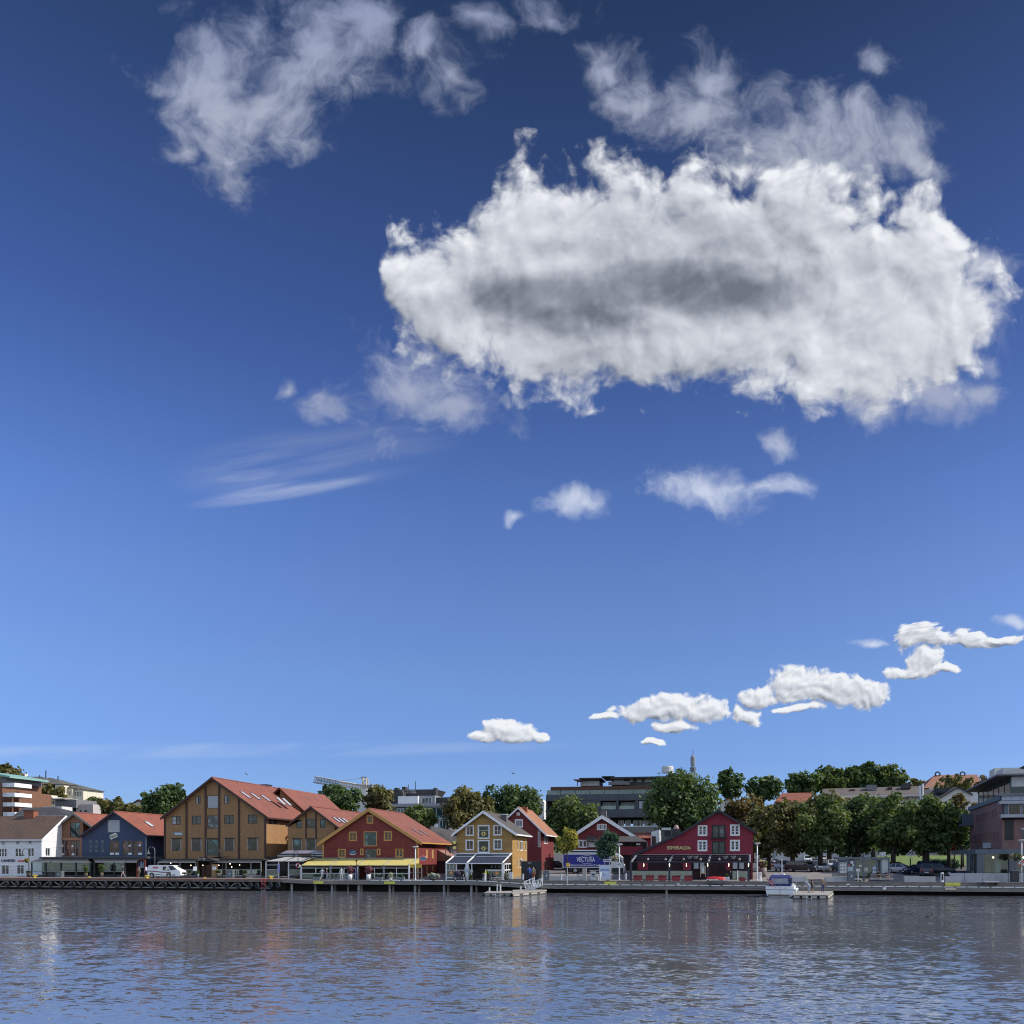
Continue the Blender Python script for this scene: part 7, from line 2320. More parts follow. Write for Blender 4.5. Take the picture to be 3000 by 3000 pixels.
ZD = 1.70
t = thing('grey_terrace', 'long grey roofed glass terrace in front of the blue house', 'terrace', (S(260, 6), 6, ZD))
bar(t, 115, 432, 8.2, 2511.5, 2516, M_CHAR, 'roof', 4.6)
bar(t, 117, 430, 8.1, 2510.3, 2511.4, M_STONEG, 'roof_edge', 4.6)
for b0, b1, f0, f1 in ((112, 158, 90, 147), (160, 206, 150, 204), (207, 258, 206, 262), (272, 316, 279, 312), (317, 372, 314, 366), (374, 410, 368, 400)):
  awn(t, b0, b1, f0, f1, 8.15, 5.8, 2517.5, 2523.5, M_CHAR, M_AWNG, 0.18)
for x in (92, 134, 178, 222, 264, 276, 300, 334, 366):
  post(t, x, 5.9, 2524, M_CHAR, 0.16, ZD)
for x0, x1 in ((93, 133), (135, 177), (179, 221), (223, 263), (301, 333), (335, 365)):
  bar(t, x0 + 1, x1 - 1, 6.0, 2526, 2551, M_CLEAR, 'glass_panel', 0.03)
  bar(t, x0 + 1, x1 - 1, 5.95, 2552, 2554, M_STONEG, 'rail', 0.08)
  bar(t, x0 + 1, x1 - 1, 6.05, 2563, 2569, M_CHAR, 'base', 0.08)
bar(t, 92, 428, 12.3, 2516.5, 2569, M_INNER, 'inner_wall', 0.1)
for i, (x0, y0, x1, y1) in enumerate(((95, 2529, 130, 2538), (98, 2544, 126, 2552), (150, 2531, 170, 2536), (182, 2534, 214, 2538), (226, 2532, 240, 2545), (286, 2530, 293, 2541), (316, 2530, 328, 2545), (338, 2532, 350, 2542))):
  bar(t, x0, x1, 12.1, y0, y1, (M_OFFW, M_GREYW, mat('straw', (0.36, 0.28, 0.16), 0.8, 0.1))[i % 3], 'wall_board', 0.06)
dk = thing('dark_entrance', 'dark clothes stall entrance with red posts behind the white van', 'stall', (S(418, 8), 8, ZD))
for x in (400, 424):
  post(dk, x, 8, 2518, mat('stall_red', (0.16, 0.03, 0.02), 0.7, 0.1), 0.18, ZD)
bar(dk, 400, 425, 8, 2517, 2520, MATS['stall_red'], 'beam', 0.1); bar(dk, 398, 428, 11, 2517, 2570, M_BLACK, 'back', 0.1)
for i, (x, c) in enumerate(((406, (0.10, 0.13, 0.36)), (414, (0.30, 0.38, 0.55)), (422, (0.26, 0.32, 0.46)))):
  o = thing('hanging_shirt', ['deep blue shirt hanging left in the stall behind the van', 'pale blue shirt hanging in the middle of the stall', 'pale grey blue shirt hanging right in the stall'][i], 'shirt', (S(x, 8.3), 8.3, Z(2541, x, 8.3)), 0, 'shirts hanging in the stall')
  q = MB(); sx, z0, z1 = S(x, 8.3), Z(2543, x, 8.3), Z(2522, x, 8.3)
  q.prism([(sx - .14, z0), (sx + .14, z0), (sx + .16, z1 - .35), (sx + .05, z1), (sx - .05, z1), (sx - .16, z1 - .35)], 'y', 8.25, 8.35); q.B('cloth', mat('shirt_%d' % i, c, 0.8, 0.05), o)
  MB().tube([(sx, 8.3, z1 - .02), (sx, 8.3, Z(2519, x, 8.3))], .015, 5).B('hook', M_STEEL, o)

# terrace of the ochre warehouse
t = thing('warehouse_terrace', 'dark roofed glass terrace with lamps in front of the ochre warehouse', 'terrace', (S(620, 7), 7, ZD))
for x0, x1 in ((460, 575), (622, 770)):
  bar(t, x0 + 4, x1, 8.6, 2516, 2520, M_CHAR, 'roof', 3.3)
for b0, b1, f0, f1 in ((478, 522, 462, 524), (524, 574, 526, 573), (628, 664, 619, 662), (666, 736, 664, 734), (737, 768, 736, 764)):
  awn(t, b0, b1, f0, f1, 8.55, 6.2, 2520.5, 2525, M_CHAR, M_AWNG, 0.12)
for x in (463, 527, 573, 621, 662, 735, 764):
  post(t, x, 6.3, 2526, M_STONEG, 0.13, ZD)
for x0, x1 in ((464, 526), (528, 572), (637, 661), (664, 734), (736, 763)):
  bar(t, x0, x1, 6.35, 2546.5, 2548, M_STONEG, 'rail', 0.06)
  bar(t, x0, x1, 6.38, 2548.2, 2562, mat_clear('smoked_sheet', (0.35, 0.42, 0.5), 0.7), 'glass_panel', 0.03)
  bar(t, x0, x1, 6.33, 2565, 2567, M_WHITE, 'base_rail', 0.07)
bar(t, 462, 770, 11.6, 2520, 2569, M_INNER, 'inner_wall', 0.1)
q = MB(); d = 5.2
pk, zl_ = S(606, d), Z(2523, 606, d)
q.mesh([(S(577, d), d, zl_), (S(637, d), d, zl_), (pk, d, Z(2511, 606, d)), (S(585, 11), 11, zl_ + .6), (S(650, 11), 11, zl_ + .6), (pk + 1, 11, Z(2509, 606, d))], [(0, 1, 2), (3, 5, 4), (1, 4, 5, 2), (0, 2, 5, 3), (0, 3, 4, 1)])
q.B('canopy', mat('plum_canopy', (0.05, 0.042, 0.05), 0.8, 0.1), t)
MB().lathe([(0, -.02), (.22, -.02), (.22, -.06), (0, -.06)], (S(598, d), d, Z(2517, 598, d)), 16, None, 'y').B('round_sign', M_STONEG, t)
for x in (578, 619):
  post(t, x, 5.4, 2523, M_DKBROWN, 0.25, ZD)
for x0, x1 in ((591, 600), (602, 616)):
  bar(t, x0, x1, 8.4, 2535, 2568, mat('door_brown', (0.12, 0.055, 0.04), 0.6, 0.15), 'door', 0.08)
bulbs(t, ((577, 2528, 5.8), (594, 2535, 6.2), (641, 2535, 7), (674, 2531, 7), (679, 2540, 7), (702, 2534, 7), (500, 2529, 7), (559, 2535, 7)))
o = thing('menu_board', 'tall tan wooden menu board with white sheet beside the terrace entrance', 'menu board', (S(627.5, 4.6), 4.6, ZD))
bar(o, 620, 635.5, 4.6, 2532, 2570, mat('tan_wood', (0.30, 0.17, 0.08), 0.7, 0.1), 'board', 0.14); bar(o, 622.5, 632.5, 4.55, 2537, 2548, M_WHITE, 'sheet', 0.045); bar(o, 624, 631, 4.53, 2538.5, 2540.5, M_BLACK, 'heading', 0.018)
o = thing('menu_lectern', 'tilted white menu board on a stand near the van front', 'menu board', (S(571, 4.4), 4.4, ZD))
q = MB(); sx, z0 = S(571, 4.4), Z(2551, 571, 4.4); q.hexa([(sx - .28, 4.3, z0), (sx + .34, 4.3, z0), (sx + .22, 4.55, z0 + .62), (sx - .36, 4.55, z0 + .62)], [(sx - .28, 4.34, z0 - .02), (sx + .34, 4.34, z0 - .02), (sx + .22, 4.59, z0 + .6), (sx - .36, 4.59, z0 + .6)]); q.B('sheet', M_WHITE, o)
MB().tube([(sx, 4.45, ZD), (sx, 4.45, z0 + .2)], .04, 6).B('stand', M_BLACK, o)

# grey awning terrace
t = thing('awning_terrace', 'terrace with pale grey sloping awnings before the smaller ochre house', 'terrace', (S(840, 6), 6, 1.6))
awn(t, 836, 868, 779, 829, 8.4, 4.6, 2511, 2522.5, M_AWNG, None, 0.1); awn(t, 870, 926, 833, 888, 8.4, 4.6, 2511, 2522.5, M_AWNG, None, 0.1)
dbar(t, 867, 2510, 8.4, 831, 2523, 4.55, .06, M_CHAR); dbar(t, 923, 2507, 8.4, 886, 2522, 4.6, .07, M_CHAR)
awn(t, 840, 918, 822, 912, 11, 9.0, 2491.5, 2500, mat('purple_grey_sheet', (0.20, 0.19, 0.24), 0.5, 0.08), None, 0.12, name='upper_roof')
awn(t, 922, 946, 907, 946, 11, 9.0, 2491.5, 2499, mat('pale_sheet', (0.34, 0.36, 0.38), 0.5, 0.08), None, 0.12, name='upper_roof')
bar(t, 812, 872, 8.8, 2505.5, 2509, M_AWNG, 'roof_band', 0.2); bar(t, 912, 945, 8.8, 2505.5, 2508.5, M_AWNG, 'roof_band', 0.2)
bar(t, 815, 946, 9.05, 2500, 2505, M_CHAR, 'dark_band', 2.0)
for x in (779, 816, 845):
  post(t, x, 4.7, 2524, M_GREYW, 0.16, 1.55)
for y in (2534, 2548, 2564):
  bar(t, 780, 815, 4.75, y - .8, y + .8, M_GREYW, 'rail', .06)
  bar(t, 846, 880, 4.75, y - .8, y + .8, M_STONEG, 'rail', .06)
bar(t, 781, 814, 4.8, 2549, 2563, M_CLEAR, 'glass_panel', .03); bar(t, 847, 879, 4.8, 2549, 2563, M_CLEAR, 'glass_panel', .03)
bar(t, 780, 946, 12.6, 2509, 2570, M_INNER, 'inner_wall', .1)
o = thing('beach_flag', 'lilac banner hanging on the post of the grey awning terrace', 'banner', (S(816, 4.3), 4.3, 1.6)); bar(o, 813, 819, 4.3, 2532, 2555, mat('lilac_cloth', (0.28, 0.27, 0.55), 0.8, 0.08), 'cloth', .03); post(o, 816, 4.34, 2530, M_GREYW, .05, 1.55, 'pole')

# yellow awning terrace
t = thing('yellow_terrace', 'terrace with four bright yellow awnings in front of the barn red house', 'terrace', (S(1060, 5), 5, 1.5))
fx, bx = (882, 968, 1048, 1124, 1196), (912, 995, 1072, 1150, 1222)
for i in range(4):
  awn(t, bx[i] + 1.5, bx[i + 1] - 1.5, fx[i] + 1.5, fx[i + 1] - 1.5, 8.85, 3.9, 2515.5, 2534.5, M_AWNY, mat('cream_valance', (0.52, 0.46, 0.24), 0.8, 0.05), 0.13)
  dbar(t, bx[i + 1], 2514.5, 8.85, fx[i + 1], 2535, 3.85, .07, M_STONEG)
bar(t, 912, 1226, 8.8, 2513, 2515, M_STONEG, 'ledger', .15)
bar(t, 908, 990, 6.3, 2524.6, 2525.6, M_STONEG, 'batten', .04)
for x in (968, 1048, 1124):
  post(t, x, 3.95, 2534, M_STONEG, 0.26, 1.5)
for x in (882, 1198):
  post(t, x, 3.95, 2534, M_WHITE, 0.2, 1.5)
for a, b in ((883, 967), (969.5, 1046.5), (1072, 1122.5), (1126, 1197)):
  for y in (2543, 2558.5, 2576):
    bar(t, a, b, 4.0, y - .7, y + .7, M_WHITE, 'rail', .05)
  bar(t, (a + b) / 2 - .8, (a + b) / 2 + .8, 3.98, 2543, 2576.5, M_WHITE, 'baluster', .09)
  bar(t, a + 1, b - 1, 4.06, 2559.5, 2575, M_CLEAR, 'glass_panel', .03)
  bar(t, a, b, 8.3, 2545, 2578, M_INNER, 'inner_wall', .05)
q = MB(); d0, d1 = 3.95, 8.8; xs = S(1199, 3.95)
q.hexa([(xs, d0, Z(2534, 1199, d0)), (xs, d1, Z(2534, 1225, d1)), (xs, d1, Z(2514, 1225, d1)), (xs, d0, Z(2532, 1199, d0))], [(xs + .05, d0, Z(2534, 1199, d0)), (xs + .05, d1, Z(2534, 1225, d1)), (xs + .05, d1, Z(2514, 1225, d1)), (xs + .05, d0, Z(2532, 1199, d0))]); q.B('side_cloth', M_AWNY, t)
bar(t, 1198.5, 1235, 4.2, 2532.5, 2542, mat('gold_cloth', (0.50, 0.36, 0.05), 0.8, 0.06), 'side_valance', .05)
for x in (1211, 1224, 1235):
  post(t, x, 4.25, 2542, M_STONEG, .1, 1.5)
bar(t, 1199, 1235, 4.3, 2556, 2557, M_STONEG, 'rail', .05)
o = thing('oval_hanging_sign', 'small blue oval sign on a curved bracket right of the yellow awnings', 'sign', (S(1240, 6), 6, Z(2516, 1240, 6)))
oval_sign(o, 1240, 2516.5, 6, .95, .45, mat('sign_blue', (0.10, 0.19, 0.34), 0.5, 0.08), M_WHITE, name='panel')
MB().torus((S(1240, 6), 6.0, Z(2519, 1240, 6)), .55, .03, 14, 6, None, 'y', .5, 2.64).B('bracket', M_GREYW, o)
o = thing('patio_heater', 'dark heater mast with cross head standing before the yellow awnings', 'heater', (S(1044, 3.5), 3.5, 1.5)); post(o, 1044, 3.5, 2520, M_BLACK, .07, 1.5, 'pole'); MB().lathe([(.14, 0), (.18, .12), (.06, .3)], (S(1044, 3.5), 3.53, Z(2524, 1044, 3.5)), 10).B('head', M_BLACK, o)
o = thing('lilac_banner', 'lilac banner on the post beside the left white urn', 'banner', (S(1043, 3.6), 3.6, 1.5)); bar(o, 1040, 1046, 3.6, 2542, 2577, MATS['lilac_cloth'], 'cloth', .04); post(o, 1046.6, 3.6, 2540, M_GREYW, .05, 1.5, 'pole')

# navy awning conservatory
t = thing('navy_conservatory', 'white framed glass terrace with navy awnings in front of the mustard house', 'terrace', (S(1400, 5), 5, 1.5))
for b0, b1, f0, f1 in ((1340, 1396, 1307, 1367), (1398, 1497, 1370, 1471)):
  awn(t, b0, b1, f0, f1, 8.8, 3.9, 2503, 2528.5, M_AWNN, M_WHITE, .12)
for b, f in ((1338, 1306), (1397, 1368), (1498, 1472)):
  dbar(t, b, 2501, 8.8, f, 2528, 3.85, .10, M_WHITE)
bar(t, 1337, 1500, 8.75, 2498.5, 2502.5, M_WHITE, 'ledger', .2)
q = MB()
for a, b in ((1332, 1391), (1396, 1491)):
  bar(t, a, b, 6.9, 2507.5, 2509.5, M_WHITE, 'batten', .05)
for x, w in ((1307, .16), (1368, .42), (1472, .22), (1337, .1), (1382, .1)):
  post(t, x, 3.95, 2529, M_WHITE, w, 1.5)
bar(t, 1307, 1472, 3.9, 2528.8, 2531, M_WHITE, 'beam', .14)
for a, b in ((1308, 1366), (1370, 1384), (1428, 1471)):
  bar(t, a, b, 4.0, 2548.5, 2550, M_WHITE, 'rail', .06); bar(t, a, b, 4.0, 2570, 2573, M_WHITE, 'base', .08); bar(t, a + .5, b - .5, 4.05, 2550.5, 2569.5, M_CLEAR, 'glass_panel', .03)
bar(t, 1309, 1336, 4.06, 2532, 2548, M_CLEAR, 'glass_panel', .03)
for x in (1317, 1327):
  bar(t, x, x + 1, 4.02, 2532, 2548, M_WHITE, 'bar', .05)
bar(t, 1308, 1500, 8.6, 2532, 2575, M_INNER, 'inner_wall', .05)
bar(t, 1425, 1471, 4.4, 2547.5, 2552, mat('pale_counter', (0.50, 0.54, 0.60), 0.5, 0.05), 'counter', .5)
for x in (1441, 1451, 1463):
  bar(t, x - 3, x + 3, 8.3, 2535, 2543, M_STONEG, 'wall_board', .05)
xs = S(1473, 3.95)
MB().hexa([(xs + .1, 4.0, Z(2531, 1473, 4)), (xs + .1, 8.7, Z(2531, 1499, 8.7)), (xs + .1, 8.7, Z(2504, 1499, 8.7)), (xs + .1, 4.0, Z(2529, 1473, 4))], [(xs + .14, 4.0, Z(2531, 1473, 4)), (xs + .14, 8.7, Z(2531, 1499, 8.7)), (xs + .14, 8.7, Z(2504, 1499, 8.7)), (xs + .14, 4.0, Z(2529, 1473, 4))]).B('side_cloth', mat('plum_glass', (0.07, 0.05, 0.055), 0.4, 0.1), t)
for k in range(3):
  q = MB(); y0 = 4.1 + k * 1.6; q.box(xs + .1, xs + .2, y0, y0 + .1, 1.5, Z(2530, 1473, 4)); q.B('side_post', M_WHITE, t)
for z in (2531, 2549, 2572):
  q = MB(); zz = Z(z, 1473, 4); q.box(xs + .1, xs + .22, 4.1, 8.8, zz - .08, zz + .06); q.B('side_rail', M_WHITE, t)
for x, y in ((1322, 2557), (1456, 2558)):
  q = MB(); q.lathe([(0, -.01), (.29, -.01), (.29, -.03), (0, -.03)], (S(x, 3.98), 3.98, Z(y, x, 3.98)), 18, None, 'y'); s_ = q.B('round_sign', mat('sign_orange', (0.48, 0.19, 0.08), 0.6, 0.1), t)
  q = MB(); cx, cz_ = S(x, 3.9), Z(y, x, 3.9); q.prism([(cx - .05, cz_ - .2), (cx + .1, cz_ - .1), (cx + .02, cz_ + .22), (cx - .1, cz_ + .02)], 'y', 3.92, 3.945); q.B('sign_mark', mat('sign_gold', (0.6, 0.45, 0.2), 0.6, 0.1), s_)
for i, (x, y0, y1) in enumerate(((1368, 2541.5, 2553.5), (1381, 2548, 2556))):
  o = thing('notice_board', ['square pale grey notice board on the white pillar of the navy terrace', 'small pale menu board right of the white pillar'][i], 'notice board', (S(x, 3.8), 3.8, Z(y1, x, 3.8))); bar(o, x - 7 + 3 * i, x + 7 - 3 * i, 3.8, y0, y1, mat('notice_grey', (0.42, 0.50, 0.52), 0.6, 0.06), 'panel', .05); bar(o, x - 5 + 3 * i, x + 5 - 3 * i, 3.78, y0 + 2, y0 + 4, M_GREYW, 'heading', .018)

# pergola of the crimson restaurant
M_PERG = mat('blue_black_pergola', (0.030, 0.038, 0.052), 0.6, 0.1)
t = thing('pergola_terrace', 'dark slatted pergola terrace with globe lamps in front of the crimson house', 'terrace', (S(2030, 5), 5, 1.55))
for y, d in ((2504, 8.8), (2510, 7.4), (2516, 6.0), (2525, 4.6)):
  bar(t, 1862 - (2525 - y) * -.2, 2197, d, y - 1.2, y + (1.8 if y > 2520 else .6), M_PERG if y > 2505 else M_STONEG, 'beam', .14)
for b, f in ((1865, 1849), (1972, 1960), (2082, 2075), (2196, 2196)):
  dbar(t, b, 2505, 8.8, f, 2526, 4.6, .15, mat('pergola_grey', (0.13, 0.15, 0.18), 0.6, 0.1))
for x in (1848, 1961, 2074, 2193):
  post(t, x, 4.6, 2527, M_PERG, .26, 1.55)
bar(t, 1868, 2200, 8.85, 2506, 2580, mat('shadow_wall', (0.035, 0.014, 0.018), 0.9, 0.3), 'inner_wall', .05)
for x0, x1 in ((1868, 1898), (2001, 2024), (2128, 2140)):
  bar(t, x0, x1, 6.2, 2528, 2549, M_CRIMSON, 'side_panel', .08)
for x0, x1 in ((2032, 2047), (2050, 2064), (2146, 2161), (2165, 2180)):
  w_ = bar(t, x0, x1, 8.4, 2527, 2546, M_OFFG, 'window', .06); bar(t, x0 + 1, x1 - 1, 8.36, 2528, 2545, M_BLIND, 'pane', .035, w_)
for x0, x1 in ((1850, 1960), (1963, 2028), (2146, 2192)):
  bar(t, x0, x1, 4.66, 2550, 2551.4, M_PERG, 'rail', .06); bar(t, x0, x1, 4.7, 2552, 2576, mat_clear('green_sheet', (0.42, 0.55, 0.55), 0.75), 'glass_panel', .03)
for x in (1898.5, 1950, 2003, 2052.5, 2107.5, 2166.5):
  q = MB(); d = 5.0; c = (S(x, d), d, Z(2517, x, d)); q.ball(c, .17, .17, .17, 10); s_ = q.B('globe_lamp', mat('globe_cream', (0.60, 0.56, 0.50), 0.5, 0.05), t, smooth=True); MB().lathe([(.06, .14), (.16, .08), (.17, .02)], c, 10).B('lamp_cap', M_BLACK, s_)
for x in (1886, 1961.5, 2011, 2073, 2135, 2193):
  for y in (2532, 2536.5):
    MB().ball((S(x, 4.5), 4.5, Z(y, x, 4.5)), .055, .055, .08, 8).B('lamp', M_BULB, t)
for x in (2020, 2038, 2125, 2148):
  MB().lathe([(.18, 0), (.33, .34), (.35, .42)], (S(x, 5.3), 5.3, Z(2516.5, x, 5.3)), 12).B('hanging_pot', mat('pot_grey', (0.17, 0.18, 0.19), 0.8, 0.1), t)
o = thing('easel_board', 'pale wooden easel frame with a white menu sheet before the crimson restaurant', 'menu board', (S(2059, 4.0), 4.0, 1.55))
for x in (2051.5, 2066):
  bar(o, x, x + 1.6, 4.0, 2538, 2569 if x < 2060 else 2569, mat('pale_wood', (0.46, 0.36, 0.24), 0.7, 0.1), 'leg', .06)
bar(o, 2051, 2068, 3.98, 2557, 2559.5, MATS['pale_wood'], 'crossbar', .07); bar(o, 2053, 2066, 3.98, 2537, 2539.5, MATS['pale_wood'], 'crossbar', .07); bar(o, 2055, 2064, 3.99, 2541, 2557, M_OFFW, 'sheet', .03)

# ---------------------------------------------------------------- plants in pots
def potted(name, label, x, d, yb, yt, ypot, w, wp, pal, potm, seed, box=False, n=500, leaf=0.13, group=None, cat='potted plant', zb=None):
  zb = zb if zb is not None else (1.70 if x < 826 else 1.55)
  t = thing(name, label, cat, (S(x, d), d, zb), 0, group)
  hp = (yb - ypot) * Dp(x, d) / FPX
  ht = (yb - yt) * Dp(x, d) / FPX
  ww, pw = w * Dp(x, d) / FPX, wp * Dp(x, d) / FPX
  q = MB()
  if box:
    q.hexa([(-pw / 2, -.22, 0), (pw / 2, -.22, 0), (pw / 2, .22, 0), (-pw / 2, .22, 0)], [(-pw / 2 - .03, -.25, hp), (pw / 2 + .03, -.25, hp), (pw / 2 + .03, .25, hp), (-pw / 2 - .03, .25, hp)])
  else:
    q.lathe([(pw * .36, 0), (pw * .46, hp * .45), (pw * .5, hp), (pw * .42, hp), (pw * .40, hp * .9)], (0, 0, 0), 14)
  q.B('pot', potm, t, smooth=not box, local=True)
  r = min(ww / 2, max(.12, (ht - hp) / 2)) * .75
  rnd = random.Random(seed)
  k = 7
  lb = [((ww / 2 - r) * (-1 + 2 * i / (k - 1)) if ww > 2.2 * r else rnd.uniform(-.3, .3) * ww, rnd.uniform(-.1, .1), hp + (ht - hp) * rnd.uniform(.35, .7), r * rnd.uniform(.7, 1)) for i in range(k)]
  lb.append((0, 0, ht - r * .8, r * .8)); lb.append((0, 0, hp + .05, min(pw / 2, r)))
  foliage('leaves', t, pal, lb, n, leaf, seed, 0.2)
  return t


M_POTD = mat('dark_pot', (0.05, 0.045, 0.042), 0.8, 0.2)
M_POTB = mat('brown_pot', (0.10, 0.075, 0.055), 0.8, 0.2)
M_URN = mat('white_urn', (0.62, 0.63, 0.66), 0.35, 0.04)
M_ZINC = mat('zinc_box', (0.16, 0.18, 0.20), 0.6, 0.1)
M_REDBOX = mat('red_planter', (0.24, 0.035, 0.045), 0.7, 0.12)
PG = 'potted plants on the left quay'
potted('potted_fern', 'fern in a tall brown pot left of the blue terrace door', 252, 4.6, 2570, 2534, 2557, 18, 10, 'fern', M_POTB, 70, group=PG)
potted('potted_fern', 'tall bushy fern in a pot right of the blue terrace door', 298, 4.6, 2570, 2531, 2556, 21, 10, 'fern', M_POTB, 71, group=PG)
potted('potted_shrub', 'dark pot with little greenery under the bent lamp at far left', 84, 4.4, 2572, 2554, 2559, 12, 13, 'fern', M_POTD, 72, n=160, group=PG)
potted('potted_grass', 'dark pot of grass right behind the van front', 554, 4.4, 2571, 2549, 2556, 9, 8, 'fern', M_POTB, 73, n=200, group=PG)
potted('potted_grass', 'small pot plant by the menu stand at the entrance', 580, 4.6, 2570, 2545, 2558, 8, 7, 'fern', M_ZINC, 74, n=160, group=PG)
potted('potted_shrub', 'tapered dark pot with green tuft right of the tan menu board', 639, 4.0, 2571, 2549, 2556, 17, 15, 'fern', M_POTB, 75, n=260, group=PG)
potted('potted_shrub', 'tapered dark pot with pale green tuft left of the red ladder', 716, 4.0, 2570, 2547, 2556, 14, 15, 'fern', M_POTD, 76, n=220, group=PG)
potted('white_urn', 'white egg-shaped urn with purple shrub, left of the pair', 1025.5, 2.9, 2577.5, 2533, 2560, 23, 13.5, 'purple', M_URN, 77, n=520, group='white urns with purple shrubs', zb=1.5)
potted('white_urn', 'white egg-shaped urn with purple shrub, right of the pair', 1079.5, 2.9, 2577.5, 2533, 2560, 26, 13, 'purple', M_URN, 78, n=560, group='white urns with purple shrubs', zb=1.5)
BX = 'zinc boxes with dark shrubs'
for i, (x, lab) in enumerate(((928, 'zinc box of dark greenery left of the couple'), (1110, 'zinc box of dark greenery between purple urn and white shrub'), (1174, 'zinc box of dark greenery right of the white shrub'))):
  potted('planter_box', lab, x, 2.9, 2578, 2560, 2568, 24, 22, 'teal', M_ZINC, 80 + i, True, 260, group=BX, zb=1.5)
potted('potted_shrub', 'small white flowering shrub in a white bowl before the yellow terrace', 1145, 2.9, 2578, 2553, 2573, 14, 9, 'white', M_URN, 84, n=240, group=BX, zb=1.5)
potted('flower_tub', 'big round heap of white flowers right of the barn red house', 1270, 3.4, 2574, 2552, 2567, 40, 24, 'white', M_POTD, 85, n=800, zb=1.5)
potted('potted_shrub', 'green bush in a pot beside the white pillar of the navy terrace', 1380, 3.4, 2574, 2557, 2567, 14, 10, 'fern', M_POTD, 86, n=240, zb=1.5)
potted('flower_barrel', 'dark barrel of pink flowers right of the navy terrace', 1483, 3.2, 2576, 2552, 2561, 15, 13, 'flower', M_POTD, 87, n=200, zb=1.5)
RB = 'red planter boxes of the crimson restaurant'
for i, (x, w, lab) in enumerate(((1867, 24, 'red planter box, first from the left pergola post'), (1903, 24, 'red planter box, second from the left pergola post'), (1939, 25, 'red planter box just left of the second pergola post'), (1980, 25, 'red planter box just right of the second pergola post'), (2017, 25, 'red planter box left of the easel'))):
  potted('red_planter', lab, x, 3.7, 2579.5, 2563, 2566.5, w, w - 2, 'purple', M_REDBOX, 90 + i, True, 150, .10, group=RB)
potted('red_planter', 'red planter box behind the white pole at the right end of the pergola', 2175, 3.9, 2579, 2568, 2569, 16, 17, 'purple', M_REDBOX, 97, True, 40, .08, group=RB)
potted('ball_shrub', 'clipped green ball shrub in a square white pot', 2129, 3.5, 2580, 2557, 2566.5, 14, 16, 'fern', M_URN, 98, True, 520, .08)
potted('flower_stand', 'stone pillars heaped with white and lilac flowers behind the lamp by the crimson house', 2235, 14, 2549, 2500, 2523, 26, 22, 'flower', mat('stone_pillar', (0.26, 0.24, 0.23), 0.9, 0.2), 99, n=520, leaf=.18, zb=2.0)

# ---------------------------------------------------------------- lamps, poles, signs, bins
M_LAMPW = mat('lamp_white', (0.60, 0.62, 0.64), 0.4, 0.05)
def disc_lamp(x, d, yt, yb, label, basket=None):
  zb = Z(yb, x, d)
  t = thing('street_lamp', label, 'street lamp', (S(x, d), d, zb), 0, 'white disc street lamps')
  h = Z(yt, x, d) - zb
  MB().lathe([(.2, 0), (.1, .08), (.085, .3), (.08, h * .5), (.075, h - .3)], (0, 0, 0), 10).B('pole', M_LAMPW, t, True, True)
  MB().lathe([(.08, h - .32), (.30, h - .14), (.46, h - .06), (.45, h - .02), (.2, h), (.0, h + .01)], (0, 0, 0), 18).B('lamp_head', M_LAMPW, t, True, True)
  return t, h


disc_lamp(1217, 2.9, 2479, 2578, 'white disc lamp in front of the right end of the yellow awnings')
disc_lamp(1814.5, 3.6, 2472, 2578, 'white disc lamp by the truck cab with round sign')
disc_lamp(2218.5, 3.6, 2469, 2580, 'white disc lamp right of the crimson house')
disc_lamp(2993, 3.6, 2460, 2583, 'white disc lamp at the right edge before the office')
def bow_lamp(x, d, yt, yb, side, label, m, r=.55, light=False):
  zb = 1.70 if x < 826 else 1.5
  t = thing('bow_lamp', label, 'street lamp', (S(x, d), d, zb), 0, 'bent neck street lamps')
  h = Z(yt, x, d) - zb - r
  arc = [(side * (r - r * math.cos(a)), 0, h + r * math.sin(a)) for a in [math.pi * i / 8 for i in range(9)]]
  MB().tube([(0, 0, 0), (0, 0, h)] + arc[1:] + [(side * 2 * r, 0, h - .15)], .055, 8).B('pole', m, t, True, True)
  MB().lathe([(.05, h - .1), (.12, h - .25), (.14, h - .36), (.32, h - .55), (.30, h - .58)], (side * 2 * r, 0, 0), 14).B('lamp_shade', m, t, True, True)


bow_lamp(84.5, 4.2, 2486, 2570, -1, 'dark bent neck lamp before the white house', M_CHAR)
bow_lamp(453.5, 8, 2481, 2570, -1, 'grey green bent neck lamp before the dark side of the blue house', mat('lamp_green_grey', (0.16, 0.20, 0.20), 0.5, 0.1))
bow_lamp(1305.5, 7, 2479, 2570, 1, 'dark bent neck lamp in the alley between red and mustard houses', M_CHAR, .4)
bow_lamp(652, 4, 2478, 2570, -1, 'thin dark bent neck lamp before the ochre warehouse', M_CHAR, .3)
bow_lamp(873, 3.4, 2492, 2575, -1, 'dark lamp post with life ring before the grey awnings', M_CHAR, .3)
for i, (x, y, d, lab) in enumerate(((873, 2536, 3.2, 'red and white life ring on the dark post before the grey awnings'), (2993, 2530, 3.4, 'red and white life ring on the lamp at the right edge'))):
  t = thing('life_ring', lab, 'life ring', (S(x, d), d, Z(y, x, d)), 0, 'life rings')
  for k in range(4):
    MB().torus((0, 0, 0), .27, .075, 8, 8, None, 'y', k * math.pi / 2 + .3, (k + 1) * math.pi / 2 + .3 - .004).B('ring_quarter', M_WHITE if k % 2 else mat('ring_red', (0.50, 0.05, 0.04), 0.5, 0.05), t, True, True)
q = None
t = thing('flower_basket', 'yellow flower basket hanging from the bent lamp before the white house', 'flower basket', (S(78, 4), 4, Z(2528, 78, 4)))
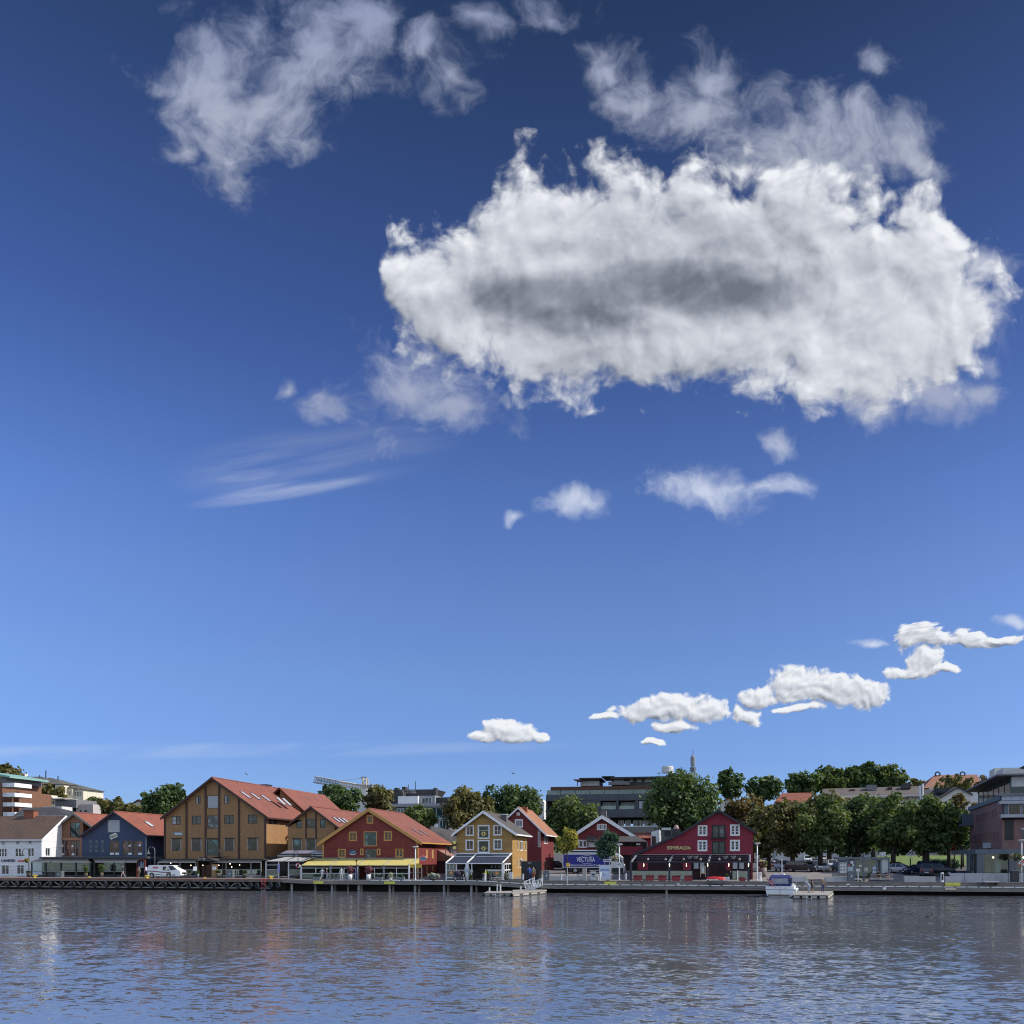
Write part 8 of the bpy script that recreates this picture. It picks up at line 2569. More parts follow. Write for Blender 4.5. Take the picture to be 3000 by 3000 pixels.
MB().lathe([(.1, 0), (.28, .25), (.3, .3)], (0, 0, 0), 12).L('basket', M_POTD, t); foliage('flowers', t, 'lime', [(0, 0, .45, .32), (.2, 0, .35, .25), (-.2, 0, .35, .25)], 260, .1, 31, .2)
t = thing('flower_basket', 'round green flower basket hanging before the truck cab', 'flower basket', (S(1801, 3.6), 3.6, Z(2523, 1801, 3.6)))
MB().lathe([(.1, 0), (.28, .25), (.3, .3)], (0, 0, 0), 12).L('basket', M_POTD, t); foliage('flowers', t, 'flower', [(0, 0, .4, .40), (.2, 0, .4, .3), (-.2, 0, .3, .3)], 360, .11, 32, .2)
t = thing('flower_basket', 'large basket of white flowers left of the lamp at the right edge', 'flower basket', (S(2976, 3.6), 3.6, Z(2522, 2976, 3.6)))
MB().lathe([(.15, 0), (.4, .25), (.45, .3)], (0, 0, 0), 12).L('basket', M_POTD, t); foliage('flowers', t, 'flower', [(0, 0, .6, .45), (.4, 0, .55, .4), (-.45, 0, .5, .4)], 500, .12, 33, .2)
# round sign on the truck lamp
t = thing('round_sign', 'round white sign with dark symbols on the lamp by the truck cab', 'sign', (S(1814, 3.3), 3.3, Z(2533, 1814, 3.3)))
MB().lathe([(0, 0), (.36, 0), (.36, -.04), (0, -.04)], (0, 0, 0), 22, None, 'y').L('disc', M_WHITE, t)
for x, z in ((0, .16), (-.16, 0), (.16, 0), (0, -.14)):
  MB().box(x - .09, x + .09, -.06, -.041, z - .05, z + .05).L('symbol', M_BLACK, t)
# bins and posts
def bin_(x, d, yt, yb, label, w=1.0, m=None, mark=True):
  zb = Z(yb, x, d)
  t = thing('litter_bin', label, 'bin', (S(x, d), d, zb), 0, 'grey square litter bins'); h = Z(yt, x, d) - zb
  MB().box(-w / 2, w / 2, 0, .7, 0, h).B('body', m or mat('bin_grey', (0.105, 0.12, 0.135), 0.5, 0.08), t, False, True)
  MB().box(-w / 2 - .03, w / 2 + .03, -.03, .73, h + .002, h + .07).L('lid', M_STONEG, t)
  if mark:
    MB().prism([(-.12, h * .42), (.1, h * .42), (.14, h * .7), (.0, h * .6)], 'y', -.02, -.003).L('mark', M_GREYW, t)


bin_(171, 4.0, 2553, 2571.5, 'grey bin before the glass terrace at the left', 1.0)
bin_(672, 4.0, 2550, 2571, 'grey bin before the warehouse terrace', .98)
bin_(1600.5, 3.3, 2551, 2581, 'dark grey bin at the head of the gangway', .85)
bin_(2494, 3.3, 2553, 2582, 'tall grey bin post left of the glass kiosk', .82)
bin_(2975, 3.3, 2551, 2584, 'dark bin left of the lamp at the right edge', .85, M_CHAR, False)
t = thing('black_container', 'big black box container behind the two standing men', 'container', (S(1555, 5.5), 5.5, 1.55)); bar(t, 1527, 1579, 5.5, 2525, 2576, M_BLACK, 'body', 2.4); bar(t, 1526, 1580, 5.44, 2523.5, 2525, M_CHAR, 'rim', 2.5); bar(t, 1546, 1557, 5.46, 2527.5, 2529, M_GREYW, 'label_plate', .03)
o = thing('white_sign_box', 'white narrow box right of the pink flower barrel', 'box', (S(1496, 3.2), 3.2, 1.5)); bar(o, 1491, 1501.5, 3.2, 2556, 2574, M_GREYW, 'body', .3); bar(o, 1490.5, 1502, 3.17, 2554.8, 2555.9, M_WHITE, 'lid', .36)
for i, (x, yt, yb, w, d, m, lab) in enumerate(((1421, 2560, 2580, .34, 2.6, M_GREYW, 'pale post before the motorcyclist in yellow'), (1532, 2560, 2577, .34, 3, M_CONC2, 'pale post left of the black container front'), (1644, 2560, 2578, .3, 3.2, M_CONC2, 'pale post left of the yellow box sign'), (1692.5, 2560, 2577, .3, 3.4, M_CONC2, 'pale post before the truck rear wheel'), (1759, 2556, 2581, .26, 2.9, M_WHITE, 'white slim post before the map board'), (1833, 2559, 2577, .26, 4.0, M_CONC2, 'pale post right of the truck cab'), (2227, 2556, 2582, .34, 3.0, M_WHITE, 'white service post right of the disc lamp'), (2161, 2550, 2577, .12, 3.3, M_WHITE, 'leaning white pole at the pergola end'), (2760, 2556, 2584, .36, 2.9, M_WHITE, 'white service post with dark panel near the office'))):
  zb = Z(yb, x, d); t = thing('short_post', lab, 'post', (S(x, d), d, zb), 0, 'short posts along the quay'); h = Z(yt, x, d) - zb
  MB().lathe([(w / 2, 0), (w / 2, h * .94), (w * .42, h)], (0, 0, 0), 12).L('body', m, t)
  if w > .3:
    MB().box(-w * .3, w * .3, -w / 2 - .03, -w / 2 + .02, h * (.2 if 'dark panel' in lab else .78), h * .86).L('panel', M_BLACK, t)
t = thing('stone_pillar', 'square pale stone pillar before the truck', 'pillar', (S(1712, 3.1), 3.1, 1.55)); bar(t, 1706.5, 1717.5, 3.1, 2545, 2580, mat('pillar_stone', (0.36, 0.35, 0.33), 0.85, 0.1), 'shaft', .45); bar(t, 1706, 1718, 3.06, 2541, 2545, M_STONEG, 'cap', .5)
t = thing('parking_sign', 'yellow box sign on a thin pale pole in front of the truck tail', 'sign', (S(1662, .8), .8, 1.05))
MB().tube([(S(1662, .8), .8, 1.05), (S(1662, .8), .8, Z(2528, 1662, .8))], .05, 8).B('pole', M_STEEL, t)
bar(t, 1658, 1668, .72, 2528, 2538.5, mat('box_yellow', (0.62, 0.40, 0.05), 0.5, 0.08), 'box', .22); bar(t, 1661, 1665, .70, 2531, 2535, MATS['orange_strip'], 'panel', .018)
t = thing('map_board', 'tall framed harbour map board in front of the truck', 'information board', (S(1771.5, 3.2), 3.2, 1.55))
for x in (1755, 1788.5):
  bar(t, x, x + 2, 3.2, 2533, 2579, M_GREYW, 'leg', .15)
bar(t, 1757.3, 1788.2, 3.22, 2534, 2577, M_GREYW, 'frame', .1); bar(t, 1759, 1785, 3.19, 2537, 2575, mat('map_pale', (0.46, 0.54, 0.68), 0.4, 0.06), 'sheet', .025); bar(t, 1759, 1785, 3.17, 2546, 2551, mat('map_blue', (0.18, 0.27, 0.45), 0.4, 0.1), 'title_strip', .015); bar(t, 1764, 1778, 3.17, 2559, 2566, mat('map_grey', (0.36, 0.43, 0.58), 0.4, 0.1), 'text_block', .015)
bar(t, 1768, 1790, 3.2, 2517, 2525, M_OFFW, 'top_sign', .12); bar(t, 1771, 1787, 3.18, 2520, 2522, M_DKBROWN, 'top_text', .015)
for x in (1770, 1785):
  bar(t, x, x + 1, 3.25, 2525.2, 2533.8, M_GREYW, 'strut', .06)
o = thing('sandwich_board', 'white sandwich board with dark picture left of the map board', 'sign', (S(1738, 3.3), 3.3, 1.55)); bar(o, 1730, 1746, 3.3, 2553, 2578, M_OFFW, 'panel', .1); bar(o, 1733, 1743, 3.28, 2558, 2569, mat('picture_grey', (0.25, 0.28, 0.34), 0.6, 0.3, 4), 'picture', .015); bar(o, 1733, 1743, 3.26, 2560, 2563, M_BLACK, 'lettering_strip', .014)

# red boat-shaped bench and steps on the step edge
t = thing('red_dinghy', 'upturned red dinghy lying on a grey box at the quay edge', 'dinghy', (S(2098, 2.4), 2.4, 1.3))
q = MB(); cx = S(2097, 2.3); L, Wd = 1.25, .42; z0 = Z(2578, 2097, 2.3)
pts = []; fs = []
for i in range(9):
  u = -1 + i / 4; w = Wd * max(.18, (1 - abs(u) ** 2.6)); h = .46 * (1 - .35 * abs(u) ** 3)
  for j in range(7):
    a = math.pi * j / 6; pts.append((cx + u * L, 2.3 - w * math.cos(a), z0 + h * math.sin(a) ** .8))
for i in range(8):
  for j in range(6):
    fs.append((i * 7 + j, i * 7 + j + 1, i * 7 + j + 8, i * 7 + j + 7))
fs += [tuple(range(7)), tuple(range(56, 63))]; q.mesh(pts, fs); q.B('hull', mat('dinghy_red', (0.48, 0.03, 0.03), 0.4, 0.06), t, True)
MB().tube([(cx - 1.2, 1.85, z0 + .05), (cx, 1.85, z0 + .05), (cx + 1.2, 2.2, z0 + .05)], .035, 6).B('gunwale', M_GREYW, t)
t = thing('grey_box', 'grey wooden box step under the red dinghy', 'box', (S(2102, 2.2), 2.2, 1.05)); bar(t, 2083, 2121, 1.75, 2582, 2589.5, mat('box_grey', (0.10, 0.11, 0.115), 0.8, 0.15), 'body', 1.1); bar(t, 2082, 2122, 1.72, 2580.5, 2581.9, M_STONEG, 'lid', 1.15)
t = thing('quay_bench', 'low timber bench step with pale top on the lower quay at right', 'bench', (S(2907, 1.5), 1.5, 1.0)); bar(t, 2883, 2930, 1.5, 2582, 2585, M_CONC2, 'seat', 1.2); bar(t, 2887, 2893, 1.6, 2585.2, 2593, M_TIMBER2, 'leg', 1.0); bar(t, 2922, 2928, 1.6, 2585.2, 2593, M_TIMBER2, 'leg', 1.0)

# glass kiosk
t = thing('glass_kiosk', 'grey framed glass kiosk with notice boards and an air conditioner on its roof', 'kiosk', (S(2530, 7), 7, 1.7))
bar(t, 2455, 2607, 6.4, 2511.5, 2517, M_OFFG, 'roof', 4.2)
for x in (2457, 2482, 2505, 2531, 2570, 2580, 2604):
  post(t, x, 6.6, 2517.2, M_OFFG, .22, 1.6)
for x0, x1 in ((2507, 2530), (2533, 2569)):
  bar(t, x0, x1, 6.7, 2518, 2566, M_CLEAR, 'glass_panel', .04)
bar(t, 2459, 2481, 6.65, 2518, 2574, mat('kiosk_blue', (0.05, 0.06, 0.09), 0.5, 0.1), 'side_panel', .1); bar(t, 2484, 2504, 6.65, 2518, 2574, MATS['kiosk_blue'], 'side_panel', .1)
bar(t, 2456, 2604, 10.4, 2518, 2574, mat('kiosk_inner', (0.12, 0.13, 0.12), 0.8, 0.3, 0.8), 'inner_wall', .1)
bar(t, 2583, 2602, 6.62, 2516, 2557, mat('kiosk_pale', (0.40, 0.43, 0.42), 0.6, 0.05), 'pale_panel', .1)
for x0, y0, x1, y1, m in ((2460, 2527, 2480, 2558, M_OFFW), (2492, 2522, 2500, 2531, M_OFFW), (2483, 2531, 2489, 2537, mat('poster_red', (0.35, 0.08, 0.09), 0.6, 0.1)), (2497, 2532, 2502, 2538, M_OFFW), (2483, 2539, 2500, 2552, mat('poster_pale', (0.36, 0.42, 0.44), 0.6, 0.05)), (2516, 2534, 2524, 2539, M_OFFW), (2509, 2545, 2519, 2552, M_OFFW), (2532, 2542, 2543, 2553, mat('poster_cream', (0.40, 0.38, 0.33), 0.6, 0.05)), (2556, 2539, 2567, 2547, mat('poster_blue', (0.36, 0.42, 0.55), 0.6, 0.1)), (2556, 2551, 2567, 2558, MATS['poster_blue'])):
  bar(t, x0, x1, 6.55, y0, y1, m, 'poster', .03)
for k in range(3):
  for j in range(2):
    bar(t, 2462 + j * 9, 2467 + j * 9, 6.52, 2529 + k * 9, 2532 + k * 9, mat('poster_dark', (0.09, 0.11, 0.14), 0.6, 0.2), 'poster_text', .025)
o = thing('air_conditioner', 'white air conditioner unit standing on the kiosk roof', 'air conditioner', (S(2587, 7), 7, Z(2511, 2587, 7))); bar(o, 2578, 2595, 6.8, 2496, 2508, M_GREYW, 'body', .5); MB().torus((S(2585.5, 6.78), 6.78, Z(2502, 2585.5, 6.78)), .26, .03, 16, 6, None, 'y').B('grille', M_STONEG, o)
for x in (2579.5, 2593):
  bar(o, x, x + 1.5, 6.9, 2508.2, 2511.3, M_GREYW, 'foot', .3)
t = thing('sign_stand', 'grey sign on a white stand before the kiosk', 'sign', (S(2514, 4.2), 4.2, 1.55)); post(t, 2514, 4.2, 2553, M_WHITE, .1, 1.6, 'pole'); bar(t, 2508, 2520, 4.18, 2546, 2553, M_OFFW, 'panel', .05); bar(t, 2504, 2524, 4.0, 2574, 2577, M_GREYW, 'foot', .5)
def bench(x0, x1, label, back=True):
  d = 4.6; t = thing('park_bench', label, 'bench', (S((x0 + x1) / 2, d), d, 1.55), 0, 'benches before the kiosk')
  bar(t, x0, x1, d, 2571.5, 2577, M_CONC2, 'base', .8); 
  for k in range(2):
    bar(t, x0, x1, d - .04 + k * .4, 2569, 2571.3, M_TIMBER, 'slat', .36)
  for k in range(2):
    bar(t, x0, x1, d + .75, 2558.5 + k * 5, 2563 + k * 5, M_TIMBER, 'back_board', .07)


bench(2437, 2484, 'long timber bench with concrete base left of the bin post'); bench(2551, 2617, 'timber bench where two people sit')
t = thing('crossing_sign', 'white six-armed metal frame sign on a dark post by the leaning tree', 'sign', (S(2667.5, 22), 22, 2.4)); post(t, 2667.5, 22, 2515, M_BLACK, .15, 2.3, 'pole')
q = MB(); cx, cz_ = S(2667, 22), Z(2506, 2667, 22)
for a in (60, 0, -60):
  c, s = math.cos(R(a)), math.sin(R(a)); q.tube([(cx - .55 * c, 21.9, cz_ - .55 * s), (cx + .55 * c, 21.9, cz_ + .55 * s)], .05, 5)
q.B('frame', M_GREYW, t)

# ---------------------------------------------------------------- floats, gangway, boat
M_FLOAT = mat('float_deck', (0.30, 0.28, 0.26), 0.85, 0.12, 1.0, boards=('v', 0.15), bump=0.3)
M_FLOATC = mat('float_concrete', (0.34, 0.33, 0.30), 0.85, 0.15, 1.5)
def pontoon(name, label, pts, zt, seg=1, lad=None):
  w = [P3(x, y, zt) for x, y in pts]
  c = sum(w, Vector()) / 4
  t = thing(name, label, 'pontoon', (c.x, c.y, 0))
  MB().hexa([(p.x, p.y, zt - .12) for p in w], [(p.x, p.y, zt) for p in w]).B('deck', M_FLOAT, t)
  k = [c + (p - c) * .97 for p in w]
  MB().hexa([(p.x, p.y, -.3) for p in k], [(p.x, p.y, zt - .123) for p in k]).B('hull', mat('float_dark', (0.05, 0.048, 0.045), 0.8, 0.2), t)
  f0, f1 = w[0], w[1]; n = 4
  nv = (w[0] - w[3]).normalized()
  for i in range(n):
    a, b = f0.lerp(f1, (i + .12) / n), f0.lerp(f1, (i + .8) / n)
    q = MB(); o2 = nv * -.02; o1 = nv * .04
    q.hexa([(*(a + o2).xy, .08), (*(b + o2).xy, .08), (*(b + o1).xy, .08), (*(a + o1).xy, .08)], [(*(a + o2).xy, zt - .16), (*(b + o2).xy, zt - .16), (*(b + o1).xy, zt - .16), (*(a + o1).xy, zt - .16)]); q.B('float_block', M_FLOATC, t)
  a, b = w[1].lerp(w[2], .05), w[1].lerp(w[2], .97); sv = (w[1] - w[0]).normalized()
  MB().hexa([(*a.xy, .05), (*b.xy, .05), (*(b + sv * .06).xy, .05), (*(a + sv * .06).xy, .05)], [(*a.xy, zt - .2), (*b.xy, zt - .2), (*(b + sv * .06).xy, zt - .2), (*(a + sv * .06).xy, zt - .2)]).B('side_beam', M_FLOATC, t)
  if lad is not None:
    m_ = f0.lerp(f1, lad)
    for e in (-.28, .28):
      p = m_ + sv * e + nv * .08
      MB().tube([(p.x, p.y, -.3), (p.x, p.y, zt + .05)], .03, 6).B('ladder_rail', M_STEEL, t)
    p, r = m_ - sv * .28 + nv * .08, m_ + sv * .28 + nv * .08
    MB().tube([(p.x, p.y, .08), (r.x, r.y, .08)], .03, 6).B('ladder_rung', M_STEEL, t)
  return t, w


pt, pw = pontoon('pontoon', 'wooden pontoon with two standing people beside the motor boat', [(2322, 2621), (2424, 2621.5), (2443, 2608.5), (2340, 2608)], .5, lad=.48)
pontoon('pontoon', 'narrow left section of the pontoon under the boardwalk end', [(1418, 2615.5), (1499, 2615.5), (1500, 2610), (1428, 2611)], .42, lad=.5)
p2, w2 = pontoon('pontoon', 'wide angled pontoon at the foot of the white gangway', [(1501, 2617), (1602, 2607.6), (1594, 2603.5), (1502, 2607)], .45)
for x, y, h, lab in ((1434, 2611.5, .5, 'short post on the narrow pontoon'), (1457, 2613, .95, 'tall left post of the pontoon ladder'), (1466, 2613, .95, 'tall right post of the pontoon ladder'), (1525.5, 2606, .45, 'mooring post at the back of the wide pontoon'), (1586.5, 2605.5, .45, 'mooring post at the right end of the wide pontoon'), (2353, 2608.9, .35, 'mooring post near the boat stern corner'), (2430, 2609, .35, 'mooring post at the far right of the pontoon with people')):
  p = P3(x, y, .46)
  o = thing('mooring_post', lab, 'mooring post', p, 0, 'posts on the pontoons')
  MB().lathe([(.10, 0), (.09, h * .9), (.12, h)], (0, 0, 0), 10).L('post', M_GREYW, o)
g = thing('gangway', 'white tubular gangway leading down to the angled pontoon', 'gangway', P3(1565, 2603, .75))
M_WT = mat('white_tube', (0.66, 0.68, 0.70), 0.4, 0.04)
ga = [P3(1540, 2603, .7), P3(1565.5, 2603.5, .7), P3(1589.5, 2594, 1.14), P3(1566, 2593, 1.14)]
MB().hexa(ga, [p + Vector((0, 0, .06)) for p in ga]).B('floor', M_STEEL, g)
for a, b in ((ga[0], ga[3]), (ga[1], ga[2])):
  u = Vector((0, 0, .95)); ta, tb = a + u - (b - a).normalized() * .25, b + u
  for p, r_ in (([a, b], .05), ([ta, tb], .05), ([a, ta], .045), ([b, tb], .045)):
    MB().tube(p, r_, 6).B('rail', M_WT, g)
  for k in range(3):
    p0, p1 = a.lerp(b, (k + .1) / 3), ta.lerp(tb, (k + .55) / 3); MB().tube([p0, p1], .035, 6).B('strut', M_WT, g)
    p0, p1 = ta.lerp(tb, (k + .55) / 3), a.lerp(b, (k + 1) / 3); MB().tube([p0, p1], .035, 6).B('strut', M_WT, g)
MB().tube([ga[0], ga[1]], .05, 6).B('rail', M_WT, g)

# motor boat, stern towards us
def boat():
  st_ = P3(2284, 2628.5, 0.0)
  ang = math.atan2((pw[2] - pw[1]).y, (pw[2] - pw[1]).x)
  t = thing('motor_boat', 'white motor boat with a blue canvas cabin moored stern out', 'boat', (st_.x, st_.y, 0), ang - math.pi / 2)
  B, L = 1.62, 6.6
  secs = [(0, 1.0, 1.32), (1.5, 1.03, 1.34), (3.4, .98, 1.42), (5.0, .72, 1.55), (6.1, .34, 1.68), (6.6, .04, 1.75)]
  vs, fs = [], []
  for y, w, h in secs:
    vs += [(-B * w, y, h), (-B * w * 1.02, y, h - .42), (-B * w * .9, y, .12), (0, y + (.0 if y < 6 else .0), -.35 + max(0, y - 4.5) * .3), (B * w * .9, y, .12), (B * w * 1.02, y, h - .42), (B * w, y, h)]
  for i in range(len(secs) - 1):
    for j in range(6):
      a = i * 7 + j; fs.append((a, a + 1, a + 8, a + 7))
  fs.append(tuple(range(7))); fs.append(tuple(len(vs) - 7 + j for j in range(7)))
  for i in range(len(secs) - 1):
    fs.append((i * 7, i * 7 + 7, i * 7 + 13, i * 7 + 6))
  M_GEL = mat('gelcoat', (0.72, 0.74, 0.76), 0.25, 0.03)
  MB().mesh(vs, fs).L('hull', M_GEL, t)
  MB().box(-B * 1.03, B * 1.03, -.03, -.003, .86, .91).L('rub_rail', M_CHAR, t)
  for sg in (-1, 1):
    MB().tube([(sg * B * w * 1.03, y, h - .42) for y, w, h in secs], .035, 6).L('rub_rail', M_CHAR, t)
  MB().box(-1.35, 1.15, -.5, -.004, .22, .32).B('swim_platform', mat('teak', (0.16, 0.10, 0.06), 0.7, 0.1), t, False, True)
  # canvas cabin
  cb_ = [(0.05, 1.32, 1.33), (0.25, 1.22, 2.35), (0.9, 1.05, 2.66), (2.6, 1.05, 2.62), (3.5, 1.2, 2.2), (4.2, 1.15, 1.45)]
  vs, fs = [], []
  for y, w, z in cb_:
    vs += [(-w, y, z), (w, y, z)]
  for i in range(5):
    fs.append((2 * i, 2 * i + 1, 2 * i + 3, 2 * i + 2))
  n = len(cb_)
  fs += [tuple(2 * i for i in range(n)), tuple(2 * i + 1 for i in reversed(range(n))), (0, 2 * n - 2, 2 * n - 1, 1)]
  MB().mesh(vs, fs).B('canvas_top', mat('canvas_blue', (0.022, 0.032, 0.13), 0.75, 0.1), t, False, True)
  q = MB(); q.hexa([(-1.1, .06, 1.58), (1.02, .06, 1.58), (.98, .20, 2.26), (-1.02, .20, 2.26)], [(-1.1, .02, 1.58), (1.02, .02, 1.58), (.98, .16, 2.26), (-1.02, .16, 2.26)]); w = q.B('rear_window', mat('vinyl_grey', (0.26, 0.27, 0.30), 0.25, 0.12, 1.5), t, False, True)
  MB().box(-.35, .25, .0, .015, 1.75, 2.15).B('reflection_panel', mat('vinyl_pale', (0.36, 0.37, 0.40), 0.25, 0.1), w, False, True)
  for sg in (-1, 1):
    q = MB(); x = sg * 1.16; q.hexa([(x * 1.14, .7, 1.62), (x * 1.1, 3.2, 1.62), (x * 1.0, 2.9, 2.25), (x * .95, .8, 2.3)], [(x * 1.17, .7, 1.62), (x * 1.13, 3.2, 1.62), (x * 1.03, 2.9, 2.25), (x * .98, .8, 2.3)]); q.L('side_window', M_GLASS2, t)
  MB().lathe([(.0, 2.82), (.16, 2.8), (.2, 2.7), (.2, 2.62)], (.35, 1.2, 0), 12).B('radar_dome', M_GEL, t, True, True)
  MB().box(-.75, -.35, 1.0, 1.3, 2.66, 2.80).L('hatch', M_GEL, t)
  MB().tube([(.12, 1.5, 2.62), (.12, 1.5, 4.6)], .045, 8).L('antenna', M_GEL, t)
  for x in (-.5, .05):
    MB().tube([(x, -.04, .3 if x > 0 else 1.1), (x, -.04, 1.48)], .03, 6).L('stern_rail', M_STEEL, t)
  MB().box(.55, .95, -.012, -.003, 1.07, 1.13).L('name_plate', M_STONEG, t)
  # side fenders and rail on the right
  for k in range(2):
    MB().lathe([(.03, 0), (.16, .1), (.16, .55), (.03, .65)], (B * 1.12, .5 + k * 1.8, .45), 10).B('fender', M_GEL, t, True, True)
  MB().tube([(B, 4.2, 1.5), (B * .98, 4.2, 2.0), (B * .6, 5.6, 2.15), (.1, 6.5, 2.25)], .03, 6).L('bow_rail', M_STEEL, t)
  q = MB(); q.tube([(-1.25, -.02, 1.2), (-1.45, -.28, 2.35)], .025, 6); f_ = q.L('flagstaff', M_STEEL, t)
  # red flag with a white-edged blue cross
  def fl(a0, a1, b0, b1, o, m, nm):
    e, dn = Vector((.62, -.08, -.42)), Vector((.22, .02, -.62)); o0 = Vector((-1.44, -.27, 2.28))
    p = [o0 + e * a + dn * b + Vector((0, -o, 0)) for a, b in ((a0, b0), (a1, b0), (a1, b1), (a0, b1))]
    MB().hexa(p, [v + Vector((0, .012, 0)) for v in p]).B(nm, m, f_, False, True)
  fl(0, 1, 0, 1, 0, MATS['ring_red'], 'flag'); fl(0, 1, .38, .62, .006, M_WHITE, 'flag_cross'); fl(.28, .46, 0, 1, .007, M_WHITE, 'flag_cross'); fl(0, 1, .45, .55, .012, mat('flag_blue', (0.02, 0.03, 0.12), 0.6, 0), 'flag_cross'); fl(.33, .41, 0, 1, .013, MATS['flag_blue'], 'flag_cross')


boat()

# ---------------------------------------------------------------- vehicles
M_TYRE = mat('car_tyre', (0.015, 0.015, 0.016), 0.8, 0.1)
M_RIM = mat('wheel_rim', (0.32, 0.33, 0.34), 0.35, 0.05, metal=0.5)
M_LIGHT = mat('headlamp', (0.62, 0.64, 0.66), 0.15, 0.02)
M_TAIL = mat('tail_lamp', (0.35, 0.02, 0.02), 0.3, 0.05)


def wheel(t, x, y, r, w=.22, parent=None):
  q = MB(); q.lathe([(r * .55, -w / 2), (r * .95, -w / 2), (r, -w * .3), (r, w * .3), (r * .95, w / 2), (r * .55, w / 2)], (x, y, r), 16, None, 'y'); a = q.B('wheel', M_TYRE, t, True, True)
  MB().lathe([(0, -w / 2 - .01), (r * .6, -w / 2 - .01), (r * .6, w / 2 + .01), (0, w / 2 + .01)], (x, y, r), 14, None, 'y').L('rim', M_RIM, a)


def car_proto(kind):
  h, L, cab = {'saloon': (1.42, 4.4, (-1.75, 1.0, -1.15, .1)), 'estate': (1.5, 4.6, (-2.15, 1.0, -1.9, .2)), 'suv': (1.72, 4.6, (-2.15, 1.05, -1.95, .35))}[kind]
  t = thing('parked_car', 'car', 'car')
  k = h / 1.45; b = L / 2
  q = MB(); q.hexa([(-b + .1, -.8, .25), (b - .1, -.8, .25), (b - .1, .8, .25), (-b + .1, .8, .25)], [(-b, -.88, .6 * k), (b, -.88, .6 * k), (b, .88, .6 * k), (-b, .88, .6 * k)])
  q.hexa([(-b, -.88, .6 * k), (b, -.88, .6 * k), (b, .88, .6 * k), (-b, .88, .6 * k)], [(-b + .1, -.82, .95 * k), (1.05, -.82, .95 * k), (1.05, .82, .95 * k), (-b + .1, .82, .95 * k)])
  q.hexa([(1.05, -.82, .93 * k), (b - .02, -.8, .62 * k), (b - .02, .8, .62 * k), (1.05, .82, .93 * k)], [(1.05, -.8, .95 * k), (b - .18, -.72, .80 * k), (b - .18, .72, .80 * k), (1.05, .8, .95 * k)])
  q.L('body', M_WHITE, t)
  x0, x1, x2, x3 = cab
  MB().hexa([(x0, -.79, .95 * k), (x1, -.79, .95 * k), (x1, .79, .95 * k), (x0, .79, .95 * k)], [(x2, -.62, h - .04), (x3, -.62, h - .04), (x3, .62, h - .04), (x2, .62, h - .04)]).L('windows', M_GLASS, t)
  MB().hexa([(x2 - .04, -.66, h - .05), (x3 + .06, -.66, h - .05), (x3 + .06, .66, h - .05), (x2 - .04, .66, h - .05)], [(x2 + .05, -.58, h), (x3, -.58, h), (x3, .58, h), (x2 + .05, .58, h)]).L('roof', M_WHITE, t)
  for s in (-1, 1):
    for a, c in ((x0, x2), (x1, x3), ((x0 + x1) / 2 - .1, (x2 + x3) / 2)):
      MB().tube([(a, s * .80, .94 * k), (c, s * .63, h - .04)], .045, 5).L('pillar', M_WHITE, t)
  for s in (-1, 1):
    MB().box(b - .12, b + .01, s * .5 - .2, s * .5 + .2, .62 * k, .74 * k).L('headlight', M_LIGHT, t)
    MB().box(-b - .01, -b + .1, s * .62 - .16, s * .62 + .16, .66 * k, .86 * k).L('tail_light', M_TAIL, t)
    MB().box(.75, .92, s * .88 - .1, s * .88 + .1, .95 * k, 1.08 * k).L('mirror', M_WHITE, t)
    for x in (-L * .29, L * .31):
      wheel(t, x, s * .78, .32)
  MB().box(b - .03, b + .03, -.45, .45, .42 * k, .56 * k).L('grille', M_BLACK, t)
  for x in (b + .032, -b - .02):
    MB().box(x - .01, x + .01, -.26, .26, .40 if x > 0 else .5, .5 if x > 0 else .61).L('number_plate', M_WHITE, t)
  return t


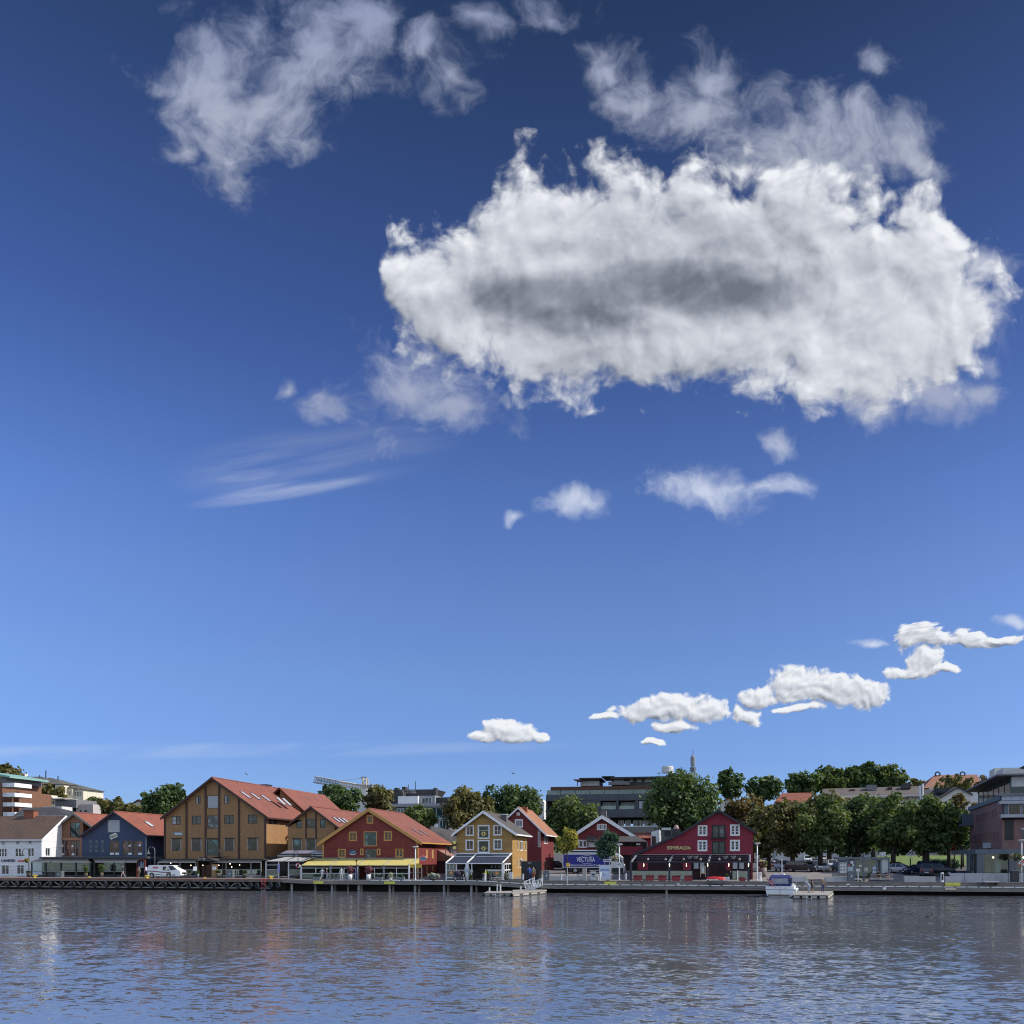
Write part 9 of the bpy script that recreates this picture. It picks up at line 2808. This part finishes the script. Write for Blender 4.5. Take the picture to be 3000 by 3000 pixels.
CARC = {'silver': (0.34, 0.35, 0.37), 'white': (0.66, 0.67, 0.68), 'navy': (0.015, 0.022, 0.06), 'black': (0.012, 0.013, 0.015), 'grey': (0.05, 0.055, 0.065), 'blue': (0.03, 0.05, 0.14), 'red': (0.32, 0.02, 0.025), 'steel': (0.18, 0.21, 0.27)}
used_p = {}
for x, d, kind, c, rz, lab in ((2407, 30, 'saloon', 'silver', -90, 'silver saloon facing the water, left of the glass kiosk'), (2437, 46, 'suv', 'white', -88, 'white car facing the water behind the silver saloon'), (2365, 110, 'suv', 'white', -92, 'white and dark car far back between park trunks'),
        (2294, 34, 'suv', 'silver', -80, 'silver car between two trunks above the boat'), (2262, 120, 'suv', 'white', -95, 'small white car farthest back right of the crimson house'), (2268, 90, 'saloon', 'silver', -85, 'silver car at the back above the flower pillars'),
        (2251, 62, 'saloon', 'red', -60, 'red car half hidden behind the flower pillars'), (2388, 44, 'estate', 'navy', -70, 'dark blue estate behind the silver saloon'), (2346, 26, 'suv', 'black', -20, 'black car behind the trunk near the pontoon people'), (2460, 38, 'saloon', 'navy', -85, 'dark blue car half behind the kiosk edge'),
        (2714, 17, 'suv', 'grey', 78, 'dark grey car seen from behind at the low white block'), (2749, 19, 'suv', 'black', -15, 'black car parked sideways right of the dark grey one'), (2717, 34, 'estate', 'white', 90, 'white estate with its roof showing above the dark cars'), (2732, 26, 'suv', 'blue', 20, 'blue car behind the dark grey and black pair'),
        (2640, 23, 'saloon', 'silver', -35, 'silver car left of the thick leaning trunk'), (2684, 21, 'saloon', 'navy', -155, 'dark car right of the thick leaning trunk'), (2628, 34, 'estate', 'steel', 5, 'pale blue grey car behind the kiosk end'), (1631, 48, 'estate', 'black', 0, 'black car up the alley left of the truck'), (2412, 130, 'saloon', 'white', -90, 'white car far back under the park trees')):
  if kind not in used_p:
    o = used_p[kind] = car_proto(kind)
  else:
    o = copy_tree(used_p[kind])
  o.location = (S(x, d), d, ground_z(d) + .01)
  o.rotation_euler = (0, 0, R(rz))
  tag(o, lab, 'car', 'parked cars')
  m = mat('car_' + c, CARC[c], 0.3, 0.03, spec=0.6)
  for ch in o.children:
    if ch.name.split('.')[0] in ('body', 'roof', 'pillar', 'mirror'):
      ch.material_slots[0].link = 'OBJECT'; ch.material_slots[0].material = m

# blue box truck
d = 20.0
zg = ground_z(d)
t = thing('box_truck', 'big blue and white box truck parked behind the map board', 'truck', (S(1740, d), d, zg))
M_TRB = mat('truck_blue', (0.018, 0.026, 0.25), 0.45, 0.06)
bar(t, 1649, 1786, d, 2504, 2539.5, M_TRB, 'box', 2.5)
bar(t, 1648, 1787, d - .04, 2497, 2503.8, M_GREYW, 'box_top', 2.56); bar(t, 1677, 1787, d + .3, 2490, 2492.5, M_WHITE, 'roof_rail', 1.8); bar(t, 1679, 1786, d + .4, 2492.7, 2496.8, mat('truck_dark_blue', (0.012, 0.02, 0.09), 0.5, 0.08), 'roof_panel', 1.7)
bar(t, 1648, 1787, d - .05, 2539.6, 2542.5, M_GREYW, 'bottom_rail', 2.58); bar(t, 1647.6, 1650.4, d - .06, 2497, 2542.5, M_GREYW, 'corner_post', 2.6); bar(t, 1784.5, 1787.3, d - .06, 2497, 2542.5, M_GREYW, 'corner_post', 2.6)
bar(t, 1656, 1826, d + .25, 2543, 2556, M_BLACK, 'chassis', 2.0); bar(t, 1726, 1754, d + .1, 2549, 2551, M_GREYW, 'side_guard', .08); bar(t, 1726, 1754, d + .1, 2556, 2558, M_GREYW, 'side_guard', .08)
for x in (1685, 1805.5):
  for yy in (d + .25, d + 2.25):
    wheel(t, S(x, d) - S(1740, d), yy - d, .5, .32)
MB().torus((S(1685, d), d + .05, zg + .55), .66, .05, 12, 5, None, 'y', .1, 3.04).B('mudguard', M_STONEG, t)
zl = lambda y: Z(y, 1800, d)
MB().prism([(S(1790, d), zl(2557)), (S(1829, d), zl(2557)), (S(1830, d), zl(2542)), (S(1823, d), zl(2512)), (S(1814, d), zl(2504)), (S(1790, d), zl(2504))], 'y', d + .02, d + 2.48).B('cab', mat('cab_white', (0.66, 0.66, 0.65), 0.35, 0.03), t)
MB().prism([(S(1798, d), zl(2504)), (S(1814, d), zl(2504)), (S(1796, d), zl(2497))], 'y', d + .3, d + 2.2).B('deflector', MATS['cab_white'], t)
MB().prism([(S(1809, d), zl(2530)), (S(1822.5, d), zl(2530)), (S(1818, d), zl(2514)), (S(1809, d), zl(2514))], 'y', d - .02, d + .019).B('side_window', M_GLASS, t)
MB().hexa([(S(1826.6, d), d + .2, zl(2531)), (S(1823.2, d), d + .2, zl(2513)), (S(1823.2, d), d + 2.3, zl(2513)), (S(1826.6, d), d + 2.3, zl(2531))], [(S(1828, d), d + .2, zl(2531)), (S(1824.6, d), d + .2, zl(2513)), (S(1824.6, d), d + 2.3, zl(2513)), (S(1828, d), d + 2.3, zl(2531))]).B('windscreen', M_GLASS, t)
bar(t, 1790, 1826, d + .0, 2543, 2556.5, M_CHAR, 'cab_skirt', .019)
bar(t, 1822, 1826, d - .3, 2512, 2520, M_GREYW, 'mirror', .12)
ml = mat('truck_letters', (0.62, 0.66, 0.74), 0.5, 0)
text('VECTURA', 'lettering', t, ml, (S(1716, d), d - .03, Z(2518.5, 1716, d)), 1.0, width=2.85, bold=0.02)
text('drikkevarer fra hele verden til hele', 'lettering', t, ml, (S(1711, d), d - .03, Z(2534.5, 1711, d)), .34, width=4.7, bold=0.008)
for a0, a1, s in ((.35, 2.6, 1), (3.9, 5.5, 1)):
  q = MB(); cx, cz_ = S(1719, d), Z(2518.5, 1719, d); q.tube([(cx + 1.25 * math.cos(a), d - .03, cz_ + .62 * math.sin(a)) for a in [a0 + (a1 - a0) * i / 14 for i in range(15)]], [.012 + .02 * math.sin(math.pi * i / 14) for i in range(15)], 5); q.B('swoosh', ml, t)

# white van on the left quay
d = 3.1
t = thing('white_van', 'white delivery van with a dark side stripe parked on the left quay', 'van', (S(481, d), d, 1.70))
sx = lambda x: S(x, d)
zv = lambda y: Z(y, 481, d)
M_VAN = mat('van_white', (0.72, 0.73, 0.74), 0.35, 0.03)
out = [(432, 2566), (431.3, 2545), (432.5, 2537), (435.5, 2535), (500, 2535), (506, 2537), (518.5, 2547.5), (526, 2551.5), (528.8, 2557), (529, 2564), (526, 2567), (436, 2567.5)]
n = len(out)
vs = [(sx(x), d + .12 if y < 2548 else d, zv(y)) for x, y in out] + [(sx(x), d + (1.78 if y < 2548 else 1.9), zv(y)) for x, y in out]
MB().mesh(vs, [tuple(range(n)), tuple(reversed(range(n, 2 * n)))] + [(i, i + n, (i + 1) % n + n, (i + 1) % n) for i in range(n)]).B('body', M_VAN, t)
def vpoly(name, pts, m, y=-.02, par=None):
  q = MB(); q.prism([(sx(x), zv(yy)) for x, yy in pts], 'y', d + y, d + y + .03); return q.B(name, m, par or t)
vpoly('side_window', [(476, 2549), (476.2, 2538.5), (484, 2538.5), (496, 2550.5)], M_GLASS, .05)
MB().hexa([(sx(491), d + .1, zv(2537.6)), (sx(505.8), d + .1, zv(2537.3)), (sx(517), d + .1, zv(2547)), (sx(499), d + .02, zv(2549))], [(sx(491), d + 1.75, zv(2537.2)), (sx(506.2), d + 1.8, zv(2536.8)), (sx(517.6), d + 1.85, zv(2546.6)), (sx(499), d + 1.8, zv(2548.6))]).B('windscreen', M_GLASS, t)
vpoly('stripe', [(434, 2551), (451, 2551.3), (475, 2554), (500, 2555), (500, 2557), (475, 2556.5), (451, 2553.8), (434, 2553.2)], mat('stripe_plum', (0.16, 0.07, 0.09), 0.5, 0.05))
vpoly('side_trim', [(455, 2561), (483, 2563), (483, 2564.5), (455, 2562.6)], M_CHAR)
text('PELIAS', 'lettering', t, MATS['sign_red'], (sx(454), d + .09, zv(2542.2)), .34, width=.8, bold=.012)
for x in (444.5, 494):
  MB().torus((sx(x), d - .01, zv(2565.2)), .40, .04, 12, 5, None, 'y', -.1, 3.3).B('wheel_arch', M_CHAR, t)
  for yy in (.1, 1.8):
    wheel(t, sx(x) - sx(481), yy, .34, .24)
MB().hexa([(sx(516), d - .01, zv(2558.5)), (sx(528.6), d + .25, zv(2558)), (sx(528.4), d + .25, zv(2554.8)), (sx(513), d - .01, zv(2555.2))], [(sx(516), d + .03, zv(2558.5)), (sx(529.2), d + .6, zv(2558)), (sx(528.8), d + .6, zv(2554.8)), (sx(513), d + .03, zv(2555.2))]).B('headlight', M_LIGHT, t)
MB().box(sx(528.3), sx(529.6), d + .45, d + 1.5, zv(2560.5), zv(2555.5)).B('grille', M_BLACK, t)
MB().box(sx(486.5), sx(490), d - .14, d - .01, zv(2548.5), zv(2544)).B('mirror', M_VAN, t)
MB().box(sx(505), sx(513), d - .02, d + .02, zv(2565), zv(2562)).B('fog_lamp_panel', M_CHAR, t)

# ---------------------------------------------------------------- people
SKIN = mat('skin', (0.42, 0.24, 0.17), 0.6, 0.05)


def person(label, x, yf, d, rz, top, legs, hair, shoes=(0.03, 0.03, 0.03), bare=0, arms='down', pose='stand', z=None, h=1.74, sleeves=True):
  """one continuous skinned figure; clothes by which limb a face belongs to"""
  loc = (S(x, d), d, Z(yf, x, d) if z is None else z)
  V, E, RD, LB = [], [], [], []

  def v(p, r):
    V.append(Vector(p) * (h / 1.75)); RD.append(r); return len(V) - 1

  def e(a, b, l):
    E.append((a, b)); LB.append(l)
  bend = .9 if pose == 'bend' else 0
  sit = pose == 'sit'
  pz = .48 if sit else .94
  pel = v((0, 0, pz), .135)
  def up(dx, dy, dz):
    c, s = math.cos(bend), math.sin(bend)
    return (dx, -dz * s + dy * c, pz + dz * c + dy * s)
  ch = v(up(0, 0, .27), .135); sh = v(up(0, 0, .46), .10); nk = v(up(0, -.01, .56), .052); hd = v(up(0, -.03, .68), .088); ht = v(up(0, -.01, .77), .07)
  ns = v(up(0, -.125, .655), .016)
  e(pel, ch, 't'); e(ch, sh, 't'); e(sh, nk, 's'); e(nk, hd, 's'); e(hd, ht, 'h'); e(hd, ns, 's')
  for s in (-1, 1):
    hp = v((s * .095, 0, pz - .06), .095); e(pel, hp, 'l')
    wk = s * .16 if pose == 'walk' else 0
    if sit:
      kn = v((s * .15, -.42, .47), .06); an = v((s * .13, -.36 - .12 * (s > 0), .07), .042)
    else:
      kn = v((s * .10, -.02 + wk, .50), .062); an = v((s * .11, .02 + wk * 1.7 + (.1 if pose == 'walk' and s > 0 else 0), .08), .042)
    to = v((s * .13, V[an].y - .17, .035), .036)
    e(hp, kn, 'l'); e(kn, an, 'b' if bare else 'l'); e(an, to, 'f')
    so = v(up(s * .19, 0, .45), .062); e(sh, so, 't')
    el, ha = {'down': ((s * .25, .02, .17), (s * .24, -.06, -.08)), 'hip': ((s * .36, .06, .22), (s * .19, -.06, .06)), 'up': ((s * .25, -.15, .27), (s * .08, -.27, .52)), 'fold': ((s * .25, -.06, .18), (-s * .08, -.2, .22)), 'reach': ((s * .24, -.16, .22), (s * .14, -.40, .16))}[arms if not (arms == 'one' ) else ('up' if s > 0 else 'down')]
    el = v(up(*el), .042); ha = v(up(*ha), .034); e(so, el, 't' if sleeves else 's'); e(el, ha, 't' if sleeves == 2 else 's')
    dr = (V[ha] - V[el]).normalized(); sd = Vector((1, 0, 0)) if abs(dr.x) < .8 else Vector((0, 1, 0))
    pm = v((V[ha] + dr * .07) / (h / 1.75), .030); e(ha, pm, 's')
    for k, ln in enumerate((.075, .085, .08, .065)):
      f = v((V[pm] + dr * ln + sd * (.02 * (k - 1.5)) + Vector((0, -.012, -.012))) / (h / 1.75), .0095); e(pm, f, 's')
    th = v((V[ha] + dr * .06 - sd * s * .05) / (h / 1.75), .011); e(ha, th, 's')
  me = bpy.data.meshes.new('person'); me.from_pydata([tuple(p) for p in V], E, []); o = bpy.data.objects.new('person', me); COL.objects.link(o)
  md = o.modifiers.new('s', 'SKIN'); md.use_smooth_shade = True
  for i, sv in enumerate(me.skin_vertices[0].data):
    sv.radius = (RD[i], RD[i] * (.72 if i in (1, 2) else 1)); sv.use_root = i == 0
  o.modifiers.new('d', 'SUBSURF').levels = 1
  bpy.context.view_layer.update()
  m2 = bpy.data.meshes.new_from_object(o.evaluated_get(bpy.context.evaluated_depsgraph_get()))
  bpy.data.objects.remove(o); bpy.data.meshes.remove(me)
  cm = lambda c: mat('cloth_%d_%d_%d' % tuple(int(q * 255) for q in c), c, 0.85, 0.1, 6.0)
  ms = [cm(top), cm(legs), SKIN, cm(hair), cm(shoes)]
  m2.materials.clear()
  for q in ms:
    m2.materials.append(q)
  ix = {'t': 0, 'l': 1, 's': 2, 'b': 2, 'h': 3, 'f': 4}
  A = np.array([V[a] for a, b in E]); B = np.array([V[b] for a, b in E]); D = B - A; L2 = (D ** 2).sum(1); rr = np.array([(RD[a] + RD[b]) / 2 for a, b in E])
  hc = np.array(V[hd]); k = h / 1.75
  for p in m2.polygons:
    c = np.array(p.center); u = np.clip(((c - A) * D).sum(1) / L2, 0, 1); ds = np.linalg.norm(A + D * u[:, None] - c, axis=1) - rr; i = ix[LB[int(ds.argmin())]]
    if np.linalg.norm(c - hc) < .17 * k and (c[2] > hc[2] + .05 * k or c[1] > hc[1] + .04 * k):
      i = 3
    p.material_index = i
  m2.polygons.foreach_set('use_smooth', [True] * len(m2.polygons))
  o = bpy.data.objects.new('person', m2); COL.objects.link(o); o.location = loc; o.rotation_euler = (0, 0, rz)
  tag(o, label, 'person')
  return o


Wt, Nv, Bl, Bg = (.62, .63, .66), (.02, .025, .09), (.10, .075, .05), (.34, .28, .20)
person('person in white shirt and white shorts seen from behind, hands on hips, on the boardwalk', 944, 2578, 2.2, R(180), Wt, Wt, (.10, .06, .04), bare=1, arms='hip')
person('person with blond hair in navy top and light jeans next to the one in white', 957, 2578, 2.2, R(120), Nv, (.22, .28, .42), (.45, .36, .22), arms='down', sleeves=False)
person('person all in white standing alone before the yellow awnings', 1000, 2578, 2.3, R(5), Wt, Wt, (.45, .42, .40), (.4, .4, .4), sleeves=2, h=1.82)
person('person in dark jacket and pale trousers walking left of the stall', 360, 2570.5, 3.6, R(-70), (.02, .02, .03), (.45, .34, .34), (.30, .22, .12), pose='walk', sleeves=2)
person('person in beige by the stall left of the van', 407, 2570, 5.0, R(160), (.32, .28, .22), (.14, .12, .09), Bl, sleeves=2)
person('person in pale lilac shirt and dark trousers at the back of the van', 428, 2569, 4.9, R(-100), (.50, .48, .62), (.02, .02, .035), Bl)
person('person in bright blue jacket before the black container', 1552, 2577.5, 3.2, R(-130), (.04, .10, .40), (.02, .03, .09), (.25, .15, .10), arms='one', sleeves=2, h=1.84)
person('person in beige shirt and rust shorts beside the one in blue', 1563, 2577, 3.3, R(170), Bg, (.30, .09, .05), (.35, .28, .22), bare=1, h=1.8)
person('person in yellow high visibility vest on the motorcycle', 1423, 2575, 3.3, R(-60), (.42, .60, .05), (.02, .02, .03), (.45, .46, .46), pose='sit', arms='reach', z=1.86)
person('person in pale grey bending over on the pontoon', 2370.5, 0, -6.6, R(-60), (.34, .37, .46), (.30, .33, .42), (.34, .37, .46), pose='bend', arms='reach', z=.5, sleeves=2)
person('person in dark navy top and shorts standing on the pontoon', 2379, 0, -6.2, R(100), (.022, .02, .05), (.02, .02, .045), (.36, .27, .16), bare=1, z=.5, h=1.86, sleeves=False)
person('person in brown top and blue jeans at the right side of the pontoon', 2410.5, 0, -6.4, R(185), (.20, .13, .10), (.03, .045, .16), (.42, .36, .28), arms='one', z=.5, h=1.8, sleeves=False)
person('seated person in black shirt leaning forward, left on the kiosk bench', 2573, 2578, 4.5, R(0), (.012, .012, .013), (.06, .055, .05), (.03, .02, .02), pose='sit', arms='fold', bare=1, sleeves=True)
person('seated person in navy shirt and pale shorts, right on the kiosk bench', 2598, 2578, 4.5, R(10), (.03, .035, .07), (.36, .32, .26), (.20, .12, .08), pose='sit', arms='fold', bare=1)
person('person in navy sitting at the left of the pergola table', 2140, 2568, 6.0, R(80), (.02, .02, .06), (.02, .02, .03), (.12, .10, .09), pose='sit', arms='fold', z=1.75)
person('person in black sitting at the right of the pergola table', 2152, 2568, 6.0, R(-60), (.01, .01, .01), (.02, .02, .03), (.01, .01, .01), pose='sit', arms='fold', z=1.75)
person('person in dark clothes walking up the alley behind the gangway bin', 1598, 2554, 14, R(180), (.01, .01, .012), (.015, .015, .02), (.08, .06, .05), sleeves=2)
person('person in white and floral sitting on the office terrace', 2850, 2560, 8.5, R(0), (.55, .48, .46), (.30, .22, .18), (.25, .20, .15), pose='sit', z=1.7)

# motorcycle and covered scooter
def bike(name, label, x, d, rz, m, cover):
  t = thing(name, label, 'motorcycle', (S(x, d), d, 1.52), rz)
  for xx in (-.62, .62):
    q = MB(); q.torus((xx, 0, .3), .24, .07, 16, 6, None, 'y'); w = q.B('wheel', M_TYRE, t, True, True); MB().lathe([(0, -.03), (.18, -.03), (.18, .03), (0, .03)], (xx, 0, .3), 10, None, 'y').L('rim', M_RIM, w)
  MB().mesh([(-.75, -.14, .55), (.1, -.16, .35), (.45, -.12, .6), (.5, -.1, .95), (.1, -.14, .75), (-.7, -.12, .80), (-.75, .14, .55), (.1, .16, .35), (.45, .12, .6), (.5, .1, .95), (.1, .14, .75), (-.7, .12, .80)], [(0, 1, 2, 3, 4, 5), (11, 10, 9, 8, 7, 6)] + [(i, (i + 1) % 6, (i + 1) % 6 + 6, i + 6) for i in range(6)]).L('frame_cover', m, t)
  MB().tube([(.62, 0, .3), (.45, 0, .95)], .04, 6).L('fork', M_STEEL, t)
  MB().tube([(.40, -.34, 1.02), (.46, 0, .98), (.40, .34, 1.02)], .025, 6).L('handlebar', M_BLACK, t)
  if cover:
    MB().ball((-.35, 0, .95), .50, .3, .42, 10).B('cover', m, t, True, True)


bike('motorcycle', 'dark motorcycle with white fairing under the person in yellow', 1428, 3.3, R(-8), M_BLACK, False)
bike('covered_scooter', 'scooter under a dark purple cover before the navy terrace', 1347, 3.0, R(5), mat('cover_plum', (0.03, 0.022, 0.05), 0.8, 0.15), True)
# birds
def bird(name, label, x, y, d, s, m, fly=True):
  t = thing(name, label, 'bird', (S(x, d), d, Z(y, x, d) if fly else 0.02))
  q = MB(); q.lathe([(.0, -.24), (.05, -.16), (.08, 0), (.06, .14), (.03, .2), (.0, .27)], (0, 0, 0), 8, None, 'x'); b = q.B('body', m, t, True, True)
  if fly:
    for k in (-1, 1):
      MB().mesh([(.08, 0, .03), (-.08, 0, .03), (.0, k * .3, .16), (-.12, k * .3, .16), (-.1, k * .62, .06), (-.16, k * .62, .06), (.08, 0, .015), (-.08, 0, .015), (.0, k * .3, .14), (-.12, k * .3, .14), (-.1, k * .62, .05), (-.16, k * .62, .05)], [(0, 1, 3, 2), (2, 3, 5, 4), (6, 8, 9, 7), (8, 10, 11, 9), (0, 2, 8, 6), (2, 4, 10, 8), (1, 7, 9, 3), (3, 9, 11, 5), (4, 5, 11, 10), (0, 6, 7, 1)]).L('wing', m, t)
  else:
    MB().ball((.2, 0, .13), .06, .05, .055, 8).B('head', m, t, True, True)
  t.scale = (s, s, s); t.rotation_euler = (R(25) if fly else 0, R(-10) if fly else 0, R(55) if fly else R(20))


M_GULL = mat('gull_grey', (0.05, 0.055, 0.07), 0.7, 0.1)
bird('gull', 'gull flying over the ochre warehouse roof', 722, 2268, 20, .95, M_GULL); bird('gull', 'gull flying high above the mustard house', 1503, 2266, 20, .95, M_GULL)
bird('duck', 'dark duck swimming in front of the right quay', 2722, 2658, -45, 1.3, mat('duck_dark', (0.03, 0.028, 0.03), 0.7, 0.1), False)
